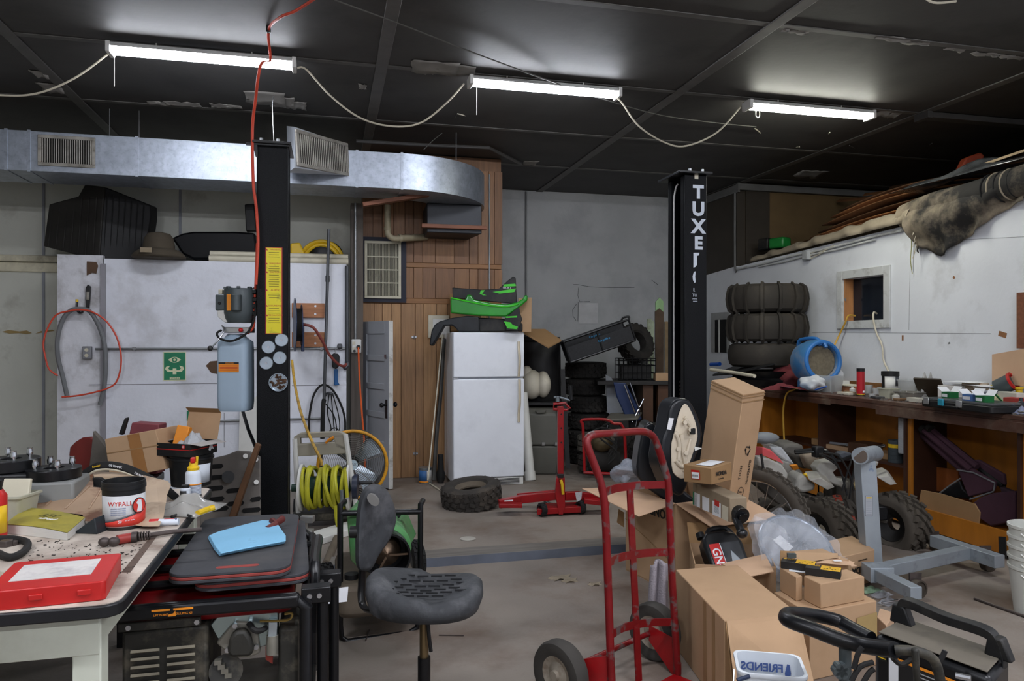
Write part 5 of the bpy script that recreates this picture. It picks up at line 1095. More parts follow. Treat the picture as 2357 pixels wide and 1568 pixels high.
pts_ = [(1036,684),(1062,690),(1072,689),(1075,678),(1085,679),(1091,690),(1130,698),(1165,701),(1190,696),(1204,688),(1207,679),(1215,680),(1214,692),(1190,712),(1165,729),(1100,727),(1037,721)]
MB().slab(pts_,Dg-.12,.1).build('shell',GLG,gf,bev=.015,seg=3); MB().tube([dp(x,y,Dg-.125) for x,y in ((1038,686),(1090,697),(1130,704),(1170,706),(1195,699))],.008,6,sm=3).build('rim',LIM,gf)
bg = thing('black_green_fairing','black and lime fairing with pointed fin on the refrigerator stack','fairing',dp(1140,690,Dg+.1))
MB().slab([(1041,662),(1110,667),(1148,665),(1170,645),(1181,637),(1187,640),(1190,700),(1042,686)],Dg+.05,.05).build('panel',BLKP,bg,bev=.006)
for q in (((1160,655),(1186,653),(1188,659),(1158,660)),((1134,672),(1188,664),(1184,672),(1150,676)),((1107,668),(1116,668),(1110,676),(1120,680),(1112,680),(1104,676))): MB().slab(q,Dg+.045,.004).build('decal',LIM,bg,sa=0)
text('SPORT',.03,basis(dp(1167,663,Dg+.042),RX,UP),PAPER,bg)
lg = thing('lime_side_panel','black and lime plastic side panel tucked beside the cardboard on the refrigerator','panel',dp(1180,762,Dg))
MB().slab([(1160,735),(1195,705),(1197,720),(1202,735),(1196,752),(1192,762),(1165,760)],Dg-.14,.03).build('panel',BLKP,lg,bev=.005); MB().slab([(1160,740),(1175,742),(1180,748),(1192,752),(1190,758),(1168,756)],Dg-.146,.006).build('lime_stripe',LIM,lg); MB().slab([(1160,729),(1190,727),(1190,731),(1166,732)],Dg-.146,.006).build('lime_stripe',LIM,lg)
ca_ = dp(1196,764,Dg+.05); ca_.z = fz; tag(MB().quadslab([dp(x,y,Dg-.02) for x,y in ((1193,686),(1224,685),(1223,764.5),(1193,764.5))],FW*.2).build('upright_carton',CARD,bev=.004),'brown carton standing on the right end of the refrigerator top','carton')
tag(MB().quadslab([dp(x,y,Dg+.25) for x,y in ((1035,676),(1105,680),(1105,762),(1037,762))],FW*.15).build('flat_carton',CARDD,bev=.004),'brown carton behind the green fairing on the refrigerator','carton')
# ================================================================ left of the fridge
tag(MB().tube([ony(1019,770,7.95),ony(985,1105,7.6)],.0075,6).build('cream_rod',CRM),'thin cream rod leaning on the wood wall left of the refrigerator','rod')
tag(MB().tube([onz(985,1110,.008),onz(1016,1131,.008)],.008,6).build('floor_rod',CRM),'short cream rod lying on the floor left of the refrigerator','rod')
axl = thing('axle_shaft','greasy black axle shaft standing between wood wall and refrigerator','axle',onz(1010,1112,0))
MB().tube([ony(1022,780,7.95),ony(1015,900,7.85),ony(1005,1000,7.75),ony(998,1106,7.6)],.022,8).build('shaft',pm('greasy','#3c3b38',.5,.3,var=.3),axl)
q = onz(1014,1112,0); MB().lathe([(0,0),(.03,0),(.045,.04),(.05,.1),(.035,.14),(.03,.3),(0,.3)],14,F(q)).build('joint_boot',RUB,axl)
c = onz(979,1112,0); pc_ = thing('paint_can','white and blue paint can on the floor beside the wood wall','paint can',c)
MB().lathe([(0,0),(.068,0),(.07,.005),(.07,.155),(.073,.16),(.073,.166),(.06,.166),(0,.16)],24,F(c)).build('can',ZINC,pc_); wrap(c,.07,.07,.02,.14,-160,-85,pm('can_blue','#35649a',.5),pc_,'blue_label'); wrap(c,.07,.07,.02,.14,-84,-20,WPL,pc_,'white_label'); wrap(c,.0705,.0705,.012,.03,-160,-70,ORNG,pc_,'orange_band')
# ================================================================ tyre on the floor, red lift jack
ATVR = pm('dusty_tyre','#35312d',.85,var=.25,scl=7,dirt='#5d5348',damt=.55,dscl=5)
c = onz(1087,1168,0)+V(0,.05,.11); tr = thing('loose_tyre','worn knobby tyre lying flat on the floor in front of the refrigerator','tyre',V(c.x,c.y,0))
knobby(F(c,0,R(5),R(-7)),.275,.14,.2,ATVR,20,4,.014,ang=.35).build('rubber',ATVR,tr); MB(F(c,0,R(5),R(-7))).lathe([(.1,.03),(.143,.06),(.143,.075),(.1,.045)],28,closed=True).build('bead',TNK,tr)
jk = thing('lift_jack','red wheeled floor jack stand with silver crank near the loose tyre','jack',onz(1290,1188,0))
b0 = onz(1290,1186,0)
def jp(px,py,dd=0): return dp(px,py,6.35+dd)
MB(F(jp(1290,1100),-TH)).bx(-.026,.026,-.026,.026,0,(1100-935)*6.35/FPX).build('column',RED,jk,bev=.004)
for y in (954,986,1019): MB().cyl(jp(1292,y,-.026),jp(1292,y,-.028),.0075,n=10).build('pin_hole',BLACK,jk)
MB().quadslab([jp(x,y,-.05) for x,y in ((1281,1100),(1300,1100),(1301,1165),(1296,1185),(1286,1185),(1278,1135))],FW*.1).build('base_column',RED,jk,bev=.004)
MB().quadslab([jp(x,y,-.05) for x,y in ((1282,1092),(1298,1092),(1296,1112),(1286,1112))],FW*.1).build('lock_block',BLKP,jk,bev=.003); MB().tube([jp(1291,1105,-.07),jp(1294,1115,-.08),jp(1296,1138,-.08)],.013,8).build('yellow_lever',YEL,jk)
MB().tube([jp(1275,930),jp(1301,928),jp(1311,940),jp(1304,944),jp(1274,942)],.013,10,closed=True).build('carry_handle',RED,jk); MB().cyl(jp(1284,925),jp(1284,912),.018,n=14).build('screw_head',ZINC,jk); MB().tube([jp(1275,915),jp(1285,914),jp(1298,917),jp(1312,922)],.009,8).build('crank',ZINC,jk); MB().cyl(jp(1315,920),jp(1313,888),.017,n=12).build('crank_grip',BLKP,jk)
MB().quadslab([onz(1236,1186,.02),onz(1286,1183,.02),onz(1343,1180,.02),onz(1338,1168,.02),onz(1290,1170,.02),onz(1246,1172,.02)],(0,0,.05)).build('foot_plate',RED,jk,bev=.004)
for px,py in ((1248,1189),(1337,1183)):
    q = onz(px,py,0); q.z = .058; MW = F(q,-TH+R(30)) @ Matrix.Rotation(R(90),4,'Y'); w_ = knobby(MW,.058,.03,.05,RUB,12,2,.003).build('wheel',RUB,jk); MB(MW).cyl((0,0,-.035),(0,0,.035),.016,n=10).build('hub',STEEL,w_)
def beam(pts,w_,h_,name,mat,par):
    for i in range(len(pts)-1):
        a,b = pts[i],pts[i+1]; MB(basis((a+b)/2,b-a,UP.cross(b-a))).box((0,0,0),((b-a).length+.01,w_,h_)).build(name,mat,par,bev=.004)
beam([jp(1284,1140,.05),jp(1200,1149,.1),jp(1150,1160,.05)],.06,.07,'lift_arm',RED,jk); beam([jp(1280,1133,.2),jp(1192,1141,.3)],.03,.04,'lift_arm',RED,jk); beam([jp(1300,1142,.05),jp(1330,1141,.1),jp(1400,1150,.15)],.06,.07,'lift_arm',RED,jk)
beam([jp(1150,1163,.0),jp(1200,1163,.0)],.1,.03,'arm_pad',RED,jk); beam([jp(1345,1152,.05),jp(1400,1158,.05)],.1,.04,'arm_pad',RED,jk)
beam([onz(1255,1155,.05),onz(1285,1172,.05)],.03,.03,'strut',WHG,jk)
MB().slab([(1324,1135),(1340,1133),(1338,1150),(1328,1156)],6.28,.02).build('shrink_wrap',BUB,jk); MB().slab([(1161,1152),(1181,1151),(1181,1154),(1161,1155)],6.33,.003).build('label',PAPER,jk,sa=0)
# lift cover plate on the floor between the posts
fp = thing('floor_cover_plate','low steel cover ramp with blue edge crossing the floor between lift posts','cover plate',V(1.1,4.98,0))
BLE = pm('blue_steel_edge','#41454f',.5,.3,var=.25,scl=5); GRT = pm('worn_plate','#6f6a64',.6,.2,var=.25,scl=6,stretch=(.5,4,4))
MB().bx(-.22,2.46,4.93,5.12,.0,.045).build('plate',GRT,fp,bev=.006); MB().quadslab([(-.22,4.87,0),(2.46,4.87,0),(2.46,4.928,.044),(-.22,4.928,.044)],(0,.001,-.0005)).build('ramp_edge',BLE,fp)
# ================================================================ junk right of the fridge
DARK = pm('dark_rubber_bin','#1c1c1d',.6,var=.2)
Dj = 8.35
pv = thing('pvc_pipe','white plastic pipe with end cap leaning on the refrigerator side','pipe',dp(1221,1105,7.95))
MB().cyl(dp(1204,905,8.2),dp(1220,1092,7.95),.05,n=20).build('pipe',WPL,pv); MB().cyl(dp(1219,1085,7.96),dp(1221,1106,7.94),.06,n=20).build('end_cap',WPL,pv)
dc = thing('pet_crate','grey plastic pet carrier on the floor right of the refrigerator','pet carrier',onz(1250,1085,0))
KEN = pm('kennel_grey','#57564f',.55,var=.08)
qd = [(1214,1012+3),(1280,1010),(1292,1018)]
def kr(z,x0,x1,d0_,d1_): return [dp(x0,784+(1.5-z)*FPX/d0_,d0_),dp(x1,784+(1.5-z)*FPX/d0_,d0_),dp(x1+4,784+(1.5-z)*FPX/d1_,d1_),dp(x0+4,784+(1.5-z)*FPX/d1_,d1_)]
MB().loft([kr(.33,1212,1292,8.2,8.75),kr(.36,1213,1293,8.2,8.75),kr(.68,1211,1283,8.22,8.75),kr(.74,1214,1276,8.28,8.7)]).build('upper_shell',KEN,dc,bev=.02); MB().loft([kr(.0,1222,1282,8.25,8.72),kr(.29,1212,1290,8.2,8.75),kr(.328,1212,1292,8.2,8.75)]).build('lower_shell',KEN,dc,bev=.02)
MB().quadslab([dp(x,y,8.2) for x,y in ((1232,945),(1258,944),(1254,951),(1236,952))],FW*.04).build('handle',KEN,dc,bev=.006)
for px in (1222,1250,1280): MB().box(dp(px,1022,8.19),(.03,.02,.035)).build('latch',ALU,dc)
sh = thing('storage_shelf','dark plastic shelf unit right of the refrigerator holding the fuel tank','shelf',onz(1255,1075,0))
for z in (.80,): MB().quadslab(kr(z,1209,1292,8.32,8.8),(0,0,-.03)).build('shelf_board',DARK,sh,bev=.004)
MB().slab([(1290,850),(1300,850),(1313,1080),(1302,1076)],8.15,.03).build('side_panel',DARK,sh); MB().slab([(1205,770),(1290,785),(1292,940),(1205,940)],8.85,.02).build('back_panel',BLACK,sh)
ft = thing('fuel_tank','dirty white plastic motorcycle fuel tank on the dark shelf','fuel tank',dp(1237,915,8.3))
FT = pm('stained_white_plastic','#c9c3b2',.5,var=.1,scl=6,dirt='#7a6248',damt=.7,dscl=6,dlo=.56)
MB().ell(dp(1224,885,8.45),(.13,.14,.17),18,12).build('lobe',FT,ft); MB().ell(dp(1250,885,8.42),(.085,.13,.15),18,12).build('lobe',FT,ft); MB().ell(dp(1213,858,8.45),(.06,.07,.08),14,10).build('neck',FT,ft)
tag(MB().lathe([(0,0),(.2,0),(.22,.05),(.22,.66),(.21,.68),(.225,.7),(.225,.74),(0,.74)],24,F(V(dp(1245,850,8.7).x,dp(1245,850,8.7).y,.802))).build('black_tub',DARK),'tall round black tub on the dark shelf behind the refrigerator','tub')
tag(MB().quadslab([dp(1205,757,8.1),dp(1255,757,8.3),dp(1292,782,8.1),dp(1262,798,7.9),dp(1240,785,7.95),dp(1205,764,7.95)],(0,0,-.02)).build('flattened_carton',CARDD,bev=.003),'flattened brown carton sagging beside the refrigerator top','carton')
# tyre stacks
TYD = pm('dark_tyre','#211f1d',.85,var=.25,scl=8,dirt='#3d3833',damt=.5,dscl=5)
c = onz(1352,1064,0); hs = .205; labs = ['lowest tyre of the tall dark stack behind the red jack','second tyre from the floor in the tall dark stack','third tyre from the floor in the tall dark stack','fourth tyre from the floor in the tall dark stack','fifth tyre up in the tall dark stack','topmost tyre of the tall dark stack, under the cargo box']
t0 = thing('stacked_tyre',labs[0],'tyre',V(c.x,c.y,hs/2),'tall dark tyre stack'); knobby(F((c.x,c.y,hs/2)),.255,.13,.2,TYD,20,4,.014,ang=.4).build('rubber',TYD,t0)
for k in range(1,6): copy_tree(t0,V(c.x+random.uniform(-.04,.03),c.y+random.uniform(-.02,.02),hs/2+k*hs+.002*k),(0,0,k*.7),labs[k])
# cargo box, tilted
cg = thing('cargo_box','black perforated steel cargo box full of leaves tilted on the tyre stack','cargo box',dp(1380,830,8.4))
Mc_ = Matrix.Translation(dp(1382,808,8.45)) @ Matrix.Rotation(-TH,4,'Z') @ Matrix.Rotation(R(-19),4,'Y')
L2,W2,H2 = .38,.26,.24
PERF = pm('perforated_black','#1b1c1e',.5,.3,var=.4,scl=60)
MB(Mc_).bx(-L2,L2,-W2,W2,-.01,0).build('floor_panel',PERF,cg); MB(Mc_).bx(-L2,L2,-W2,-W2+.008,0,H2*.7).build('front_panel',PERF,cg); MB(Mc_).bx(-L2,L2,W2-.008,W2,0,H2).build('rear_panel',PERF,cg)
MB(Mc_).bx(-L2,-L2+.01,-W2,W2,0,H2).build('end_panel',PERF,cg)
for y in (-W2,W2):
    for z in (0,H2): MB(Mc_).cyl((-L2,y,z),(L2,y,z),.013,n=8).build('rail',BLKM,cg)
for x in (-L2,0,L2):
    for y in (-W2,W2): MB(Mc_).cyl((x,y,0),(x,y,H2),.011,n=8).build('upright',BLKM,cg)
MB(Mc_).tube([(L2,-W2,H2),(L2+.02,-W2+.05,H2+.03),(L2+.02,W2-.05,H2+.03),(L2,W2,H2)],.013,8,sm=3).build('end_hoop',BLKM,cg)
for q in ((.05,-W2-.014,.12),(.02,W2-.02,H2-.06)): M_ = Mc_ @ basis(q,(1,0,0),(0,0,1)); text('CargoPro',.035,M_,pm('logo_blue','#2f8fc4',.4),cg)
lv = MB(Mc_)
for i in range(90): lv.box((random.uniform(-L2+.03,L2-.05),random.uniform(-W2+.02,0),.012+random.uniform(0,.03)),(.03,.02,.002),(random.uniform(-1,1),random.uniform(-1,1),random.uniform(0,3)))
tag(lv.build('dry_leaves',pm('dry_leaves','#7a5231',.9,var=.4,scl=20)),'heap of dry brown leaves inside the tilted cargo box','leaves',kind='stuff')
c = dp(1462,790,8.9); tg = thing('leaning_tyre','dusty tyre leaning upright behind the cargo box','tyre',c-V(0,0,.25)); knobby(Matrix.Translation(c) @ (FW*-.85+RX*.5+UP*.35).normalized().to_track_quat('Z','Y').to_matrix().to_4x4(),.24,.12,.18,TYD,20,4,.012,ang=.4).build('rubber',TYD,tg)
tag(MB().slab([(1445,825),(1482,805),(1492,812),(1495,1000),(1450,1000)],9.2,.1).build('grey_board',pm('grey_foam','#4b4c4e',.7),bev=.01),'dark grey board standing behind the wire crate','board')
# planks upright
for px0,px1,y0,mt,lb_ in ((1490,1506,738,pm('flaky_green_board','#9aa58e',.8,var=.3,scl=6,dirt='#5d5140',damt=.7,dscl=5),'flaky pale green plank standing against the grey wall'),(1508,1528,715,pm('dark_old_board','#4f3f31',.8,var=.3,scl=5),'dark brown plank standing against the grey wall'),(1530,1543,745,pm('tan_old_board','#7d6b50',.8,var=.3,scl=5),'narrow tan plank standing against the grey wall'),(1509,1527,690,pm('green_paint_board','#93b784',.75,var=.2),'short light green board sticking up behind the dark plank')):
    dd = 9.3 if y0 != 690 else 9.36
    tag(MB().slab([(px0,y0+random.uniform(-6,6)),((px0+px1)/2,y0-5),(px1,y0+4),(px1-2,1044),(px0+2,1044)],dd,.03).build('old_plank',mt),lb_,'plank')
# dark table with wire crate, carton, blue chair
dt = thing('dark_table','dark table behind the lift post carrying the wire crate','table',dp(1480,1060,8.9))
def dq(px,py,d): return dp(px,py,d)
z_ = dp(1460,876,8.75).z; a,b = dp(1375,876,8.6),dp(1590,876,8.6)
MB().quadslab([V(p.x,p.y,z_) for p in (a,b,b+FW*.7,a+FW*.7)],(0,0,-.045)).build('top',pm('dark_table_top','#1d1b19',.5),dt,bev=.004)
BRW = pm('brown_cabinet','#4a2f1c',.6,var=.25)
for px,w_ in ((1488,.12),(1530,.2)): q = dp(px,900,8.75); MB(F(V(q.x,q.y,0),-TH)).bx(-w_/2,w_/2,-.1,.4,0,z_-.046).build('pedestal',BRW,dt)
q = dp(1532,955,8.6); tag(MB(F(V(q.x,q.y,z_-.8),-TH)).box((0,0,.2),(.04,.03,.3)).build('yellow_level',YEL),'yellow tool standing under the dark table','tool')
wc = thing('wire_crate','black wire basket standing on the dark table','basket',V(dp(1467,872,8.75).x,dp(1467,872,8.75).y,z_))
cx0,cx1 = dp(1424,872,8.7),dp(1509,872,8.7); hh_ = .26
def wcp(u,v,z): p = cx0+(cx1-cx0)*u+FW*.3*v; return V(p.x,p.y,z_+z)
for v in (0,1):
    for k in range(9): MB().tube([wcp(k/8,v,.006),wcp(k/8,v,hh_)],.005,5).build('wire',BLKM,wc)
for z in (.006,.09,.18,.235,hh_): MB().tube([wcp(0,0,z),wcp(1,0,z),wcp(1,1,z),wcp(0,1,z)],.006,5,closed=True).build('rim_wire',BLKM,wc)
tag(MB().quadslab([wcp(.1,.2,.02),wcp(.9,.2,.02),wcp(.9,.8,.02),wcp(.1,.8,.02)],(0,0,.16)).build('black_battery',DARK),'black box inside the wire basket','box')
q = dp(1524,873,8.65); tag(MB(F(V(q.x,q.y,z_+.001),-TH)).bx(-.075,.075,0,.15,0,.09).build('small_carton',CARD,bev=.002),'small brown carton on the dark table beside the lift post','carton')
bc = thing('blue_chair','blue plastic chair with chrome legs folded under the dark table','chair',dp(1435,985,8.5))
BLC = pm('blue_shell','#1d2f57',.45,var=.15)
MB().slab([(1412,880),(1440,882),(1470,940),(1478,965),(1465,972),(1440,960),(1420,915)],8.5,.03).build('back_shell',BLC,bc,bev=.01); MB().quadslab([dp(1392,966,8.3),dp(1468,962,8.3),dp(1478,948,8.6),dp(1405,950,8.6)],(0,0,-.03)).build('seat_shell',pm('dusty_blue_seat','#5d5a52',.7),bc,bev=.01)
for a,b in (((1437,885),(1462,950)),((1450,880),(1473,945)),((1482,918),(1455,972)),((1470,950),(1450,1040)),((1400,968),(1392,1050))): MB().tube([dp(*a,8.42),dp(*b,8.4)],.011,8).build('chrome_leg',CHR,bc)
tag(MB().slab([(1394,862),(1408,870),(1438,955),(1434,968),(1398,950)],8.75,.02).build('white_sheet',pm('bluish_sheet','#8c9096',.6)),'pale sheet standing behind the blue chair','sheet')
# red framed compressor
rcx = thing('compressor','small red framed compressor draped with hoses by the tyre stack','compressor',onz(1395,1098,0))
def rp(px,py,dd=0): return dp(px,py,7.9+dd)
for dd in (0,.35): MB().tube([rp(1345,1085,dd),rp(1342,985,dd),rp(1338,972,dd),rp(1345,966,dd),rp(1395,966,dd),rp(1412,975,dd),rp(1435,985,dd),rp(1440,1075,dd),rp(1436,1090,dd)],.016,8,sm=3).build('tube_frame',RED,rcx)
MB().tube([rp(1345,1088),rp(1436,1092),rp(1436,1090,.35),rp(1345,1086,.35)],.016,8,closed=True).build('base_frame',RED,rcx)
MB().cyl(rp(1355,1060,.18),rp(1425,1062,.18),.11,n=20).build('tank',TYD,rcx); MB().ell(rp(1385,1020,.18),(.12,.12,.1)).build('pump',pm('brass_pump','#5f533c',.5,.5,var=.3),rcx)
for k in range(4): MB().tube([rp(1352+8*k,1000,-.02),rp(1385,985+9*k,-.04),rp(1420,1000+14*k,-.03),rp(1400,1045+8*k,-.02)],.01,6,sm=4).build('hose',RUB,rcx)
MB().tube([rp(1385,985,.1),rp(1400,975,.08),rp(1420,972,.1),rp(1430,985,.1),rp(1410,992,.08),rp(1392,990,.1)],.014,7,sm=3,closed=True).build('coiled_hose',RUB,rcx)
c = onz(1500,1090,0)+V(0,0,.29); tq = thing('big_tyre','big dark tyre standing upright behind the black motorcycle seat','tyre',V(c.x,c.y,0)); knobby(F(c,R(20)) @ Matrix.Rotation(R(90),4,'X'),.29,.15,.24,TYD,20,4,.016,ang=.4).build('rubber',TYD,tq)
c = onz(1332,1060,0);
for k,lb_ in enumerate(('lower grey tyre lying behind the red compressor','upper grey chunky tyre lying behind the red compressor')):
    t_ = thing('chunky_tyre',lb_,'tyre',V(dp(1375,1030,8.35).x,dp(1375,1030,8.35).y,.11+.23*k),'grey tyres by the compressor'); q = V(dp(1375,1030,8.35).x,dp(1375,1030,8.35).y,.13+.215*k)
    if k == 0: gt0 = knobby(F(q),.22,.12,.21,ATVR,16,3,.018).build('rubber',ATVR,t_)
    else: knobby(F(q),.22,.12,.21,pm('grey_tyre','#5a564e',.85,var=.2),16,3,.018).build('rubber',MATS['grey_tyre'],t_)
# bits on the floor
tag(MB().lathe([(0,.0005),(.055,.0005),(.06,.004),(.05,.006),(0,.004)],24,F(onz(1077,1241,0))).build('drain_cover',pm('white_disc','#a8a49b',.7)),'round pale drain cover set in the concrete floor','drain cover')
LEAF = pm('dead_leaf','#8a7f6c',.9)
for k,(px,py,s) in enumerate(((1290,1330,.09),(1312,1337,.06),(1370,1345,.05))):
    c = onz(px,py,.004); a_ = [2*PI*i/14 for i in range(14)]
    tag(MB().quadslab([c+V(s*(.6+.4*(i % 2))*math.cos(t_),s*.7*(.6+.4*(i % 2))*math.sin(t_),.008*math.sin(3*t_)) for i,t_ in enumerate(a_)],(0,0,.002)).build('dead_leaf',LEAF),('large dry leaf on the floor left of the hand truck','curled dry leaf touching the large dry leaf','small dry leaf nearest the hand truck')[k],'leaf')
for k,(a,b) in enumerate((((1010,1462),(1068,1463)),((842,1475),(850,1450)))): tag(MB().tube([onz(*a,.004),onz(*b,.004)],.003,6).build('steel_wire',IRON),('short dark wire on the floor right of the chair column','short dark wire on the floor inside the heater frame')[k],'wire')
# ================================================================ right lift post
rp_ = lift_post('lift_post','black car lift post with white vertical TUXEDO lettering, right of centre',2.486,2.664,4.87,2.70,False)
MS = basis((0,4.8695,0),(1,0,0),(0,0,1)); LET = pm('decal_white','#cfd8e2',.45)
def pq(px,py): q = ony(px,py,4.8695); return q.x,q.z
for s,y0,y1 in (('T',427,460),('U',465,500),('X',505,540),('E',545,577)):
    x,z = pq(1607.5,(y0+y1)/2); text(s,(y1-y0)*4.87*1.03/FPX*1.32,MS @ Matrix.Translation((x,z,0)),LET,rp_,stretch=1.02,bold=.006)
def pr(pts): MB(MS).prism([pq(*p) for p in pts],0,.0008).build('lettering',LET,rp_,sa=0)
pr(((1596,582),(1610,582),(1609,588),(1604,589),(1604,610),(1600,615),(1596,616)))
pr(((1599,625),(1601,625),(1600,637),(1601,649),(1599,652),(1595,645),(1594,637),(1596,629)))
pr(((1596,663),(1598,663),(1598,669),(1600,671),(1596,671)))
for y,s in ((680,'TU'),(688,'Distribu')): x,z = pq(1599,y); text(s,.03 if s == 'TU' else .012,MS @ Matrix.Translation((x,z,0)),LET,rp_)
for y in (691,694): x,z = pq(1600,y); patch(MS,x,z,.035,.003,LET,rp_,'text_line')
x,z = pq(1603,407); patch(MS,x,z,.03,.03,CRM,rp_,'sticker')
MB().tube([(2.51,5.02,2.66),(2.5,5.05,2.6),(2.497,5.06,2.3),(2.497,5.06,.3)],.006,8,sm=3).build('lift_cable',pm('white_cable','#c3c3c0',.4),rp_)
for k in range(24): MB().box((2.56,5.06,.5+k*.03),(.03,.02,.018)).build('chain_link',IRON,rp_,sa=0)
MB().cyl((2.55,4.85,.32),(2.55,4.8,.32),.1,n=24).build('arm_pad',RUB,rp_)
# chips and marks on the white wall
for k,(px,py,w_,h_) in enumerate(((2078,778,.02,.05),(2308,770,.07,.04),(2196,639,.02,.02),(1946,690,.03,.02),(2185,790,.015,.02),(2300,850,.03,.02))):
    q = onx(px,py,XW); MB().box((XW-.0012,q.y,q.z),(.002,w_,h_),(.3*k,0,0)).build('paint_chip',pm('chip_brown','#8a5f3f',.8) if k in (0,1,2) else pm('scuff_grey','#77787a',.8),wr,sa=0)
for a,b in (((2150,555),(2357,545)),((1870,765),(2280,768)),((2095,600),(2092,760))):
    MB().tube([onx(*a,XW-.0005),onx(*b,XW-.0005)],.0018,5).build('seam',pm('seam_grey','#8b8d90',.8),wr,sa=0)
# ================================================================ bench
BZ,BX,BF = 1.0,4.45,4.5
bn = thing('long_bench','long varnished plywood counter bench with dark brown top along the white wall','workbench',(4.8,5.2,0))
VARN = pm('varnished_ply','#a8691f',.45,var=.15,scl=3,stretch=(4,4,.8)); VARD = pm('dark_divider','#3a2217',.5,var=.2); BTOP = pm('dark_bench_top','#4d3227',.5,var=.2,scl=5,dirt='#77695a',damt=.5,dscl=4)
by0,by1 = 2.4,7.78
MB().bx(BX,XW-.002,by0,by1,BZ-.03,BZ).build('top',BTOP,bn,bev=.003); MB().bx(BX+.002,BX+.03,by0,by1,BZ-.075,BZ-.031).build('front_lip',BTOP,bn)
yb_ = onx(2018,930,BX).y; MB().bx(BX-.012,BX+.001,by0,yb_,BZ-.115,BZ-.045).build('front_apron',BTOP,bn,bev=.002)
yb2 = onx(1912,915,BX).y; MB().bx(BX-.008,BX+.001,yb2,by1,BZ-.09,BZ-.045).build('front_apron',BTOP,bn,bev=.002)
MB().bx(4.9,4.92,by0,by1,.02,BZ-.031).build('back_panel',VARN,bn)
def bd(px): return onx(px,1000,BF).y
for px,mt in ((1755,VARN),(1884,VARD),(2082,VARD),(2345,VARD)):
    y = bd(px); MB().bx(BF,5.1,y-.012,y+.012,.02,BZ-.031).build('divider',mt,bn)
MB().bx(BF,5.1,by0,by0+.02,.02,BZ-.031).build('divider',VARN,bn); MB().bx(BF,5.1,by1-.02,by1,.02,BZ-.031).build('divider',VARN,bn)
MB().bx(BF+.05,5.1,bd(2082)+.013,bd(1884)-.013,.455,.477).build('shelf',VARD,bn); MB().bx(BF+.1,5.1,bd(1884)+.013,bd(1755)-.013,.455,.477).build('shelf',VARD,bn)
MB().bx(BF+.02,BF+.04,bd(2082)-.05,bd(2082)-.013,.15,BZ-.09).build('stile',VARN,bn); MB().bx(BF+.02,BF+.04,bd(2345)-.09,bd(2345)-.013,.15,BZ-.09).build('stile',VARN,bn)
MB().bx(BF+.02,5.1,by0+.02,by1-.02,.15,.17).build('bottom_board',VARN,bn); MB().bx(BF+.0,BF+.02,by0,by1,.03,.19).build('toe_board',VARN,bn)
MB().bx(BF+.06,5.1,by0+.03,by1-.03,.0,.029).build('plinth',VARD,bn)
bs = MB().bx(XW-.02,XW-.001,by0,by1,BZ+.001,BZ+.09).build('back_splash',WRAIL,bn)
def bp(px,py,dz=0):
    p = onz(px,py,BZ+dz)
    if p.x > 4.98: q = onx(px,py,4.95); p = V(4.95,q.y,BZ+dz)      # never behind the wall
    return p
def bq(px,X=4.9): q = onx(px,900,X); return V(X,q.y,BZ)
def bh(px,py,X=4.9): return onx(px,py,X).z-BZ
# ---- paddle tyres
PAD = pm('paddle_rubber','#302c27',.8,var=.15,scl=5,dirt='#4d463c',damt=.5,dscl=3)
def paddle(label,c,R_,W,n):
    t = thing('paddle_tyre',label,'tyre',c-V(0,0,W/2),'paddle tyres on the bench end')
    mb = MB(F(c)); prof = [(R_*.5,-W*.42),(R_*.62,-W*.5),(R_*.85,-W*.5),(R_*.95,-W*.4),(R_*.985,-W*.2),(R_,0),(R_*.985,W*.2),(R_*.95,W*.4),(R_*.85,W*.5),(R_*.62,W*.5),(R_*.5,W*.42)]
    mb.lathe(prof,48,closed=True)
    mb.build('rubber',PAD,t)
    for i in range(n):
        a_ = 2*PI*i/n; ca_,sa_ = math.cos(a_),math.sin(a_); pts = [(r*1.012,z) for r,z in prof[2:9]]
        MB(F(c)).tube([(r*ca_,r*sa_,z) for r,z in pts],.034,5,flat=.55).build('paddle',PAD,t)
pc0 = onx(1771,690,4.72)
for k,(py,px,n,lb_) in enumerate(((688,1770,14,'topmost ribbed paddle tyre of the stack on the bench end'),(755,1773,14,'middle ribbed paddle tyre of the stack on the bench end'),(817,1768,0,'bottom smooth tyre under the two ribbed paddle tyres'))):
    q = onx(px,py,4.70); paddle(lb_,V(4.70,7.26,q.z),.415,.30 if k < 2 else .26,n)
tsup = thing('black_drain_pans','stack of black drain pans under the paddle tyres at the bench end','drain pans',V(4.7,7.25,BZ))
MB().lathe([(0,.001),(.36,.001),(.42,.08),(.4,.08),(.36,.1),(.41,.17),(0,.17)],32,F((4.7,7.26,BZ))).build('pan',BLKP,tsup)
tag(MB().quadslab([onx(1640,862,4.3),onx(1690,858,4.2),onx(1785,836,4.4),onx(1760,836,4.7),onx(1690,842,4.8)],(0,0,-.02)).build('black_tray',BLKP,bev=.006),'shallow black tray sticking out over the bench end behind the lift post','tray')
tag(MB().tube([onx(1636,851,4.0),onx(1690,858,3.98),onx(1737,866,3.95)],.017,10).build('cream_tube',CRM),'cream plastic tube poking out beside the right lift post','tube')
tag(MB().tube([onx(1636,839,4.5),onx(1657,838,4.5)],.022,10).build('blue_grip',pm('bright_blue','#1d58b8',.4)),'bright blue handle end beside the right lift post','tool')
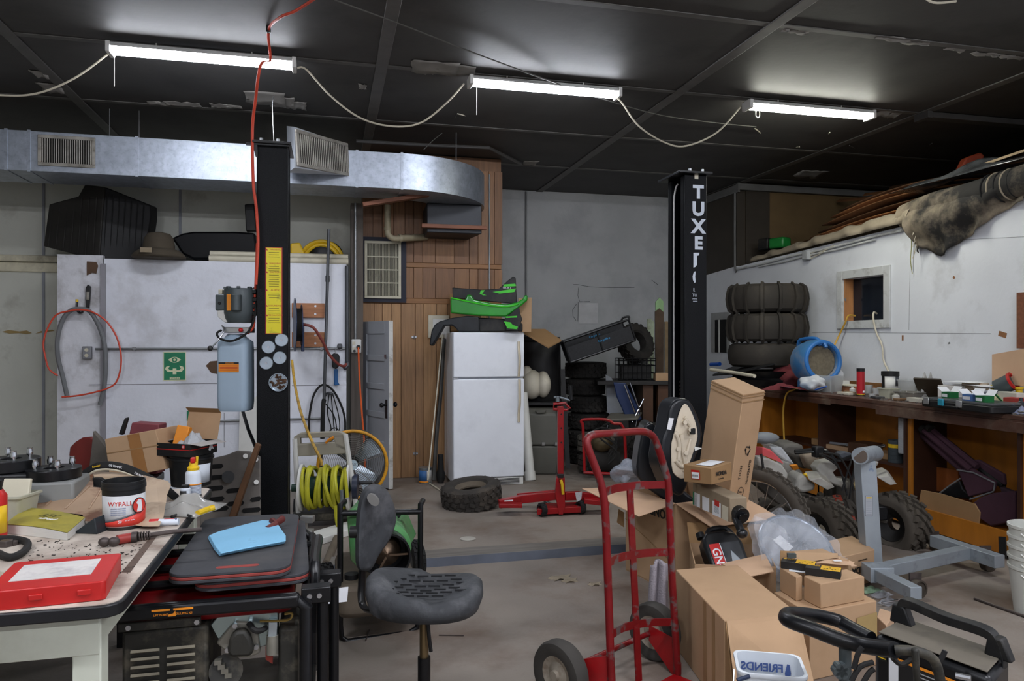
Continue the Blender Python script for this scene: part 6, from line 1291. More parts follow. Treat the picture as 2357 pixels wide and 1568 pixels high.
# ---- blue air mover
BLM = pm('mover_blue','#3d719f',.55,var=.12,dirt='#9a9080',damt=.75,dscl=2.6,dlo=.42,dhi=.6)
am = thing('air_mover','dusty blue snail shaped air mover fan on the bench','air mover',V(4.75,6.6,BZ))
cm = onx(1880,832,4.72); axm_ = (FW*-.92+RX*.2+UP*.08).normalized(); Mm = Matrix.Translation(cm) @ axm_.to_track_quat('Z','Y').to_matrix().to_4x4()
MB().lathe([(0,-.2),(.14,-.2),(.2,-.15),(.215,-.05),(.215,.07),(.205,.1),(.165,.105),(.16,.09),(.16,.05),(0,.05)],36,Mm).build('housing',BLM,am); MB(Mm).torus((0,0,.1),.185,.022).build('mouth_rim',pm('mover_rim_blue','#2d6db0',.45),am)
MB(Mm).cyl((0,0,.05),(0,0,.07),.15,n=32).build('intake_grille',pm('dusty_grille','#6d6453',.8,var=.2,scl=40),am)
MB().tube([onx(1838,822,4.72),onx(1838,790,4.7),onx(1848,781,4.7),onx(1880,780,4.7),onx(1888,796,4.7)],.019,10,sm=3).build('carry_handle',MATS['mover_rim_blue'],am); MB().tube([onx(1894,796,4.74),onx(1897,788,4.74),onx(1902,800,4.74)],.018,8).build('foot_peg',MATS['mover_rim_blue'],am)
MB().quadslab([bp(1812,892,.09),bp(1862,900,.09),bp(1862,900,.005),bp(1815,893,.005)],FW*.22).build('outlet',BLM,am,bev=.02); MB().box(V(cm.x+.02,cm.y+.02,BZ+.06),(.3,.26,.12)).build('foot',BLM,am,bev=.03)
RAG = pm('maroon_rag','#6e3034',.95,var=.2,scl=9,bump=.3,bscl=30)
blob('maroon_rag','crumpled maroon shop rag piled against the blue air mover','rag',bp(1822,893)+V(0,.1,.002),(.13,.17,.13),RAG,11,.3)
crumple('maroon_rag','second maroon rag lying flat along the bench edge under the yellow cord','rag',bp(1812,899),.5,.12,.07,RAG,12,-.3,18)
# ---- yellow and white cords from the opening
wire('extension_cord','yellow cord hanging from the wall opening over the bench front','cord',[onx(1968,727,XW+.05),onx(1953,727,XW-.03),onx(1946,742,XW-.05),onx(1930,775,XW-.06),onx(1905,825,4.95),onx(1880,852,4.75),bp(1850,888,.02),bp(1832,896,.02),onx(1812,905,BX-.02),onx(1804,935,BX-.03),onx(1803,970,BX-.03),onx(1806,1030,BX-.03)],.009,pm('cord_yellow','#c79a38',.5))
wire('extension_cord','off white cord hanging from the wall opening down to the black rimmed can','cord',[onx(2018,722,XW+.05),onx(2011,720,XW-.03),onx(2011,740,XW-.04),onx(2018,768,XW-.03),onx(2030,795,XW-.03),onx(2034,830,XW-.03),onx(2045,855,XW-.05),onx(2050,875,XW-.08)],.009,CORDW)
# ---- bench clutter
CLR = pm('clear_tub_plastic','#c6c9c8',.25,var=.05,alpha=.5,spec=.7); BAG = pm('white_bag','#d2d5d8',.35,var=.06,alpha=.9,bump=.2,bscl=20)
blob('plastic_bag','white crumpled plastic bag beside the clear tub on the bench','bag',bp(1872,903)+V(0,0,.002),(.1,.11,.085),BAG,21); blob('plastic_bag','white knotted plastic bag behind the clear tub on the bench','bag',V(4.9,onx(1905,880,4.9).y,BZ+.002),(.12,.15,.13),BAG,23)
c = bp(1909,902); tt = thing('clear_tub','clear plastic tub of black sockets on the bench front edge','tub',c); tubmesh(c,.17,.15,.2,.18,.16,R(-80)).build('tub',CLR,tt,sa=30)
for k in range(7): q = c+V(random.uniform(-.05,.05),random.uniform(-.08,-.01),.012); tag(MB().cyl(q,q+V(random.uniform(-.03,.03),random.uniform(-.03,.03),.03+.05*random.random()),.012,n=10).build('socket',BLKM),'small black socket inside the clear tub on the bench','socket','sockets in the clear tub')
tag(MB().tube([bp(1876,898,.075),bp(1902,890,.12)],.006,6).build('blue_pen',MATS['bright_blue']),'blue pen leaning on the clear tub rim','pen')
wb = thing('wooden_tray','shallow wooden tray of dowels behind the red grease tube','tray',bp(1970,892)); Mx = F(bp(1968,893),R(-90))
MB(Mx).bx(-.16,.16,-.1,.1,.0,.01).build('bottom',RAWW,wb)
for x0,x1,y0,y1 in ((-.16,.16,-.1,-.088),(-.16,.16,.088,.1),(-.16,-.148,-.088,.088),(.148,.16,-.088,.088)): MB(Mx).bx(x0,x1,y0,y1,.01,.06).build('side',PINE,wb)
MB(Mx).bx(-.19,.12,-.12,.1,.061,.068).build('lid',CRM,wb)
c = bp(1981,912); g = thing('grease_tube','red grease cartridge with black cap standing on the bench edge','grease cartridge',c)
MB().cyl(c+V(0,0,.012),c+V(0,0,.222),.034,n=24).build('tube',pm('red_tube','#b3202a',.35),g); MB().cyl(c+V(0,0,.222),c+V(0,0,.25),.035,n=24).build('cap',BLKP,g); MB().cyl(c,c+V(0,0,.012),.0345,n=24).build('base_ring',INK,g); MB().cyl(c+V(0,0,.0125),c+V(0,0,.022),.0345,n=24).build('yellow_band',YEL,g); wrap(c,.034,.034,.03,.05,-100,-60,PAPER,g,'barcode')
for k,(px,py,r_,h_) in enumerate(((2000,905,.035,.08),(2016,908,.03,.06),(1994,898,.03,.07),(2026,903,.028,.07),(2008,914,.03,.03))):
    tag(MB().lathe([(0,0),(r_*.85,0),(r_,h_),(r_*.92,h_),(r_*.8,.006),(0,.006)],18,F(bp(px,py))).build('clear_cup',CLR),('tallest clear cup right of the red grease tube','clear cup beside the plastic food tub','clear cup touching the back of the red grease tube','clear cup between can and food tub','low clear lid in front of the cups')[k],'cup','clear cups on the bench')
c = bq(2049,4.98); hc = bh(2049,855,4.98)/.15; g = thing('open_can','black rimmed white can standing open at the wall side of the bench','can',c)
MB().lathe([(r__,z__*hc) for r__,z__ in [(0,0),(.068,0),(.07,.12),(.076,.122),(.076,.15),(.07,.15),(.066,.02),(0,.02)]],28,F(c)).build('can',BLKP,g); wrap(c,.0695,.07,.005,.12*hc,-170,-30,WPL,g,'label_wrap'); wrap(c,.0705,.071,.06*hc,.12*hc,-95,-40,pm('label_charcoal','#3b3f44',.5),g,'grey_patch')
for k,(px,py,w_,d_,h_,mt,lb_) in enumerate(((2046,907,.13,.12,.085,TUB,'frosted food tub with brown rim in front of the open can'),(2094,903,.2,.14,.07,pm('steel_pan','#9a978e',.35,.6,var=.2),'shallow steel pan of hardware right of the food tub'),(2100,884,.2,.14,.07,CLR,'clear plastic lid box against the wall behind the steel pan'))):
    tag(tubmesh(bq(px,(4.72,4.74,4.98)[k]),w_*.9,d_*.9,w_,d_,h_*(1.0,1.0,2.2)[k],R(-85)).build('bench_tub',mt,sa=30),lb_,'tub')
for k,(px,py,w_,d_,yaw) in enumerate(((2082,912,.12,.34,.2),(2222,884,.25,.3,.3),(2262,893,.2,.3,-.3),(2285,902,.1,.3,.5))):
    pz = bp(px,py,.004) if k == 0 else V(4.9,bq(px,4.9).y,BZ+(0,.172,.152,.142)[k])
    tag(MB(F(pz,yaw)).box((0,0,0),(w_*.8,d_*.8,.004)).build('white_paper',PAPER,bev=.001),('white paper sheet at the bench edge left of the black case','white card sheet behind the black case','white card on top of the clutter behind the green boxes','narrow white card under the green note')[k],'paper')
crumple('clear_film','clear plastic film standing up beside the leather wallet','plastic film',bq(2130,4.85),.16,.1,.26,PLS,31)
tag(MB(F(bq(2152,4.88),R(20),0,R(-35))).box((0,0,.11),(.02,.22,.24)).build('leather_wallet',pm('dark_leather','#2f2519',.5),bev=.005),'dark brown leather wallet propped behind the black case','wallet')
bc_ = thing('tool_case','black plastic tool case with silver and teal latches overhanging the bench','tool case',bp(2195,935))
c0,c1 = bp(2119,936,-.0),bp(2282,955,-.0); ux = (c1-c0); Lk = ux.length; Mk_ = basis(c0+V(0,0,.004),ux,UP.cross(ux))
if (Mk_.col[1].to_3d()).dot(FW) < 0: Mk_ = basis(c0+V(0,0,.004),ux,ux.cross(UP)*-1)
MB(Mk_).prism([(Lk/2+x,.14+y) for x,y in rrect(Lk,.28,.025,4)],0,.05).build('shell',BLKP,bc_,bev=.008); MB(Mk_).prism([(Lk/2+x,.14+y) for x,y in rrect(Lk*.95,.26,.025,4)],.051,.07).build('clear_lid',pm('smoky_lid','#5b5e60',.2,alpha=.7),bc_,bev=.006)
for x,mt in ((.1,ALU),(.32,pm('teal_latch','#2a8fa8',.4)),(.58,ALU)): MB(Mk_).box((Lk*x,-.006,.045),(.05,.012,.05)).build('latch',mt,bc_,bev=.004)
MB(Mk_).box((Lk*.48,-.012,.02),(.12,.02,.016)).build('handle',BLKP,bc_,bev=.005)
GBX = pm('green_box','#12602f',.4)
for k,(u_,v_,w_) in enumerate(((.24,.12,.075),(.62,.08,.09),(.82,.06,.075))):
    g = thing('parts_box',('open green parts box, leftmost on the black tool case','open green and blue parts box in the middle of the tool case','open green parts box at the right end of the tool case')[k],'box',Mk_ @ V(Lk*u_,v_,.071),'green boxes on the tool case')
    Mq = Mk_ @ Matrix.Translation((Lk*u_,v_,.071)); MB(Mq).bx(-w_/2,w_/2,-.04,.04,0,.045).build('box',GBX if k != 1 else pm('blue_box','#4a6fa8',.4),g); MB(Mq).quadslab([(-w_/2,.04,.045),(w_/2,.04,.045),(w_/2,.07,.085),(-w_/2,.07,.085)],(0,.002,0)).build('flap',PAPER,g); MB(Mq).quadslab([(-w_/2,-.04,.045),(-w_/2,.04,.045),(-w_/2-.04,.04,.075),(-w_/2-.04,-.04,.075)],(0,0,.002)).build('flap',PAPER,g); MB(Mq).bx(-w_/2+.004,w_/2-.02,-.0412,-.0402,.008,.03).build('label',PAPER,g)
for k,(px,py,s,col,lb_) in enumerate(((2190,886,(.1,.16,.05),'#d3d0cc','white and pink carton in the pile behind the tool case'),(2245,880,(.09,.16,.07),'#d8c9b2','white carton with orange print against the backsplash'),(2275,890,(.06,.1,.05),'#cfd2d4','small white carton beside the tipped can'),(2210,876,(.1,.2,.05),'#c9cbd0','grey white carton against the backsplash behind the tool case'))):
    s = (s[0]*1.1,s[1],(.14,.165,.12,.15)[k])
    tag(MB(F(bq(px,(4.84,4.98,4.9,5.03)[k]),.1*k)).box((0,0,s[2]/2),s).build('white_carton',pm('carton_tone_%d' % k,col,.6,var=.06,dirt='#c78a5d' if k == 1 else '#a9a6a4',damt=.6,dscl=12),bev=.002),lb_,'carton')
q = bq(2318,4.96); tag(MB(F(q,.1)).box((0,0,.055),(.2,.3,.11)).build('grey_parts_box',MATS['bluish_sheet'],bev=.003),'pale grey parts box under the tipped can near the leaning cardboard','box')
c = q+V(-.02,0,.112); g = thing('tipped_can','grey can with red rim tipped over on the bench near the leaning cardboard','can',c); Mx = F(c+V(0,0,.055),.4,R(62)); MB(Mx).lathe([(0,-.06),(.06,-.06),(.065,.05),(0,.05)],24).build('can',DKGR,g); MB(Mx).lathe([(.055,.05),(.07,.05),(.07,.068),(.055,.068)],24,closed=True).build('red_rim',REDPL,g)
tag(MB(F(bq(2303,4.66)+V(0,0,.075),.5,R(50),R(20))).box((0,0,0),(.1,.13,.002)).build('green_note',pm('note_green','#59b86a',.7)),'bright green paper note standing in the tool clutter','note')
tag(MB(F(q+V(0,-.1,.111),.2)).lathe([(0,0),(.022,0),(.022,.03),(.03,.03),(.03,.045),(0,.045)],14).build('bottle_stopper',YEL),'yellow plastic cap near the leaning cardboard','cap')
for k in range(16):
    px,py = random.uniform(2285,2375),random.uniform(934,953); q = bp(px,py,.008+.012*random.random()); a_ = random.uniform(-1.2,1.2); L_ = random.uniform(.06,.16)
    e = q+V(L_*math.sin(a_),L_*math.cos(a_),random.uniform(-.005,.02)); e.x = min(5.08,max(4.47,e.x)); q.x = min(5.08,max(4.47,q.x)); tag(MB().tube([q,(q+e)/2+V(0,0,.004),e],random.uniform(.005,.009),7).ell(e,(.012,.012,.008),8,6).build('hand_tool',(BLKM,STEEL,IRON)[k % 3]),'hand tool in the heap on the bench at the right picture edge','tool','heap of hand tools on the bench')
crumple('blue_cloth','blue hemmed grey cloth on the bench front at the right edge','cloth',bq(2340,4.55),.12,.14,.06,pm('blue_grey_cloth','#7d8299',.9),41)
crumple('yellowed_bag','clear bag of yellow parts behind the green note','bag',bq(2290,4.8),.2,.26,.1,pm('bag_yellowed','#a8a27c',.3,alpha=.75),43)
tag(MB().quadslab([onx(2283,816,5.0),onx(2357,803,5.0),onx(2420,800,5.0),onx(2420,893,4.98),onx(2283,884,4.98)],(.006,0,0)).build('cardboard_sheet',CARDI,bev=.001),'tan cardboard sheet leaning on the wall at the bench right end','cardboard')
tag(MB().bx(XW-.03,XW-.001,onx(2375,700,XW).y,onx(2347,700,XW).y,onx(2347,802,XW).z,onx(2347,674,XW).z).build('brown_board',WB),'brown wooden board on the white wall at the right picture edge','board')

# ---- more small clutter along the bench
for k,(px,X_c,s_,col,lb_) in enumerate(((1945,4.6,(.05,.16,.025),'#c9c4b4','cream plastic strip lying left of the red grease tube'),(1958,4.66,(.04,.12,.03),'#8a7a63','tan wooden stick lying behind the cream strip'),(2020,4.58,(.08,.1,.02),'#3b3c3d','flat dark tin in front of the clear cups'),(2072,4.6,(.1,.06,.02),'#6d5238','brown leather scrap in front of the white paper sheet'),
    (2110,4.62,(.09,.12,.035),'#b5b2a5','pale carton scrap left of the black tool case'),(2128,4.98,(.1,.15,.13),'#b7b4aa','off white tub against the wall behind the wallet'),(2165,4.98,(.1,.1,.12),'#8e9296','grey box against the wall behind the tool case'),(2292,4.72,(.05,.1,.06),'#5d5f62','dark grey plastic piece beside the green note'),
    (2312,4.6,(.06,.13,.05),'#a9a39a','grey metal block in the tool heap'),(2345,4.78,(.1,.16,.09),'#9a2f2c','dull red box at the right end of the bench'),(2330,4.86,(.08,.2,.12),'#c2bfb4','cream carton behind the tool heap'),(1930,4.95,(.1,.2,.1),'#cfd0cc','white box against the wall behind the clear tub'))):
    tag(MB(F(bq(px,X_c)+V(0,0,.001),.25*math.sin(k*2.3))).box((0,0,s_[2]/2),s_).build('bench_item',pm('bench_item_%d' % k,col,.6,var=.12,dirt='#6b655b',damt=.3),bev=.004),lb_,'clutter')
for k,(px,X_c,r_,h_,col,lb_) in enumerate(((1962,4.72,.025,.07,'#d8d8d4','white pill bottle behind the red grease tube'),(2062,4.64,.03,.05,'#b9b7ae','low round tin right of the food tub'),(2285,4.92,.028,.16,'#c9b53a','yellow bottle standing behind the green boxes'),(2350,4.66,.02,.1,'#34363a','dark spray bottle in the tool heap'),(2175,4.8,.022,.13,'#b7bcc2','silver bottle behind the green boxes'))):
    tag(MB().lathe([(0,0),(r_,0),(r_,h_*.72),(r_*.55,h_*.8),(r_*.55,h_),(0,h_)],16,F(bq(px,X_c)+V(0,0,.001))).build('bench_bottle',pm('bench_bottle_%d' % k,col,.4)),lb_,'bottle')
hwm = MB()
for i in range(220):
    p = bq(random.uniform(1880,2357),random.uniform(4.48,5.05)); s_ = random.uniform(.004,.012); hwm.box(p+V(0,0,s_*.5),(s_*random.uniform(1,3),s_*random.uniform(1,2),s_),(0,0,random.uniform(0,3)))
tag(hwm.build('loose_hardware',pm('hardware_mix','#6d6862',.5,.4,var=.5,scl=40)),'loose screws and scraps scattered along the bench top','hardware',kind='stuff')
# ---- shelf contents under the bench
def sp_(px,py,z=.478,X=4.75): return onx(px,py,X)
for k,(px,w_,d_,h_,mt,lb_) in enumerate(((1905,.2,.25,.06,CARDD,'flat brown carton on the shelf behind the ATV seat'),(1945,.25,.3,.04,CARD,'torn brown carton flap on the shelf above the ATV handlebar'),(1990,.2,.2,.1,BRW,'dark red brown box on the shelf behind the engine stand'),(2030,.2,.25,.05,CARDD,'low brown carton on the shelf beside the tape rolls'))):
    q = onx(px,1060,4.7); tag(MB(F(V(4.71,q.y,.478),.1*k)).box((0,0,h_/2),(w_,d_,h_)).build('shelf_carton',mt,bev=.003),lb_,'carton')
q = onx(2062,1060,4.62); rollg = thing('tape_rolls','stack of dark tape rolls with one yellow roll on the bench shelf','tape rolls',V(4.62,q.y,.478))
for k in range(6): MB().lathe([(.03,0),(.06,0),(.06,.03),(.03,.03)],20,F((4.62,q.y,.478+.031*k)),closed=True).build('roll',YEL if k == 4 else pm('dark_roll','#3a4246',.5),rollg)
q = onx(1925,1021,4.62); tag(MB().tube([onx(1905,1019,4.62),onx(1950,1024,4.62)],.012,8).build('caulk_tube',MATS['bluish_sheet']),'pale tube with blue tip lying on the bench shelf','tube')
q = onx(2061,960,4.58); tag(MB(F(V(4.56,bd(2070)+.03,.62))).box((0,0,.1),(.03,.08,.3)).build('hanging_bag',BUB,bev=.01),'clear plastic wrapped strip hanging on the bench divider','bag')
# ---- folded camp chair and cartons in the right bench bay
MRN = pm('maroon_fabric','#3f2430',.85,var=.2,scl=6); GYF = pm('grey_piping','#6e6f70',.7)
cc = thing('camp_chair','folded maroon fabric camp chair lying in the open bench bay','camp chair',onx(2230,1220,4.7))
X_ = 4.6
for k,(a,b) in enumerate((((2120,985),(2235,1082)),((2135,982),(2250,1075)),((2115,995),(2225,1092)),((2145,990),(2310,1120)))): MB().tube([onx(*a,X_+.03*k),onx(*b,X_+.02*k)],.024,8).build('leg_tube',MRN if k != 3 else BLKP,cc)
for a in ((2122,985),(2138,982)): MB().cyl(onx(*a,X_),onx(a[0]+6,a[1]+6,X_),.034,n=12).build('foot_cap',RUB,cc)
def fab(pts,x,mt,th=.03,n='fabric'): MB().quadslab([onx(px,py,x) for px,py in pts],(th,0,0)).build(n,mt,cc,bev=.01)
fab(((2203,1082),(2235,1078),(2290,1110),(2285,1130),(2228,1145)),X_-.01,MRN); fab(((2225,1060),(2250,1058),(2310,1092),(2312,1118),(2275,1105)),X_+.05,MRN); fab(((2226,1168),(2255,1145),(2285,1135),(2335,1130),(2335,1200),(2280,1212),(2255,1195)),X_-.03,MRN,.1); fab(((2300,1120),(2335,1135),(2335,1170),(2310,1160)),X_+.0,pm('maroon_dark','#33202a',.85),.05); fab(((2160,1135),(2208,1105),(2215,1125),(2240,1150),(2180,1145)),X_+.06,BLKP)
for pts in (((2203,1082),(2240,1088),(2290,1112),(2287,1130)),((2160,1138),(2190,1115),(2210,1102)),((2232,1150),(2262,1140),(2286,1132))): MB().tube([onx(*p,X_-.014) for p in pts],.006,6).build('piping',GYF,cc)
tag(MB().quadslab([onx(x,y,4.56) for x,y in ((2120,1128),(2163,1136),(2243,1160),(2255,1180),(2252,1210),(2235,1222),(2110,1182))],(.012,0,0)).build('bay_cardboard',CARDD,bev=.002),'brown cardboard piece leaning in the open bench bay','cardboard')
tag(MB().quadslab([onx(x,y,4.8) for x,y in ((2140,1073),(2205,1083),(2208,1135),(2148,1130))],(.02,0,0)).build('plywood_offcut',pm('orange_ply','#8a4b1e',.6,var=.2)),'small orange brown panel leaning at the back of the bench bay','panel')
tag(MB().quadslab([onx(x,y,4.48) for x,y in ((2300,1235),(2316,1236),(2318,1285),(2302,1288))],(-.008,0,0)).build('black_strap',RUB),'black strap hanging over the bench toe board','strap')
# ================================================================ wall top: conduit, box, loft stuff
wcx = thing('loft_conduit','thin white conduits running along the top of the white wall','conduit',onx(1900,560,XW-.02))
for k,(dz,y0,y1) in enumerate(((-.04,5.75,8.6),(-.075,6.1,8.1))): MB().tube([V(XW-.018,y0+(y1-y0)*i/8,wtop(y0+(y1-y0)*i/8)+dz+.006*math.sin(i*1.7+k)) for i in range(9)],.0125-.003*k,8,sm=2).build('conduit_run',FRM,wcx)
q = onx(1695,612,XW-.02); MB().tube([V(XW-.02,8.6,2.43),V(XW-.02,8.64,2.47),V(XW-.02,8.64,3.43)],.014,8,sm=2).build('conduit_rise',TRM,wcx)
q = onx(1857,588,XW-.03); g = thing('junction_box','small grey junction box on the wall under the loft edge','junction box',q); MB().box(q,(.05,.1,.1)).build('box',pm('box_grey','#a5a8aa',.5),g,bev=.006); MB().box(q+V(-.028,0,0),(.006,.085,.085)).build('cover',MATS['box_grey'],g,bev=.003)
for k in range(3): y0 = q.y; MB().tube([q+V(.01,-.05,.02-.03*k),q+V(.01,-.2,.03-.02*k),q+V(.005,-.45+.08*k,.05-.02*k)],.006,6,sm=3).build('lead',CORDW,g)
PLY = [pm('old_ply_a','#7d5433',.8,var=.25,scl=4),pm('old_ply_b','#94623a',.8,var=.25,scl=4),pm('old_ply_c','#5c4029',.8,var=.25,scl=4)]
for k in range(9):
    y0,y1 = 8.0-.12*k,4.9-.03*k; x0 = 5.42+.02*(k % 3); w_ = .9
    def fn(u,v,k=k,y0=y0,y1=y1,x0=x0): return V(x0+v*w_,y0+(y1-y0)*u,2.51+.05*k*(1-.3*u)+.02*math.sin(3*u+k)+.13*math.sin(PI*u)*(.6+.05*k)+.08*v+.008*u*k)
    tag(MB().grid(fn,10,3).build('warped_sheet',PLY[k % 3],solid=.012),('lowest warped brown sheet of the pile on the loft','second warped brown sheet from below on the loft','third warped brown sheet from below on the loft','fourth warped brown sheet from below on the loft','middle warped brown sheet of the loft pile','sixth warped brown sheet from below on the loft','third warped brown sheet from the top of the loft pile','warped brown sheet just under the topmost on the loft','topmost warped brown sheet of the pile on the loft')[k],'sheet','pile of warped sheets on the loft')
TARP = pm('dusty_tarp','#262422',.85,var=.2,scl=5,dirt='#978a76',damt=.95,dscl=1.3,dlo=.45,dhi=.62,bump=.12,bscl=14)
TARPT = pm('tan_tarp','#9c907c',.85,var=.15,scl=6,dirt='#3a3631',damt=.8,dscl=3,dlo=.55,dhi=.7)
def strip(u,v):
    y = 8.3+(5.6-8.3)*u; a_ = PI*(1.25*v-.05); r_ = .05+.07*u+.009*math.sin(38*u+6*v)+.007*math.sin(61*u+2+9*v)
    return V(XW+.06-r_*1.3*math.cos(a_)*1.0,y,wtop(y)+.03+r_*1.1*math.sin(a_))
tag(MB().grid(strip,70,10).build('rolled_tarp',TARPT,solid=.006,sa=60),'narrow rumpled tan tarp running along the top edge of the white wall','tarp')
tp_ = thing('canvas_tarp','big dusty black canvas tarp rolled and hanging over the wall top','tarp',onx(2200,585,XW-.05))
top_e = [(2085,488),(2110,478),(2150,462),(2200,445),(2250,428),(2300,412),(2360,395)]; bot_e = [(2110,582),(2122,570),(2165,590),(2200,562),(2245,535),(2290,495),(2360,462)]
tps = smooth([onx(x,y,XW-.06) for x,y in top_e],4); bts = smooth([onx(x,y,XW-.04) for x,y in bot_e],4)
def hang(u,v):
    i = u*(len(tps)-1); k = min(int(i),len(tps)-2); f_ = i-k; a,b = tps[k].lerp(tps[k+1],f_),bts[k].lerp(bts[k+1],f_); p = a.lerp(b,v)
    bul = .1*math.sin(PI*min(1,v*1.3))*(1-.2*v); p.x -= bul*.8+.022*math.sin(22*u+5*v)*v+.012*math.sin(47*u)*v; return p
MB().grid(hang,48,14).build('hanging_fold',TARP,tp_,solid=.006,sa=70)
a,b = onx(2088,500,XW+.06),onx(2348,420,XW-.02); MB().tube([a,a.lerp(b,.3)+V(0,0,.02),a.lerp(b,.6),b,b.lerp(a,-.25)],.125,18,sm=4).build('roll',TARP,tp_)
for k in range(5): q = a.lerp(b,.8+.05*k); MB(Matrix.Translation(q) @ (b-a).to_track_quat('Z','Y').to_matrix().to_4x4()).torus((0,0,0),.128-.002*k,.008).build('roll_layer',TARPT if k % 2 else RUB,tp_)
for k in range(10): q = onx(2108+2*math.sin(k*2),500+9*k,XW-.08); MB().tube([q,q+V(-.01,.02,-.05-.02*(k % 3))],.0022,4).build('fringe',CORDW,tp_,sa=0)
wire('green_string','pale green frayed string hanging from the tarp corner','string',[onx(2095,520,XW-.05),onx(2098,560,XW-.03),onx(2096,600,XW-.03),onx(2100,630,XW-.02)],.004,pm('green_string','#8f8f5d',.8),n=6)
crumple('plastic_film','shiny black plastic film bunched on the tarp roll','plastic film',onx(2260,405,5.35),.4,1.6,.14,pm('black_film','#4b4d4f',.12,var=.5,scl=9,spec=.9),51,0,20)
tag(MB().quadslab([onx(2216,397,5.3),onx(2370,345,5.3),onx(2370,352,6.3),onx(2290,385,6.3)],(0,0,.02)).build('pale_board',pm('pale_ply','#b39c7c',.7)),'pale board jutting out above the tarp on the loft','board')
g = thing('green_machine','green and black power tool on the loft edge','power tool',onx(1785,575,5.3)); q = onx(1795,560,5.35); MB(F(q,.3)).box((0,0,0),(.16,.22,.13)).build('body',pm('tool_green','#1e7a34',.4),g,bev=.025); q2 = onx(1770,562,5.35); MB(F(q2,.3)).box((0,.05,0),(.12,.16,.15)).build('motor',BLKP,g,bev=.02)
tag(MB().slab([(2212,388),(2225,362),(2258,350),(2268,358),(2258,382),(2235,395)],6.6,.1).build('orange_cone',pm('dull_orange','#7d2f16',.6),bev=.015),'dull orange plastic piece high on the loft','plastic piece')
for k,(py,X2) in enumerate(((462,6.6),(448,6.9),(432,7.1))):
    tag(MB().tube([onx(1930+60*k,py,X2),onx(2240,py-24-6*k,X2-.6)],.03,6,flat=.4).build('loft_lath',PLY[k]),('lowest','middle','highest')[k]+' of three long brown laths lying behind the loft sheets','lath')
# ================================================================ buckets at right edge, rod on floor
c = onz(2386,1412,0); BKW = pm('bucket_white','#c4c5be',.45,var=.05,dirt='#7f7b70',damt=.4)
for k in range(5):
    t_ = thing('white_pail',('bottom white pail of the nested stack at the right edge','second white pail from below in the nested stack','middle white pail of the nested stack','fourth white pail of the nested stack','top white pail of the nested stack at the right edge')[k],'bucket',c+V(0,0,.055*k),'nested white pails')
    MB().lathe([(0,0),(.105,0),(.13,.24),(.137,.245),(.137,.26),(.127,.26),(.104,.01),(0,.01)],28,F(c+V(0,0,.056*k+.001))).build('pail',BKW,t_)
    MB().tube([c+V(-.137*math.cos(a_),-.14*math.sin(a_)-.0,.245+.056*k-.1*math.sin(a_)) for a_ in [R(10+16*i) for i in range(11)]],.004,6).build('bail_handle',WPL,t_)
tag(MB().tube([onz(2243,1378,.008),onz(2375,1425,.008)],.008,8).build('steel_rod',IRON),'thin dark steel rod on the floor right of the engine stand','rod')
# ================================================================ engine stand
ES = pm('stand_grey_paint','#8f979d',.45,.2,var=.1,dirt='#46484a',damt=.5,dscl=7,dlo=.55); ESB = pm('stand_blue_spot','#2c5f8f',.5)
es = thing('engine_stand','grey painted engine stand with head tube and steel base on casters','engine stand',onz(2000,1320,0))
De = 4.72; pb = dp(2003,1296,De); zb2 = pb.z
e0,e1 = dp(1990,1062,De),dp(2006,1300,De)
beam([e1,e0],.1,.1,'post',pm('stand_post_paint','#9aa2a8',.45,.2,var=.1,dirt='#2c5f8f',damt=.85,dscl=5,dlo=.6,dhi=.66),es)
MB().cyl(dp(1980,1050,De-.12),dp(2014,1044,De+.14),.052,n=28).build('head_tube',ES,es); MB().cyl(dp(1980,1050,De-.121),dp(1981,1050,De-.115),.042,n=24).build('tube_bore',pm('rusty_bore','#5d5148',.8),es)
q = dp(1998,1165,De-.052); Mq = basis(q,RX,UP); MB(Mq).box((.006,0,-.002),(.046,.13,.001)).build('label_border',INK,es); MB(Mq).box((.006,0,-.001),(.042,.124,.001)).build('label',pm('label_greyish','#a5aab0',.6),es)
for k in range(8): MB(Mq).box((.006,.03-k*.012,.0),(.034,.003,.0006)).build('text_line',pm('grey_print','#7c8188',.6),es,sa=0)
MB(Mq).box((.006,.052,.0),(.034,.008,.0006)).build('label_head',YEL,es,sa=0)
def ep_(px,py,z=.115): return onz(px,py,z)
beam([ep_(2010,1318),ep_(2240,1268)],.075,.075,'base_beam',ES,es); beam([ep_(2152,1245),ep_(2300,1293)],.08,.08,'cross_beam',ES,es); beam([ep_(2016,1320),ep_(2108,1366)],.07,.07,'front_leg',ES,es); 0
MB(F(ep_(2020,1318),-TH)).box((0,0,0),(.14,.12,.09)).build('socket',ES,es,bev=.004)
for px,py,r_ in ((2113,1376,.052),(2155,1268,.05),(2275,1315,.06)):
    q = onz(px,py,0); q.z = r_; Mw_ = F(q,-TH+R(20)) @ Matrix.Rotation(R(90),4,'X'); MB(Mw_).lathe([(0,-.018),(r_*.3,-.02),(r_*.35,-.012),(r_*.8,-.012),(r_*.82,-.02),(r_,-.02),(r_,.02),(r_*.82,.02),(r_*.8,.012),(r_*.35,.012),(r_*.3,.02),(0,.018)],28).build('caster_wheel',pm('caster_iron','#4b443c',.6,.4,var=.2),es)
    MB(F(q,-TH)).box((0,.03,r_*.9),(.07,.012,r_*1.4)).build('caster_fork',IRON,es)
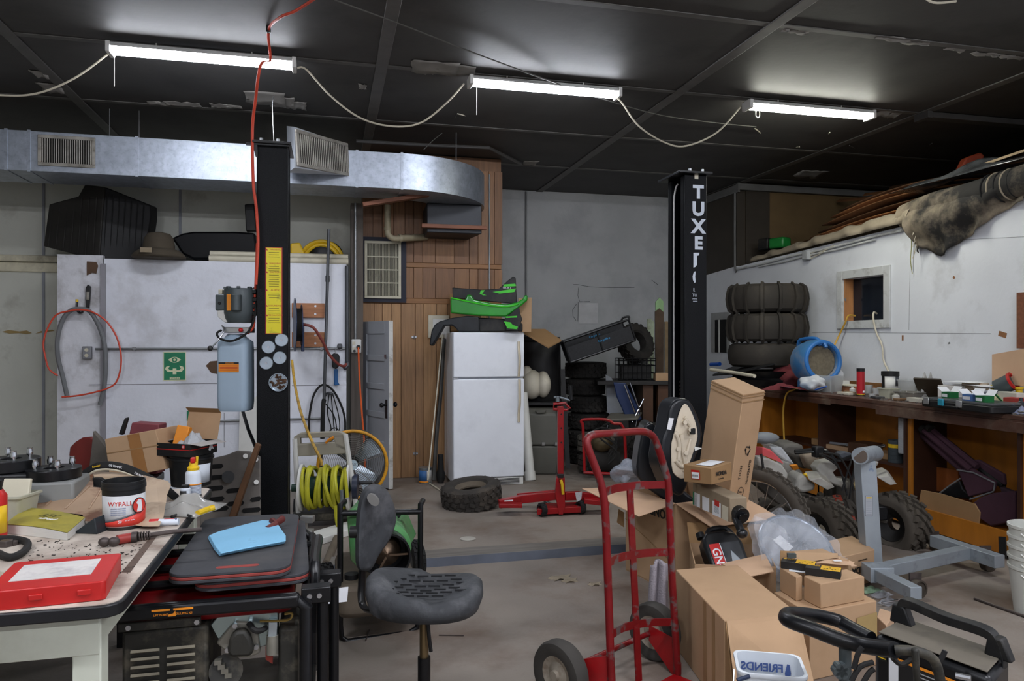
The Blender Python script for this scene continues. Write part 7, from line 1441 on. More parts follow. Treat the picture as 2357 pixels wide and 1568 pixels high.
# ================================================================ ATV
AB = pm('atv_white_plastic','#a9a79f',.5,var=.08,scl=4,dirt='#6f6455',damt=.6,dscl=4,dlo=.5); MUD = pm('muddy_frame','#3d3933',.8,var=.25,scl=9)
at = thing('quad_bike','muddy white sport quad with knobby tyres parked by the bench','quad bike',onz(1980,1290,0))
ATT = pm('muddy_tyre','#4a443c',.9,var=.2,scl=8)
def wheel_at(c,yaw,Ro,W,name='tyre',par=at,lug=16):
    Mw_ = F(c,-TH+R(yaw)) @ Matrix.Rotation(R(90),4,'Y'); w_ = knobby(Mw_,Ro,Ro*.52,W,ATT,lug,5,.02,.52,.5,.5).build(name,ATT,par); MB(Mw_).lathe([(Ro*.2,-W*.1),(Ro*.5,-W*.34),(Ro*.545,-W*.34),(Ro*.545,W*.34),(Ro*.5,W*.34),(Ro*.2,W*.1)],28,closed=True).build('rim',pm('dark_rim','#2c2b2a',.5,.5),w_); return w_
wheel_at(dp(1893,1222,5.15)*1.0,28,.235,.2); wheel_at(dp(2062,1206,5.45),28,.235,.22)
wheel_at(dp(1800,1200,6.25),28,.24,.24); wheel_at(dp(1940,1190,6.0),28,.24,.24)
def ap_(px,py,dd=0): return dp(px,py,5.3+dd)
def asl(pts,dd,th,mt,n,bev=.012): return MB().slab(pts,5.3+dd,th).build(n,mt,at,bev=bev)
asl(((1830,1128),(1836,1098),(1850,1090),(1862,1105),(1880,1115),(1875,1130),(1850,1136)),-.05,.2,AB,'headlight_pod',.02); asl(((1848,1092),(1858,1089),(1862,1101)),-.06,.02,YEL,'reflector')
MB().loft([[ap_(x,y,d_) for x,y in pts] for d_,pts in ((.25,((1852,1086),(1880,1082),(1900,1092),(1880,1100))),(0,((1852,1090),(1880,1088),(1905,1100),(1878,1108))),(-.12,((1862,1105),(1890,1100),(1922,1122),(1905,1129))))]).build('front_fender',AB,at,bev=.006)
MB().loft([[ap_(x,y,d_) for x,y in pts] for d_,pts in ((.35,((2012,1080),(2030,1076),(2045,1085),(2020,1095))),(.1,((2012,1090),(2040,1084),(2055,1100),(2030,1106))),(0,((2020,1100),(2045,1095),(2065,1115),(2050,1118))))]).build('front_fender',AB,at,bev=.006)
asl(((1878,1078),(1890,1064),(1915,1060),(1935,1075),(1918,1088),(1930,1105),(1955,1108),(1952,1128),(1925,1118),(1895,1105)),.1,.12,AB,'nose_cowl'); asl(((1800,1030),(1812,1022),(1850,1024),(1856,1060),(1865,1080),(1845,1080),(1830,1055),(1805,1045)),.45,.3,pm('grey_seat','#57544e',.7),'seat',.03); asl(((1850,1050),(1882,1042),(1890,1060),(1880,1085),(1862,1082)),.3,.12,pm('dusty_tank_cover','#8d7f6d',.7,var=.25),'tank_cover',.02)
asl(((1800,1060),(1830,1068),(1850,1090),(1838,1100),(1815,1098),(1800,1080)),.5,.15,AB,'side_cover'); asl(((1985,1062),(2005,1060),(2025,1064),(2020,1074),(2005,1075)),.15,.1,AB,'rear_fender'); asl(((1930,1045),(1945,1040),(1962,1044),(1962,1060),(1942,1062)),.05,.08,pm('number_plate','#42464c',.6),'number_plate',.008)
MB().tube([ap_(1830,1041,.1),ap_(1880,1036,.1),ap_(1905,1040,.05),ap_(1925,1060,.02),ap_(1950,1055,.02),ap_(1985,1040,.08),ap_(2036,1026,.15)],.013,8,sm=4).build('handlebar',BLKM,at)
for a,b in (((1830,1041),(1872,1040)),((1995,1036),(2036,1026))): MB().tube([ap_(*a,.05),ap_(*b,.05)],.006,6).build('brake_lever',CHR,at)
MB().box(ap_(1882,1040,.08),(.07,.06,.08)).build('switch_pod',BLKP,at,bev=.01); MB().cyl(ap_(1830,1041,.1),ap_(1868,1037,.1),.018,n=10).build('grip',RUB,at)
for pts in (((1885,1045),(1915,1055),(1935,1085),(1945,1120)),((1890,1048),(1925,1070),(1940,1100),(1950,1140)),((1895,1042),(1930,1050),(1955,1090),(1965,1130)),((1960,1060),(1950,1090),(1938,1130)),((1970,1060),(1962,1100),(1955,1150))): MB().tube([ap_(*p,.0) for p in pts],.007,6,sm=3).build('cable',RUB,at)
sk0,sk1 = ap_(1926,1142,.05),ap_(1932,1178,-.05); MB().cyl(sk0,sk1,.012,n=8).build('shock_rod',CHR,at)
spr = [sk0.lerp(sk1,i/70)+(RX*math.cos(i*.72)+FW*math.sin(i*.72))*.03 for i in range(71)]; MB().tube(spr,.007,6).build('shock_spring',pm('spring_red','#8f3a2a',.5),at)
MB().ell(ap_(1968,1118,.05),(.035,.035,.035)).build('ignition_cap',pm('brass_cap','#8a7a55',.5,.5),at)
for pts in (((1945,1145),(1990,1190)),((1950,1150),(1965,1195)),((1905,1215),(1970,1195)),((2040,1200),(1975,1190)),((1945,1210),(1990,1200)),((1960,1100),(1975,1190))): MB().tube([ap_(*pts[0],.05),ap_(*pts[1],.05)],.017,7).build('frame_tube',MUD,at)
beam([ap_(1938,1202,.0),ap_(1965,1194,.0)],.04,.04,'red_arm',pm('red_arm','#8c3b2c',.6),at); asl(((2018,1166),(2042,1166),(2046,1175),(2044,1198),(2022,1200)),.0,.1,BLKM,'bumper',.01); asl(((1930,1110),(1990,1112),(1990,1200),(1930,1190)),.3,.3,MUD,'engine',.04); asl(((1826,1135),(1870,1140),(1872,1200),(1835,1230),(1822,1180)),.35,.25,MUD,'rear_housing',.04)
asl(((1820,1072),(1836,1070),(1840,1080),(1828,1084)),.35,.04,ORNG,'side_reflector',.004)
# ================================================================ dirt bike behind
db = thing('dirt_bike','white dirt bike with red rear fender behind the tall carton','dirt bike',onz(1745,1250,0))
wc_ = dp(1742,1203,4.75); wc_.z = .345; Mw_ = F(wc_,-TH+R(47)) @ Matrix.Rotation(R(90),4,'Y')
w_ = knobby(Mw_,.345,.265,.09,ATT,30,3,.014,.5,0,.5).build('rear_tyre',ATT,db); MB(Mw_).torus((0,0,0),.258,.012).build('rim',CHR,w_); MB(Mw_).cyl((0,0,-.05),(0,0,.05),.045,n=18).build('hub',ALU,w_)
for k in range(20): a_ = 2*PI*k/20; MB(Mw_).tube([(.04*math.cos(a_+.3),.04*math.sin(a_+.3),.03*(1 if k % 2 else -1)),(.255*math.cos(a_),.255*math.sin(a_),0)],.0022,4).build('spoke',STEEL,w_,sa=0)
def bsl(pts,dd,th,mt,n,bev=.012): return MB().slab(pts,4.92+dd,th).build(n,mt,db,bev=bev)
MB().loft([[dp(x,y,4.72+dd) for x,y in pts] for dd,pts in ((.1,((1736,1028),(1750,1028),(1752,1046),(1736,1048))),(.0,((1755,1030),(1772,1034),(1772,1050),(1755,1048))),(-.02,((1778,1042),(1795,1056),(1792,1062),(1775,1056))),(-.02,((1796,1058),(1803,1066),(1802,1068),(1794,1064))))]).build('red_fender',pm('red_fender_plastic','#c04a4e',.45,var=.1),db,bev=.005)
bsl(((1742,1050),(1775,1058),(1800,1070),(1815,1092),(1812,1105),(1770,1096),(1745,1075)),.05,.15,AB,'side_panel'); bsl(((1772,1028),(1800,1030),(1812,1045),(1830,1070),(1808,1062),(1780,1040)),.15,.2,BUB,'wrapped_tank'); MB().ell(dp(1758,1008,5.1),(.11,.08,.04)).build('dusty_cap',pm('grey_cap','#73777a',.6),db)
MB().tube([dp(1752,1045,4.7),dp(1758,1085,4.7)],.008,6).build('cable',RUB,db); bsl(((1735,1080),(1762,1085),(1820,1130),(1830,1180),(1790,1160),(1742,1120)),.2,.15,MUD,'frame')
for s in (-.06,.06): MB().tube([wc_+(Mw_.col[2].to_3d())*s,dp(1800,1165,5.0)],.018,8).build('swing_arm',MUD,db)
# ================================================================ hand truck
def cp(x,d,z): p = RX*x+FW*d; return V(p.x,p.y,z)          # place given sideways, ahead and height
REDW = pm('worn_red_paint','#720d12',.42,.1,var=.15,scl=9,dirt='#5d5654',damt=.9,dscl=11,dlo=.53,dhi=.6)
hd = thing('hand_truck','worn red steel hand truck with pneumatic tyres in the right foreground','hand truck',cp(.55,3.15,0))
def hz_(py,d): return EYE-(py-784)/FPX*d
dl,dr_ = 3.0,3.3
def L_(px,py,d): return dp(px,py,d)
pth = [L_(1411,1640,3.0),L_(1405,1500,3.0),L_(1398,1300,3.0),L_(1393,1180,3.0),L_(1385,1120,3.0),L_(1368,1070,3.0),L_(1353,1030,3.0),L_(1352,1012,3.01),L_(1362,1002,3.03),L_(1385,999,3.07),L_(1430,996,3.14),L_(1470,993,3.2),L_(1490,996,3.24),L_(1505,1008,3.27),L_(1516,1035,3.28),L_(1530,1080,3.3),L_(1538,1115,3.3),L_(1542,1200,3.3),L_(1548,1350,3.3),L_(1557,1500,3.3),L_(1560,1575,3.3)]
MB().tube(pth,.0165,12,sm=3).build('frame_tube',REDW,hd)
ctr = []
for (ya,yb,bow) in ((1133,1116,1118),(1297,1272,1277),(1462,1433,1438)):
    a,b = L_(1394+(ya-1133)*.045,ya,3.0),L_(1540+(yb-1116)*.05,yb,3.3); m_ = (a+b)/2+(FW*.04-RX*.03); ctr.append(m_)
    ps = smooth([a,a.lerp(m_,.55)+(FW*.012-RX*.01),m_,m_.lerp(b,.45)+(FW*.012-RX*.01),b],4); ring = [[p+V(0,0,.017),p+V(0,0,-.017),p+V(0,0,-.017)+(FW-RX)*.004,p+V(0,0,.017)+(FW-RX)*.004] for p in ps]
    MB().loft(ring).build('cross_strap',REDW,hd)
cs_ = [ctr[0]+V(0,0,.005),ctr[1]-(FW-RX)*.0,ctr[2],L_(1472,1570,3.15)]; ps = smooth(cs_,6); w2 = (RX*.74+FW*.68)*.019
MB().loft([[p-w2,p+w2,p+w2+(FW-RX)*.005,p-w2+(FW-RX)*.005] for p in ps]).build('centre_strap',REDW,hd)
nb = (FW*.74-RX*.68)*.13; u_ = (RX*.74+FW*.68)
wl_,wr_2 = cp(.31,2.96,.133)+nb-u_*.03,cp(.76,3.38,.133)+nb
WRM = pm('rusty_wheel_rim','#a39a8c',.5,.4,var=.2,dirt='#5d4430',damt=.6,dscl=12)
for q in (wl_,wr_2):
    Mw_ = Matrix.Translation(q) @ u_.to_track_quat('Z','Y').to_matrix().to_4x4()
    w_ = MB(Mw_).lathe([(.075,-.03),(.1,-.037),(.125,-.034),(.133,-.018),(.133,.018),(.125,.034),(.1,.037),(.075,.03)],40,closed=True).build('tyre',pm('grey_tyre_tread','#3a3733',.85,var=.15),hd); MB(Mw_).lathe([(0,-.045),(.02,-.045),(.022,-.03),(.05,-.018),(.075,-.03),(.077,.03),(.05,.018),(.022,.03),(.02,.045),(0,.045)],28).build('rim',WRM,w_)
MB().cyl(wl_,wr_2,.012,n=12).build('axle',REDW,hd)
for s,q in ((-1,L_(1412,1560,3.0)),(1,L_(1556,1520,3.3))):
    e = wl_ if s < 0 else wr_2; base = V(q.x,q.y,0); MB().quadslab([q+V(0,0,.09),q+V(0,0,-.09),V(e.x,e.y,.1)-u_*s*.045,V(e.x,e.y,.17)-u_*s*.045],u_*.006).build('axle_bracket',RED,hd)
tn = (RX*.68-FW*.74); a,b = cp(.40,3.0,.004),cp(.725,3.3,.004); MB().quadslab([a,b,b+tn*.14,a+tn*.14],(0,0,.006)).build('toe_plate',RED,hd)
for q in (L_(1411,1620,3.0),L_(1560,1560,3.3)): MB().cyl(V(q.x,q.y,.01),V(q.x,q.y,max(.06,q.z)),.0165,n=12).build('stile_foot',REDW,hd)
tw_ = thing('grey_towel','grey towel hanging over the carton edge behind the hand truck','towel',cp(.78,3.65,.1))
def tow(u,v):
    p = dp(1490+50*u+(1-u)*(12-10*v),1306+118*v-12*math.sin(PI*u)*(1-v),3.62); return p+FW*(-.02*math.sin(11*u)-.02*v+.03)+V(0,0,0)
MB().grid(tow,24,14).build('cloth',pm('grey_terry','#9c959b',.95,var=.1,bump=.4,bscl=120),tw_,solid=.014,sa=70)
# ================================================================ cartons
def carton(name,label,top,h,mat=CARD,th=None,group=None,open_=False,cat='carton'):
    c = sum(top,V(0,0,0))/len(top); t = thing(name,label,cat,c-V(0,0,h),group)
    if not open_: MB().quadslab(top,(0,0,-h)).build('box',mat,t,bev=.004)
    else:
        n = len(top)
        for i in range(n):
            a,b = top[i],top[(i+1) % n]; nn = V(b.y-a.y,a.x-b.x,0).normalized(); inn = nn if nn.dot(c-(a+b)/2) > 0 else -nn
            MB().quadslab([a,b,b-V(0,0,h),a-V(0,0,h)],inn*.005).build('side',mat,t)
        MB().quadslab([p-V(0,0,h-.004) for p in top],(0,0,.004)).build('bottom',mat,t)
    return t
def up(q,z): return V(q.x,q.y,z)
# big carton next to the hand truck
A1,D1,C1 = cp(.80,3.61,.38),cp(.85,2.95,.38),cp(1.175,3.03,.38); B1 = A1+(C1-D1)
b1 = carton('large_carton','big plain brown carton with open end flaps right of the hand truck',[A1,D1,C1,B1],.38)
MB().quadslab([D1+(C1-D1)*.02-FW*.004,C1-FW*.004,dp(1880,1600,2.75),dp(1700,1640,2.72)],(RX*.0+FW*.005)).build('end_flap',CARD,b1); MB().quadslab([D1-FW*.004,D1-FW*.004+V(0,0,-.37),D1-FW*.16-RX*.0+V(0,0,-.37),D1-FW*.01],RX*.004).build('side_flap',CARDD,b1)
e1_ = (D1-A1); n1_ = V(-e1_.y,e1_.x,0).normalized();
if n1_.dot(RX) > 0: n1_ = -n1_
for k,s in enumerate((.22,.38)): MB().quadslab([A1+e1_*(1-s)+n1_*.001-V(0,0,.005),A1+e1_*(1-s+.05)+n1_*.001-V(0,0,.005),A1+e1_*(1-s+.06)+n1_*.001-V(0,0,.37),A1+e1_*(1-s)+n1_*.001-V(0,0,.37)],n1_*.0008).build('stain',CARDD,b1,sa=0)
# open carton behind the hand truck
P0,P1 = cp(.743,4.83,.54),cp(.961,4.34,.54); ev = cp(.45,.2,0); P2,P3 = P1+ev,P0+ev
b2 = carton('open_carton','large open brown carton with spread flaps holding motorcycle seats',[P0,P1,P2,P3],.54,open_=True)
MB().quadslab([P0,P1,dp(1470,1190,4.1),dp(1340,1126,4.62)],(0,0,.004)).build('flap',CARDI,b2); MB().quadslab([P1,P2,dp(1795,1193,4.25),dp(1636,1214,4.02)],(0,0,.004)).build('flap',CARDI,b2)
MB().quadslab([P2,P3,P3+ev*.4+V(0,0,-.1),P2+ev*.4+V(0,0,-.1)],(0,0,.004)).build('flap',CARDI,b2)
fx = (P1-P0).normalized(); Mh_ = basis(P0.lerp(P1,.62)-V(0,0,.1),-fx if False else fx,UP); nrm = fx.cross(UP)
if nrm.dot(EYEV-P0) < 0: nrm = -nrm
Mh_ = basis(P0.lerp(P1,.66)+nrm*.001-V(0,0,.085),fx,UP); text('HONDA',.075,Mh_ @ Matrix.Rotation(PI,4,'Z'),INK,b2,bold=.002)
MB().quadslab([P0+nrm*.002-V(0,0,.2),P1+nrm*.002-V(0,0,.36),P1+nrm*.002-V(0,0,.365),P0+nrm*.002-V(0,0,.205)],nrm*.001).build('crease',CARDD,b2,sa=0)
MB().quadslab([dp(1437,1180,4.84),dp(1437,1215,4.84),dp(1420,1203,4.86),dp(1424,1172,4.86)],FW*.004).build('loose_flap',CARDD,b2)
# carton with oil jug
Q = [cp(1.0,4.16,.36),cp(.93,3.76,.36),cp(1.33,3.72,.36),cp(1.42,4.12,.36)]
b3 = carton('oil_carton','open brown carton holding the black oil jug',Q,.355,open_=True)
MB().quadslab([onz(1661,1299,.375),onz(1761,1277,.375),onz(1781,1317,.375),onz(1713,1331,.375)],(0,0,.004)).build('flap',CARDI,b3); MB().quadslab([Q[3],Q[0],Q[0]+V(0,0,.1)+FW*.06,Q[3]+V(0,0,.1)+FW*.06],FW*.004).build('flap',CARDD,b3)
jg = thing('oil_jug','black motor oil jug with red GN4 label in the open carton','oil jug',cp(1.12,3.92,.1))
GLB = pm('gloss_black_plastic','#141517',.3)
Mj = Matrix.Translation(dp(1668,1285,3.9)) @ Matrix.Rotation(-TH,4,'Z') @ Matrix.Rotation(R(-42),4,'X') @ Matrix.Rotation(R(-8),4,'Y')
MB(Mj).prism([(-.1,-.14),(.1,-.14),(.105,.06),(.085,.115),(.03,.135),(-.075,.135),(-.1,.1),(-.105,.06)],-.055,.055,Matrix.Rotation(R(90),4,'X')).build('body',GLB,jg,bev=.018,seg=3)
MB(Mj).tube([(-.045,0,.125),(-.03,0,.165),(.06,0,.165),(.09,0,.1)],.016,10,sm=3).build('handle',GLB,jg); MB(Mj).cyl((-.088,0,.125),(-.088,0,.155),.022,n=16).build('cap',GLB,jg)
Mjl = Mj @ basis((0,-.0565,-.015),(1,0,0),(0,0,1)); patch(Mjl,0,0,.165,.15,pm('label_greyblack','#23262a',.4),jg); patch(Mjl @ Matrix.Translation((0,0,.0009)),-.052,0,.055,.15,REDPL,jg,'red_panel'); text('GN4',.06,Mjl @ Matrix.Translation((-.053,-.01,.0018)) @ Matrix.Rotation(R(-90),4,'Z'),PAPER,jg,bold=.001); patch(Mjl @ Matrix.Translation((0,0,.0009)),-.021,0,.003,.15,PAPER,jg,'edge_line'); MB(Mjl).prism([(.01,-.05),(.07,-.05),(.025,.03)],.001,.0018).build('triangle_mark',pm('steel_triangle','#8d949a',.4),jg,sa=0)
# right Honda carton
T5 = [onz(1900,1246,.2),onz(1937,1283,.2),onz(2013,1265,.2),onz(1961,1233,.2)]
b5 = carton('low_carton','low brown carton printed HONDA upside down beside the engine stand',T5,.199)
e5 = (T5[2]-T5[1]); n5 = e5.cross(UP).normalized(); n5 = n5 if n5.dot(EYEV-T5[1]) > 0 else -n5; M5 = basis(T5[1]+e5*.62+n5*.004-V(0,0,.1),e5,UP); text('HONDA',.055,M5 @ Matrix.Rotation(PI,4,'Z'),INK,b5,bold=.0015); text('GENUINE PARTS',.012,M5 @ Matrix.Translation((.0,.055,0)) @ Matrix.Rotation(PI,4,'Z'),INK,b5)
# stacked cartons in front
T4 = [onz(1781,1363,.3),onz(1864,1412,.3),onz(2018,1383,.3)]; T4.append(T4[0]+T4[2]-T4[1])
b4 = carton('base_carton','brown carton with pale tape under the two small cartons',T4,.299); e4 = T4[2]-T4[1]; n4 = e4.cross(UP).normalized(); n4 = n4 if n4.dot(EYEV-T4[1]) > 0 else -n4
MB().quadslab([T4[1]+e4*.68+n4*.005-V(0,0,.06),T4[1]+e4*.99+n4*.005-V(0,0,.05),T4[1]+e4*.99+n4*.005-V(0,0,.2),T4[1]+e4*.68+n4*.005-V(0,0,.2)],n4*.0008).build('tape_patch',pm('pale_tape','#a68d5c',.4),b4,sa=0)
def small(label,c0,c1,c2,h,z=.3,nm='small_carton'):
    a,b,c = onz(*c0,z),onz(*c1,z),onz(*c2,z); b_ = [up(a,z+h),up(b,z+h),up(c,z+h),up(a+c-b,z+h)]; return carton(nm,label,b_,h-.001,group='small cartons on the base carton'),b_
s1,tb1 = small('plain small brown carton, right one of the pair, under the yellow boxes',(1850,1382),(1889,1402),(1990,1383),.112)
s2,tb2 = small('plain small brown carton, left one of the pair, with folded corner',(1795,1360),(1833,1385),(1847,1382),.112)
zt4 = .3+.112
oc = thing('flap_carton','small open carton with raised flaps behind the small cartons','carton',cp(1.5,3.7,.3))
pa,pb_,pc2 = dp(1795,1305,3.56),dp(1797,1268,3.6),dp(1828,1270,3.66); MB().quadslab([pa,pb_,pc2,dp(1832,1300,3.6)],FW*.004).build('flap',CARDD,oc); MB().quadslab([dp(1830,1272,3.66),dp(1928,1274,3.74),dp(1930,1284,3.66),dp(1832,1298,3.58)],FW*.004).build('flap',CARD,oc); MB().quadslab([dp(1880,1296,3.58),dp(1930,1283,3.7),dp(1967,1296,3.66),dp(1960,1305,3.58),dp(1972,1304,3.6)],(0,0,.003)).build('flap',CARDI,oc)
MB().box(cp(1.52,3.72,.36),(.25,.2,.11)).build('box',CARD,oc)
patch(basis(dp(1928,1294,3.61)+V(0,0,.006),RX,FW),0,0,.04,.018,PAPER,oc)
YB = pm('box_yellow','#d8a81e',.45)
for k,(px,py,yaw,lb_) in enumerate(((1838,1309,-28,'black and yellow light bulb box, left one, on the small cartons'),(1895,1324,-28,'black and yellow light bulb box, right one, on the small cartons'))):
    c = onz(px,py,zt4+.001+.0*k); g = thing('lamp_box',lb_,'box',c,'black and yellow boxes'); Mq = F(c,-TH+R(yaw)); MB(Mq).bx(-.075,.075,-.035,.035,0,.034).build('box',INK,g,bev=.001)
    MB(Mq).bx(-.01,.074,-.034,.034,.0341,.0347).build('yellow_panel',YB,g,sa=0); MB(Mq).lathe([(0,0),(.008,0),(.008,.0006),(0,.0006)],12,Matrix.Translation((-.062,.018,.0341))).build('round_logo',YB,g); text('Cadle',.016,Mq @ Matrix.Translation((-.034,.018,.0346)),YB,g)
    for j in range(6): MB(Mq).prism([(.0+.011*j,-.02+.012*(j % 3)),(.012+.011*j,-.022+.012*(j % 3)),(.008+.011*j,-.012+.012*(j % 3))],.0348,.0352).build('print_mark',INK,g,sa=0)
MB(F(dp(1822,1279,3.55),-.3)).box((0,0,0),(.04,.02,.02)).build('clip',DKGR,oc)
tag(MB(F(onz(1858,1314,zt4+.0005),-.6)).box((0,0,.0006),(.16,.08,.001)).build('paper_slip',PAPER),'white paper slip under the black and yellow boxes','paper')
tag(MB().quadslab([onz(2025,1400,.12),onz(2062,1412,.12),onz(2040,1440,.12),onz(2018,1420,.12)],(0,0,-.119)).build('side_carton',CARDI,bev=.003),'small brown carton behind the black machine, right of the taped carton','carton')
# bagged round part
bgp = thing('bagged_headlight','round silver part wrapped in clear crinkled plastic on the cartons','wrapped part',cp(1.55,4.0,.25))
cb2 = dp(1832,1262,3.95); ndir = (FW*-.62+UP*.72+RX*.12).normalized(); Mz = Matrix.Translation(cb2) @ ndir.to_track_quat('Z','Y').to_matrix().to_4x4()
MB(Mz).lathe([(0,-.06),(.1,-.05),(.18,-.01),(.2,0),(.2,.012),(.18,.014),(.15,.002),(.08,-.01),(0,-.012)],40).build('bowl',pm('silver_bowl','#8d9299',.45,.2,var=.2),bgp); MB(Mz).torus((0,0,.006),.195,.012).build('rim',pm('rim_lens','#9aa2ad',.25,.4),bgp); MB(Mz).box((-.06,.03,.0),(.06,.09,.004),(0,0,.5)).build('paper_insert',PAPER,bgp)
FILM = pm('crinkled_film','#c9cdd4',.12,var=.08,alpha=.26,bump=.7,bscl=22,spec=1.0)
def film(u,v):
    a_ = 2*PI*u; r_ = .02+.235*v; w_ = 1+.05*math.sin(5*a_+9*v)+.03*math.sin(13*a_); p = Mz @ Vector((r_*w_*math.cos(a_),r_*w_*math.sin(a_),.045*(1-v)+.012*math.sin(17*a_+20*v)+.01*math.sin(9*a_))); return p
MB().grid(film,60,10).build('clear_film',FILM,bgp,sa=50)
def film2(u,v): p = dp(1735+75*u+20*v-10*u*v,1190+130*v+(10+20*u)*u,3.85-.1*v); return p+FW*.02*math.sin(9*u+7*v)
MB().grid(film2,14,14).build('film_tail',FILM,bgp,sa=50)
# tall carton
def rg(pts): return [dp(x,y,d) for x,y,d in pts]
tc2 = thing('tall_carton','tall narrow brown carton standing in the open carton, printed recycling mark','carton',dp(1660,1130,4.45))
tr_,br_ = rg(((1638,875,4.55),(1711,908,4.3),(1761,900,4.45),(1690,868,4.7))),rg(((1597,1150,4.55),(1672,1190,4.3),(1717,1190,4.45),(1640,1150,4.7)))
MB().loft([br_,tr_]).build('box',CARD,tc2,bev=.004)
def lerpq(q,u,v,off): # bilinear on a face
    p = (q[0]*(1-u)+q[1]*u)*(1-v)+(q[3]*(1-u)+q[2]*u)*v; return p+off
fR = [br_[1],br_[2],tr_[2],tr_[1]]; fL = [br_[0],br_[1],tr_[1],tr_[0]]
nR = (fR[1]-fR[0]).cross(fR[3]-fR[0]).normalized(); nR = nR if nR.dot(EYEV-fR[0]) > 0 else -nR; nL = (fL[1]-fL[0]).cross(fL[3]-fL[0]).normalized(); nL = nL if nL.dot(EYEV-fL[0]) > 0 else -nL
def MR_(u,v): return basis(lerpq(fR,u,v,nR*.0045),fR[1]-fR[0],fR[3]-fR[0])
for v in (.93,.965,.985):
    for q,n_ in ((fR,nR),(fL,nL)): MB().quadslab([lerpq(q,0,v,n_*.003),lerpq(q,1,v,n_*.003),lerpq(q,1,v+.008,n_*.003),lerpq(q,0,v+.008,n_*.003)],n_*.0015).build('crease',CARDD,tc2,sa=0)
for k in range(3): a_ = 2*PI*k/3; MB(MR_(.55,.535) @ Matrix.Rotation(a_,4,'Z')).prism([(-.022,.016),(.012,.016),(.012,.009),(.026,.02),(.012,.031),(.012,.024),(-.022,.024)],0,.0006).build('recycling_mark',INK,tc2,sa=0)
text('T12323',.028,MR_(.35,.36) @ Matrix.Rotation(R(90),4,'Z'),INK,tc2); text('Mun03637D',.03,MR_(.75,.36) @ Matrix.Rotation(R(90),4,'Z'),INK,tc2)
MB(MR_(.5,.2)).torus((0,0,0),.03,.0016,n=28,k=6).build('round_stamp',INK,tc2); text('SEAL',.014,MR_(.5,.2),INK,tc2)
# Honda parts box
hb = thing('honda_box','small brown HONDA parts box with red label balanced on the cartons','box',dp(1630,1115,4.15)); hb.name = 'labelled_parts_box'; hb['label'] = 'small brown box printed HONDA with a red and white label'
tt_,bb_ = rg(((1573,1069,4.1),(1638,1079,3.95),(1684,1064,4.1),(1620,1056,4.25))),rg(((1574,1109,4.1),(1638,1116,3.95),(1684,1105,4.1),(1620,1096,4.25)))
MB().loft([bb_,tt_]).build('box',CARDD,hb,bev=.003)
f1,f2 = [bb_[0],bb_[1],tt_[1],tt_[0]],[bb_[1],bb_[2],tt_[2],tt_[1]]
def face(q,u,v,e=.0035): n_ = (q[1]-q[0]).cross(q[3]-q[0]).normalized(); n_ = n_ if n_.dot(EYEV-q[0]) > 0 else -n_; return basis(lerpq(q,u,v,n_*e),q[1]-q[0],q[3]-q[0])
patch(face(f1,.45,.5),0,0,.058,.05,REDPL,hb,'red_label'); patch(face(f1,.45,.46,.0045),0,0,.05,.034,PAPER,hb,'white_label')
for k in range(8): patch(face(f1,.45,.44,.0055),-.018+.005*k,0,.002,.012,INK,hb,'barcode_bar')
text('HONDA',.03,face(f2,.45,.55),INK,hb,bold=.0008); text('Genuine Parts',.01,face(f2,.45,.25),INK,hb)
ftp = [tt_[0],tt_[1],tt_[2],tt_[3]]; patch(basis(lerpq(ftp,.6,.5,V(0,0,.0035)),tt_[2]-tt_[1],tt_[3]-tt_[2]),0,0,.15,.09,PAPER,hb,'shipping_label')
# long taped box with shock part
lb3 = thing('taped_long_box','long battered parts box with paper labels slanting over the open carton','box',dp(1660,1190,4.1))
a3,b3_ = dp(1612,1140,4.25),dp(1700,1180,3.85); Ml3 = basis((a3+b3_)/2,b3_-a3,UP); Ln = (b3_-a3).length; BRT = pm('worn_carton','#8c7c66',.75,var=.15)
MB(Ml3).box((0,.014,0),(Ln,.128,.1)).build('box',BRT,lb3,bev=.006)
zs_n = Ml3.col[2].to_3d(); sgn = 1 if zs_n.dot(EYEV-a3) > 0 else -1
for x,w_,mt in ((-.42,.1,SGN),(-.36,.12,PAPER),(-.12,.14,PAPER),(.18,.09,REDPL),(.17,.16,PAPER),(.38,.12,CRM)): MB(Ml3).box((Ln*x,-.012 if mt is not REDPL else .02,sgn*(.0505+(.0012 if mt is REDPL else 0))),(Ln*w_*1.3,.075 if mt is not REDPL else .03,.0012),(0,0,random.uniform(-.1,.1))).build('paper_label',mt,lb3,sa=0)
for k in range(6): MB(Ml3).box((Ln*.17,-.03+.006*k,sgn*.0518),(Ln*.12,.0015,.0008)).build('text_line',MATS['grey_print'],lb3,sa=0)
shk = thing('shock_absorber','glossy black mechanical part sticking out of the battered long box','machine part',b3_); MB(Ml3).cyl((Ln/2-.02,0,0),(Ln/2+.035,-.01,0),.042,n=20).build('collar',GLB,shk); MB(Ml3).cyl((Ln/2+.03,-.01,0),(Ln/2+.05,-.02,0),.028,n=16).build('socket',BLKM,shk); MB(Ml3).tube([(Ln/2,-.02,.02),(Ln/2+.05,-.05,.03),(Ln/2+.08,-.08,.03)],.02,12,sm=3).build('arm',GLB,shk); MB(Ml3).ell((Ln/2+.085,-.085,.03),(.025,.025,.03)).build('knuckle',GLB,shk)
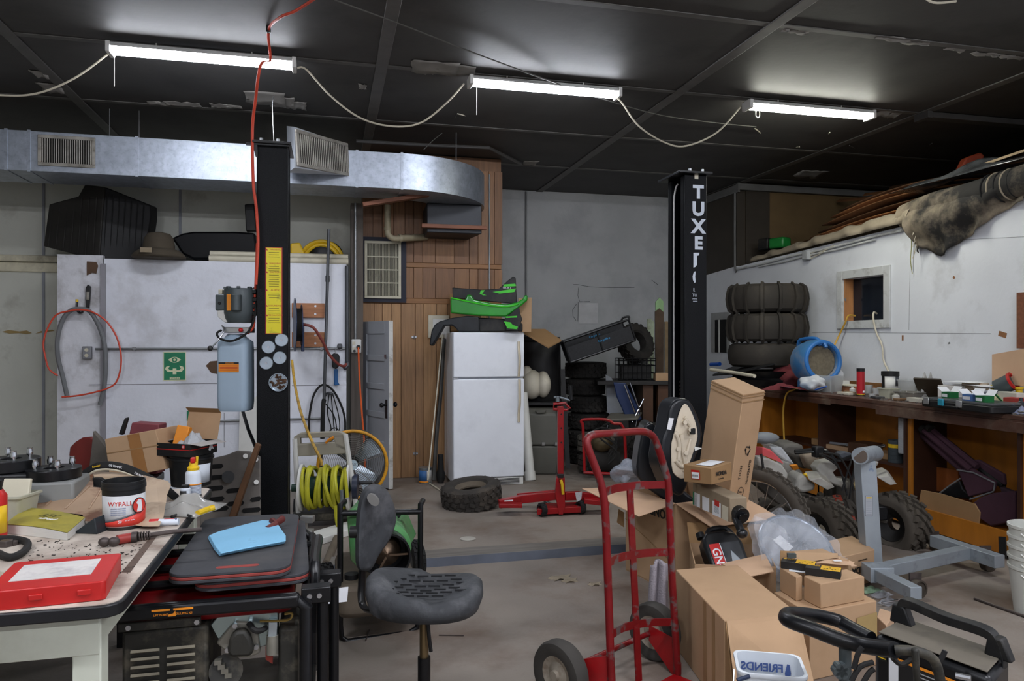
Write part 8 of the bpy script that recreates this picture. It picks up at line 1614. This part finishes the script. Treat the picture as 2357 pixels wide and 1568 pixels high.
# motorcycle seats
VIN = pm('black_vinyl','#15181d',.35,var=.15); FOAM = pm('cream_seat_pan','#cfc3ae',.55,var=.1,scl=6)
st1 = thing('motorcycle_saddle','long black vinyl motorcycle seat standing in the open carton','motorcycle seat',dp(1500,1110,4.6))
MB().slab([(1468,1100),(1465,1075),(1470,1035),(1477,1000),(1485,978),(1494,972),(1506,976),(1516,990),(1518,1020),(1520,1060),(1540,1100),(1585,1140),(1600,1150),(1590,1175),(1540,1160),(1490,1125)],4.5,.2).build('cushion',VIN,st1,bev=.05,seg=4)
MB().tube([dp(1518,978,4.6),dp(1528,990,4.55),dp(1530,1005,4.55)],.012,8).build('bracket',WPL,st1); MB().tube([dp(1516,1010,4.55),dp(1524,1016,4.5)],.014,8).build('bracket',WPL,st1)
st2 = thing('motorcycle_saddle','motorcycle seat with cream plastic underside facing out in the open carton','motorcycle seat',dp(1565,1105,4.35))
so = [(1521,1075),(1523,1030),(1528,1005),(1536,985),(1542,945),(1552,925),(1570,917),(1588,922),(1602,945),(1612,970),(1618,1000),(1612,1028),(1600,1060),(1590,1095),(1574,1140),(1550,1134)]
def dst(x,y): return 4.3+.0012*(x-1570)
MB().quadslab(smooth([dp(x,y,dst(x,y)) for x,y in so],2,True),FW*.13-RX*.05).build('vinyl_cover',VIN,st2,bev=.03,seg=3)
si = [(1549,1088),(1545,1050),(1546,1020),(1555,985),(1562,955),(1572,933),(1582,932),(1595,955),(1603,980),(1606,1005),(1600,1030),(1588,1065),(1580,1095),(1568,1103)]
MB().quadslab(smooth([dp(x,y,dst(x,y)-.012) for x,y in si],2,True),FW*.011).build('seat_pan',FOAM,st2,bev=.008)
for pts,r_ in ((((1556,1000),(1563,1020),(1562,1060)),.012),(((1575,960),(1590,985),(1585,1000)),.01),(((1568,1000),(1572,1040),(1578,1070)),.013),(((1590,1010),(1580,1050),(1575,1085)),.01),(((1555,1060),(1570,1075),(1583,1062)),.011)): MB().tube([dp(x,y,dst(x,y)-.018) for x,y in pts],r_,8,sm=3).build('rib',FOAM,st2)
for px,py in ((1576,972),(1556,996),(1560,1033),(1578,1042),(1588,988)): q = dp(px,py,4.28); MB().cyl(q+FW*.01,q-FW*.02,.012,n=12).build('peg',FOAM,st2)
MB().box(dp(1594,993,4.27),(.03,.02,.035)).build('rubber_stop',RUB,st2,bev=.004)
MB().quadslab([dp(x,y,dst(x,y)-.033) for x,y in ((1535,988),(1540,962),(1551,963),(1545,990))],FW*.001).build('warning_label',PAPER,st2); MB().slab([(1598,1028),(1616,1032),(1600,1038)],4.28,.004).build('white_tab',WPL,st2)
blob('plastic_bag','clear crinkled plastic bag on the open carton beside the black seat','bag',V(dp(1442,1118,4.85).x,dp(1442,1118,4.85).y,.56),(.1,.12,.08),pm('bag_film','#9fa6b2',.12,var=.3,scl=14,alpha=.7,bump=.9,bscl=25,spec=1),61,.35)
# ================================================================ square white bucket
bk = thing('square_bucket','square white bucket with blue FRIENDS print in the front right','bucket',cp(.92,2.6,0))
PWH = pm('bucket_plastic','#d3d9df',.4,var=.03,sub=.0)
cbk_ = dp(1771,1527,2.55); cbk_.z = 0; hb_ = .385; Mbk = F(cbk_,-TH+R(-12))
def br2(w_,z,r_=.035): return [Mbk @ Vector((x,y,z)) for x,y in rrect(w_,w_*.85,r_,4)]
MB().loft([br2(.15,.006),br2(.18,.01),br2(.208,hb_),br2(.228,hb_),br2(.23,hb_-.008),br2(.225,hb_-.014),br2(.212,hb_-.014),br2(.185,0)]).build('pail',PWH,bk,sa=40)
BLP = pm('bucket_blue_print','#3d5287',.5); Mp = Mbk @ basis((0,.0825,hb_-.05),(1,0,0),(0,.12,1)); Mp2 = Mp @ Matrix.Translation((0,0,.002))
text('FRIENDS',.038,Mp @ Matrix.Translation((-.015,0,.004)),BLP,bk,mirror=True,bold=.001)
MB(Mp).prism([(.062,-.012),(.07,.018),(.078,.016),(.082,-.012),(.076,-.045),(.064,-.045)],.003,.004).build('print_figure',BLP,bk,sa=0); MB(Mp).ell((.02,-.045,.003),(.035,.016,.0008)).build('print_globe',BLP,bk)
MB(Mbk).tube([(-.117,0,hb_-.03),(-.12,-.06,hb_-.09),(-.08,-.12,hb_-.13),(0,-.14,hb_-.15),(.08,-.12,hb_-.13),(.12,-.06,hb_-.09),(.117,0,hb_-.03)],.0028,6,sm=4).build('bail',STEEL,bk)
q = Mbk @ V(-.06,-.125,hb_-.03); MB().cyl(dp(1697,1566,2.43),dp(1725,1557,2.44),.007,n=10).build('bail_grip',pm('navy_grip','#26334f',.4),bk)
# ================================================================ black machine, front right corner
mc = thing('portable_welder','black portable machine with tube handle cropped by the lower right corner','machine',onz(2150,1480,.6)-V(0,0,.6))
t6 = [onz(2010,1455,.6),onz(2283,1556,.6),onz(2325,1508,.6),onz(2075,1420,.6)]
DTOP = pm('dusty_top','#5f594e',.8,var=.15,dirt='#2a2a2a',damt=.5,dscl=5)
MB().quadslab([p-V(0,0,.006) for p in t6],(0,0,-.44)).build('body',BLKM,mc,bev=.02,seg=3); MB().quadslab([t6[0].lerp(t6[2],.04),t6[1].lerp(t6[3],.04),t6[2].lerp(t6[0],.04),t6[3].lerp(t6[1],.04)],(0,0,.004)).build('top_panel',DTOP,mc,bev=.003)
e6 = (t6[1]-t6[0]); n6 = e6.cross(UP).normalized(); n6 = n6 if n6.dot(EYEV-t6[0]) > 0 else -n6
M6 = basis(t6[0]+e6*.5+n6*.003-V(0,0,.1),e6,UP); w6 = e6.length
patch(M6,.01,0,w6*.66,.1,pm('label_dark','#1b1b1c',.4),mc); patch(M6 @ Matrix.Translation((0,0,.0009)),.01,.046,w6*.66,.008,ORNG,mc,'orange_stripe'); patch(M6 @ Matrix.Translation((0,0,.0009)),-w6*.30,0,.03,.09,PAPER,mc,'pictogram_panel'); patch(M6 @ Matrix.Translation((0,0,.0009)),w6*.31,0,.03,.09,PAPER,mc,'pictogram_panel')
for k in range(7): patch(M6 @ Matrix.Translation((0,0,.0009)),.02,.03-k*.011,w6*.42*random.uniform(.6,1),.003,pm('print_white','#9c9c9c',.6),mc,'text_line')
patch(M6,-w6*.41,.035,.03,.02,pm('green_print','#20241a',.5),mc)
for k in range(2): patch(M6 @ Matrix.Translation((0,0,.0009)),-w6*.41,.04-k*.008,.024,.003,YEL,mc,'text_line')
hA,hB = t6[0].lerp(t6[3],.75),t6[1].lerp(t6[2],.75)
pr_ = [hA.lerp(hB,.02),hA.lerp(hB,.06)+V(0,0,.07),hA.lerp(hB,.16)+V(0,0,.085),hA.lerp(hB,.5)+V(0,0,.075),hA.lerp(hB,.84)+V(0,0,.075),hA.lerp(hB,.95)+V(0,0,.05),hA.lerp(hB,1.0)]
sw = (t6[3]-t6[0]).normalized()*.02; ring = [[p-sw,p+sw,p+sw-V(0,0,.026),p-sw-V(0,0,.026)] for p in smooth(pr_,5)]; MB().loft(ring).build('carry_handle',BLKP,mc,bev=.006)
for s in (.06,.93): q = hA.lerp(hB,s); MB().quadslab([q-e6.normalized()*.03-sw,q+e6.normalized()*.045-sw,q+e6.normalized()*.02-sw+V(0,0,.06),q-e6.normalized()*.02-sw+V(0,0,.06)],sw*2).build('handle_foot',BLKP,mc,bev=.006)
def hp(px,py,d=2.2): return dp(px,py,d)
MB().tube([hp(2060,1497,1.95),hp(1990,1487,2.05),hp(1930,1472,2.1),hp(1865,1447,2.15),hp(1818,1430,2.2),hp(1808,1420,2.25),hp(1820,1413,2.32),hp(1870,1416,2.4),hp(1925,1428,2.42),hp(1958,1445,2.38),hp(2005,1470,2.3)],.0215,14,sm=4).build('tube_handle',BLKM,mc)
MB().tube([hp(2060,1497,1.95),hp(2110,1500,1.93),hp(2150,1520,1.93),hp(2165,1570,1.93)],.013,12,sm=3).build('handle_stay',DUST,mc)
MB().cyl(hp(1945,1482,2.1),hp(1945,1640,2.1),.017,n=14).build('post',DKGR,mc)
for k in range(6): a_ = 2*PI*k/6; q = hp(1934,1543,2.07); MB().cyl(q+(RX*math.cos(a_)+UP*math.sin(a_))*.012-FW*.012,q+(RX*math.cos(a_)+UP*math.sin(a_))*.012+FW*.012,.011,n=10).build('knob_lobe',DKGR,mc)
for pts in (((1960,1568),(1980,1535),(2010,1525)),((1985,1575),(2000,1550),(2012,1540)),((1965,1540),(1975,1505),(1985,1490)),((2055,1515),(2075,1530),(2100,1515),(2095,1500)),((2130,1500),(2155,1530),(2170,1510),(2175,1498))): MB().tube([hp(x,y,2.0) for x,y in pts],.007,8,sm=3).build('cable',RUB,mc)
MB().quadslab([hp(2104,1497,1.9),hp(2118,1494,1.9),hp(2122,1580,1.9),hp(2110,1580,1.9)],FW*.02).build('lever_plate',DUST,mc,bev=.006); MB().cyl(hp(2200,1555,1.9),hp(2235,1562,1.88),.008,n=8).build('latch_rod',STEEL,mc)
for x,y in ((.1,.1),(.9,.1),(.9,.9),(.1,.9)): p = (t6[0]*(1-x)+t6[1]*x)*(1-y)+(t6[3]*(1-x)+t6[2]*x)*y; MB().cyl(up(p,0),up(p,.16),.03,n=12).build('foot',RUB,mc)
# small bags on the floor by the engine stand
for k,(px,py,mt) in enumerate(((2005,1362,pm('green_film','#9fbfa0',.3,alpha=.7)),(2028,1372,FILM),(2045,1388,FILM))):
    crumple('parts_bag',('greenish clear parts bag on the floor behind the cartons','clear parts bag on the floor between green bag and rod bag','clear parts bag holding a chrome rod on the floor')[k],'bag',onz(px,py,0),.14,.07,.03,mt,71+k,.2*k,10)
tag(MB().cyl(onz(2030,1388,.03),onz(2094,1378,.03),.006,n=8).build('chrome_rod',CHR),'chrome rod poking out of the clear parts bag on the floor','rod')

# ================================================================ cords under the ceiling
def cz(px,py,y): return ony(px,py,y)
wire('slack_cord','pale power cord drooping from the left edge to the first shop light','cord',[ony(-20,218,5.5),ony(50,220,5.5),ony(110,208,5.5),ony(180,175,5.5),ony(252,122,5.5)],.007,CORDW)
wire('slack_cord','pale power cord looping between the first and middle shop lights','cord',[ony(684,157,5.48),ony(705,160,5.48),ony(760,220,5.48),ony(830,272,5.48),ony(905,291,5.48),ony(970,282,5.48),ony(1030,235,5.48),ony(1068,193,5.5)],.007,CORDW)
wire('slack_cord','pale power cord looping between the middle and right shop lights','cord',[ony(1408,218,5.5),ony(1430,235,5.5),ony(1470,290,5.5),ony(1530,328,5.5),ony(1580,336,5.5),ony(1650,305,5.5),ony(1704,247,5.52)],.007,CORDW)
wire('slack_cord','short pale cord hanging in a dip right of the right lift post','cord',[onz(1738,296,H-.02),ony(1790,335,7.1),ony(1840,350,7.1),ony(1885,325,7.1),onz(1910,305,H-.02)],.006,CORDW)
wire('slack_cord','thin grey cord strung along the ceiling behind the shop lights','cord',[onz(770,0,H-.02),onz(920,55,H-.03),onz(1060,110,H-.04),onz(1180,155,H-.05),onz(1290,195,H-.06),onz(1400,232,H-.05),onz(1520,265,H-.04),onz(1640,282,H-.03),onz(1740,292,H-.02)],.005,pm('grey_cord','#55534f',.7))
wire('slack_cord','long thin cord sagging from the duct hook across to the right','cord',[onz(1053,262,H-.02),ony(1160,288,7.2),ony(1300,325,7.6),ony(1450,348,7.9),ony(1600,352,8.0),ony(1750,346,7.9),onz(1840,338,H-.02)],.005,CORDW)
wire('slack_cord','thin cord hanging from the ceiling hook down to the duct elbow','cord',[onz(1053,262,H-.02),ony(1030,295,7.2),ony(995,325,7.2),ony(975,345,7.2)],.004,MATS['grey_cord'])
wire('slack_cord','dark cord drooping near the loft corner of the ceiling','cord',[onz(1955,335,H-.02),ony(2010,360,7.3),ony(2060,366,7.3),ony(2110,352,7.2),onz(2145,330,H-.02)],.005,MATS['grey_cord'])
wire('slack_cord','pale cord dipping into view at the top right edge','cord',[onz(2120,-12,H-.02),onz(2150,6,H-.06),onz(2200,3,H-.02)],.007,CORDW)
fx_ = thing('dead_fixture','unlit dark fluorescent fixture on the ceiling at the right','light fixture',onz(2235,275,H-.03)); a,b = onz(2125,266,H-.03),onz(2380,288,H-.03); DKF = pm('dark_fixture','#4a4846',.5)
beam([a,b],.1,.05,'housing',DKF,fx_); MB().box(a,(.05,.16,.08)).build('end_cap',DKF,fx_)
wire('ceiling_pipe','dark conduit running across the ceiling above the duct elbow','conduit',[onz(820,325,H-.03),onz(1000,335,H-.03),onz(1125,340,H-.03),onz(1200,378,H-.03)],.018,pm('dark_conduit','#4d4b49',.5),sm=1)
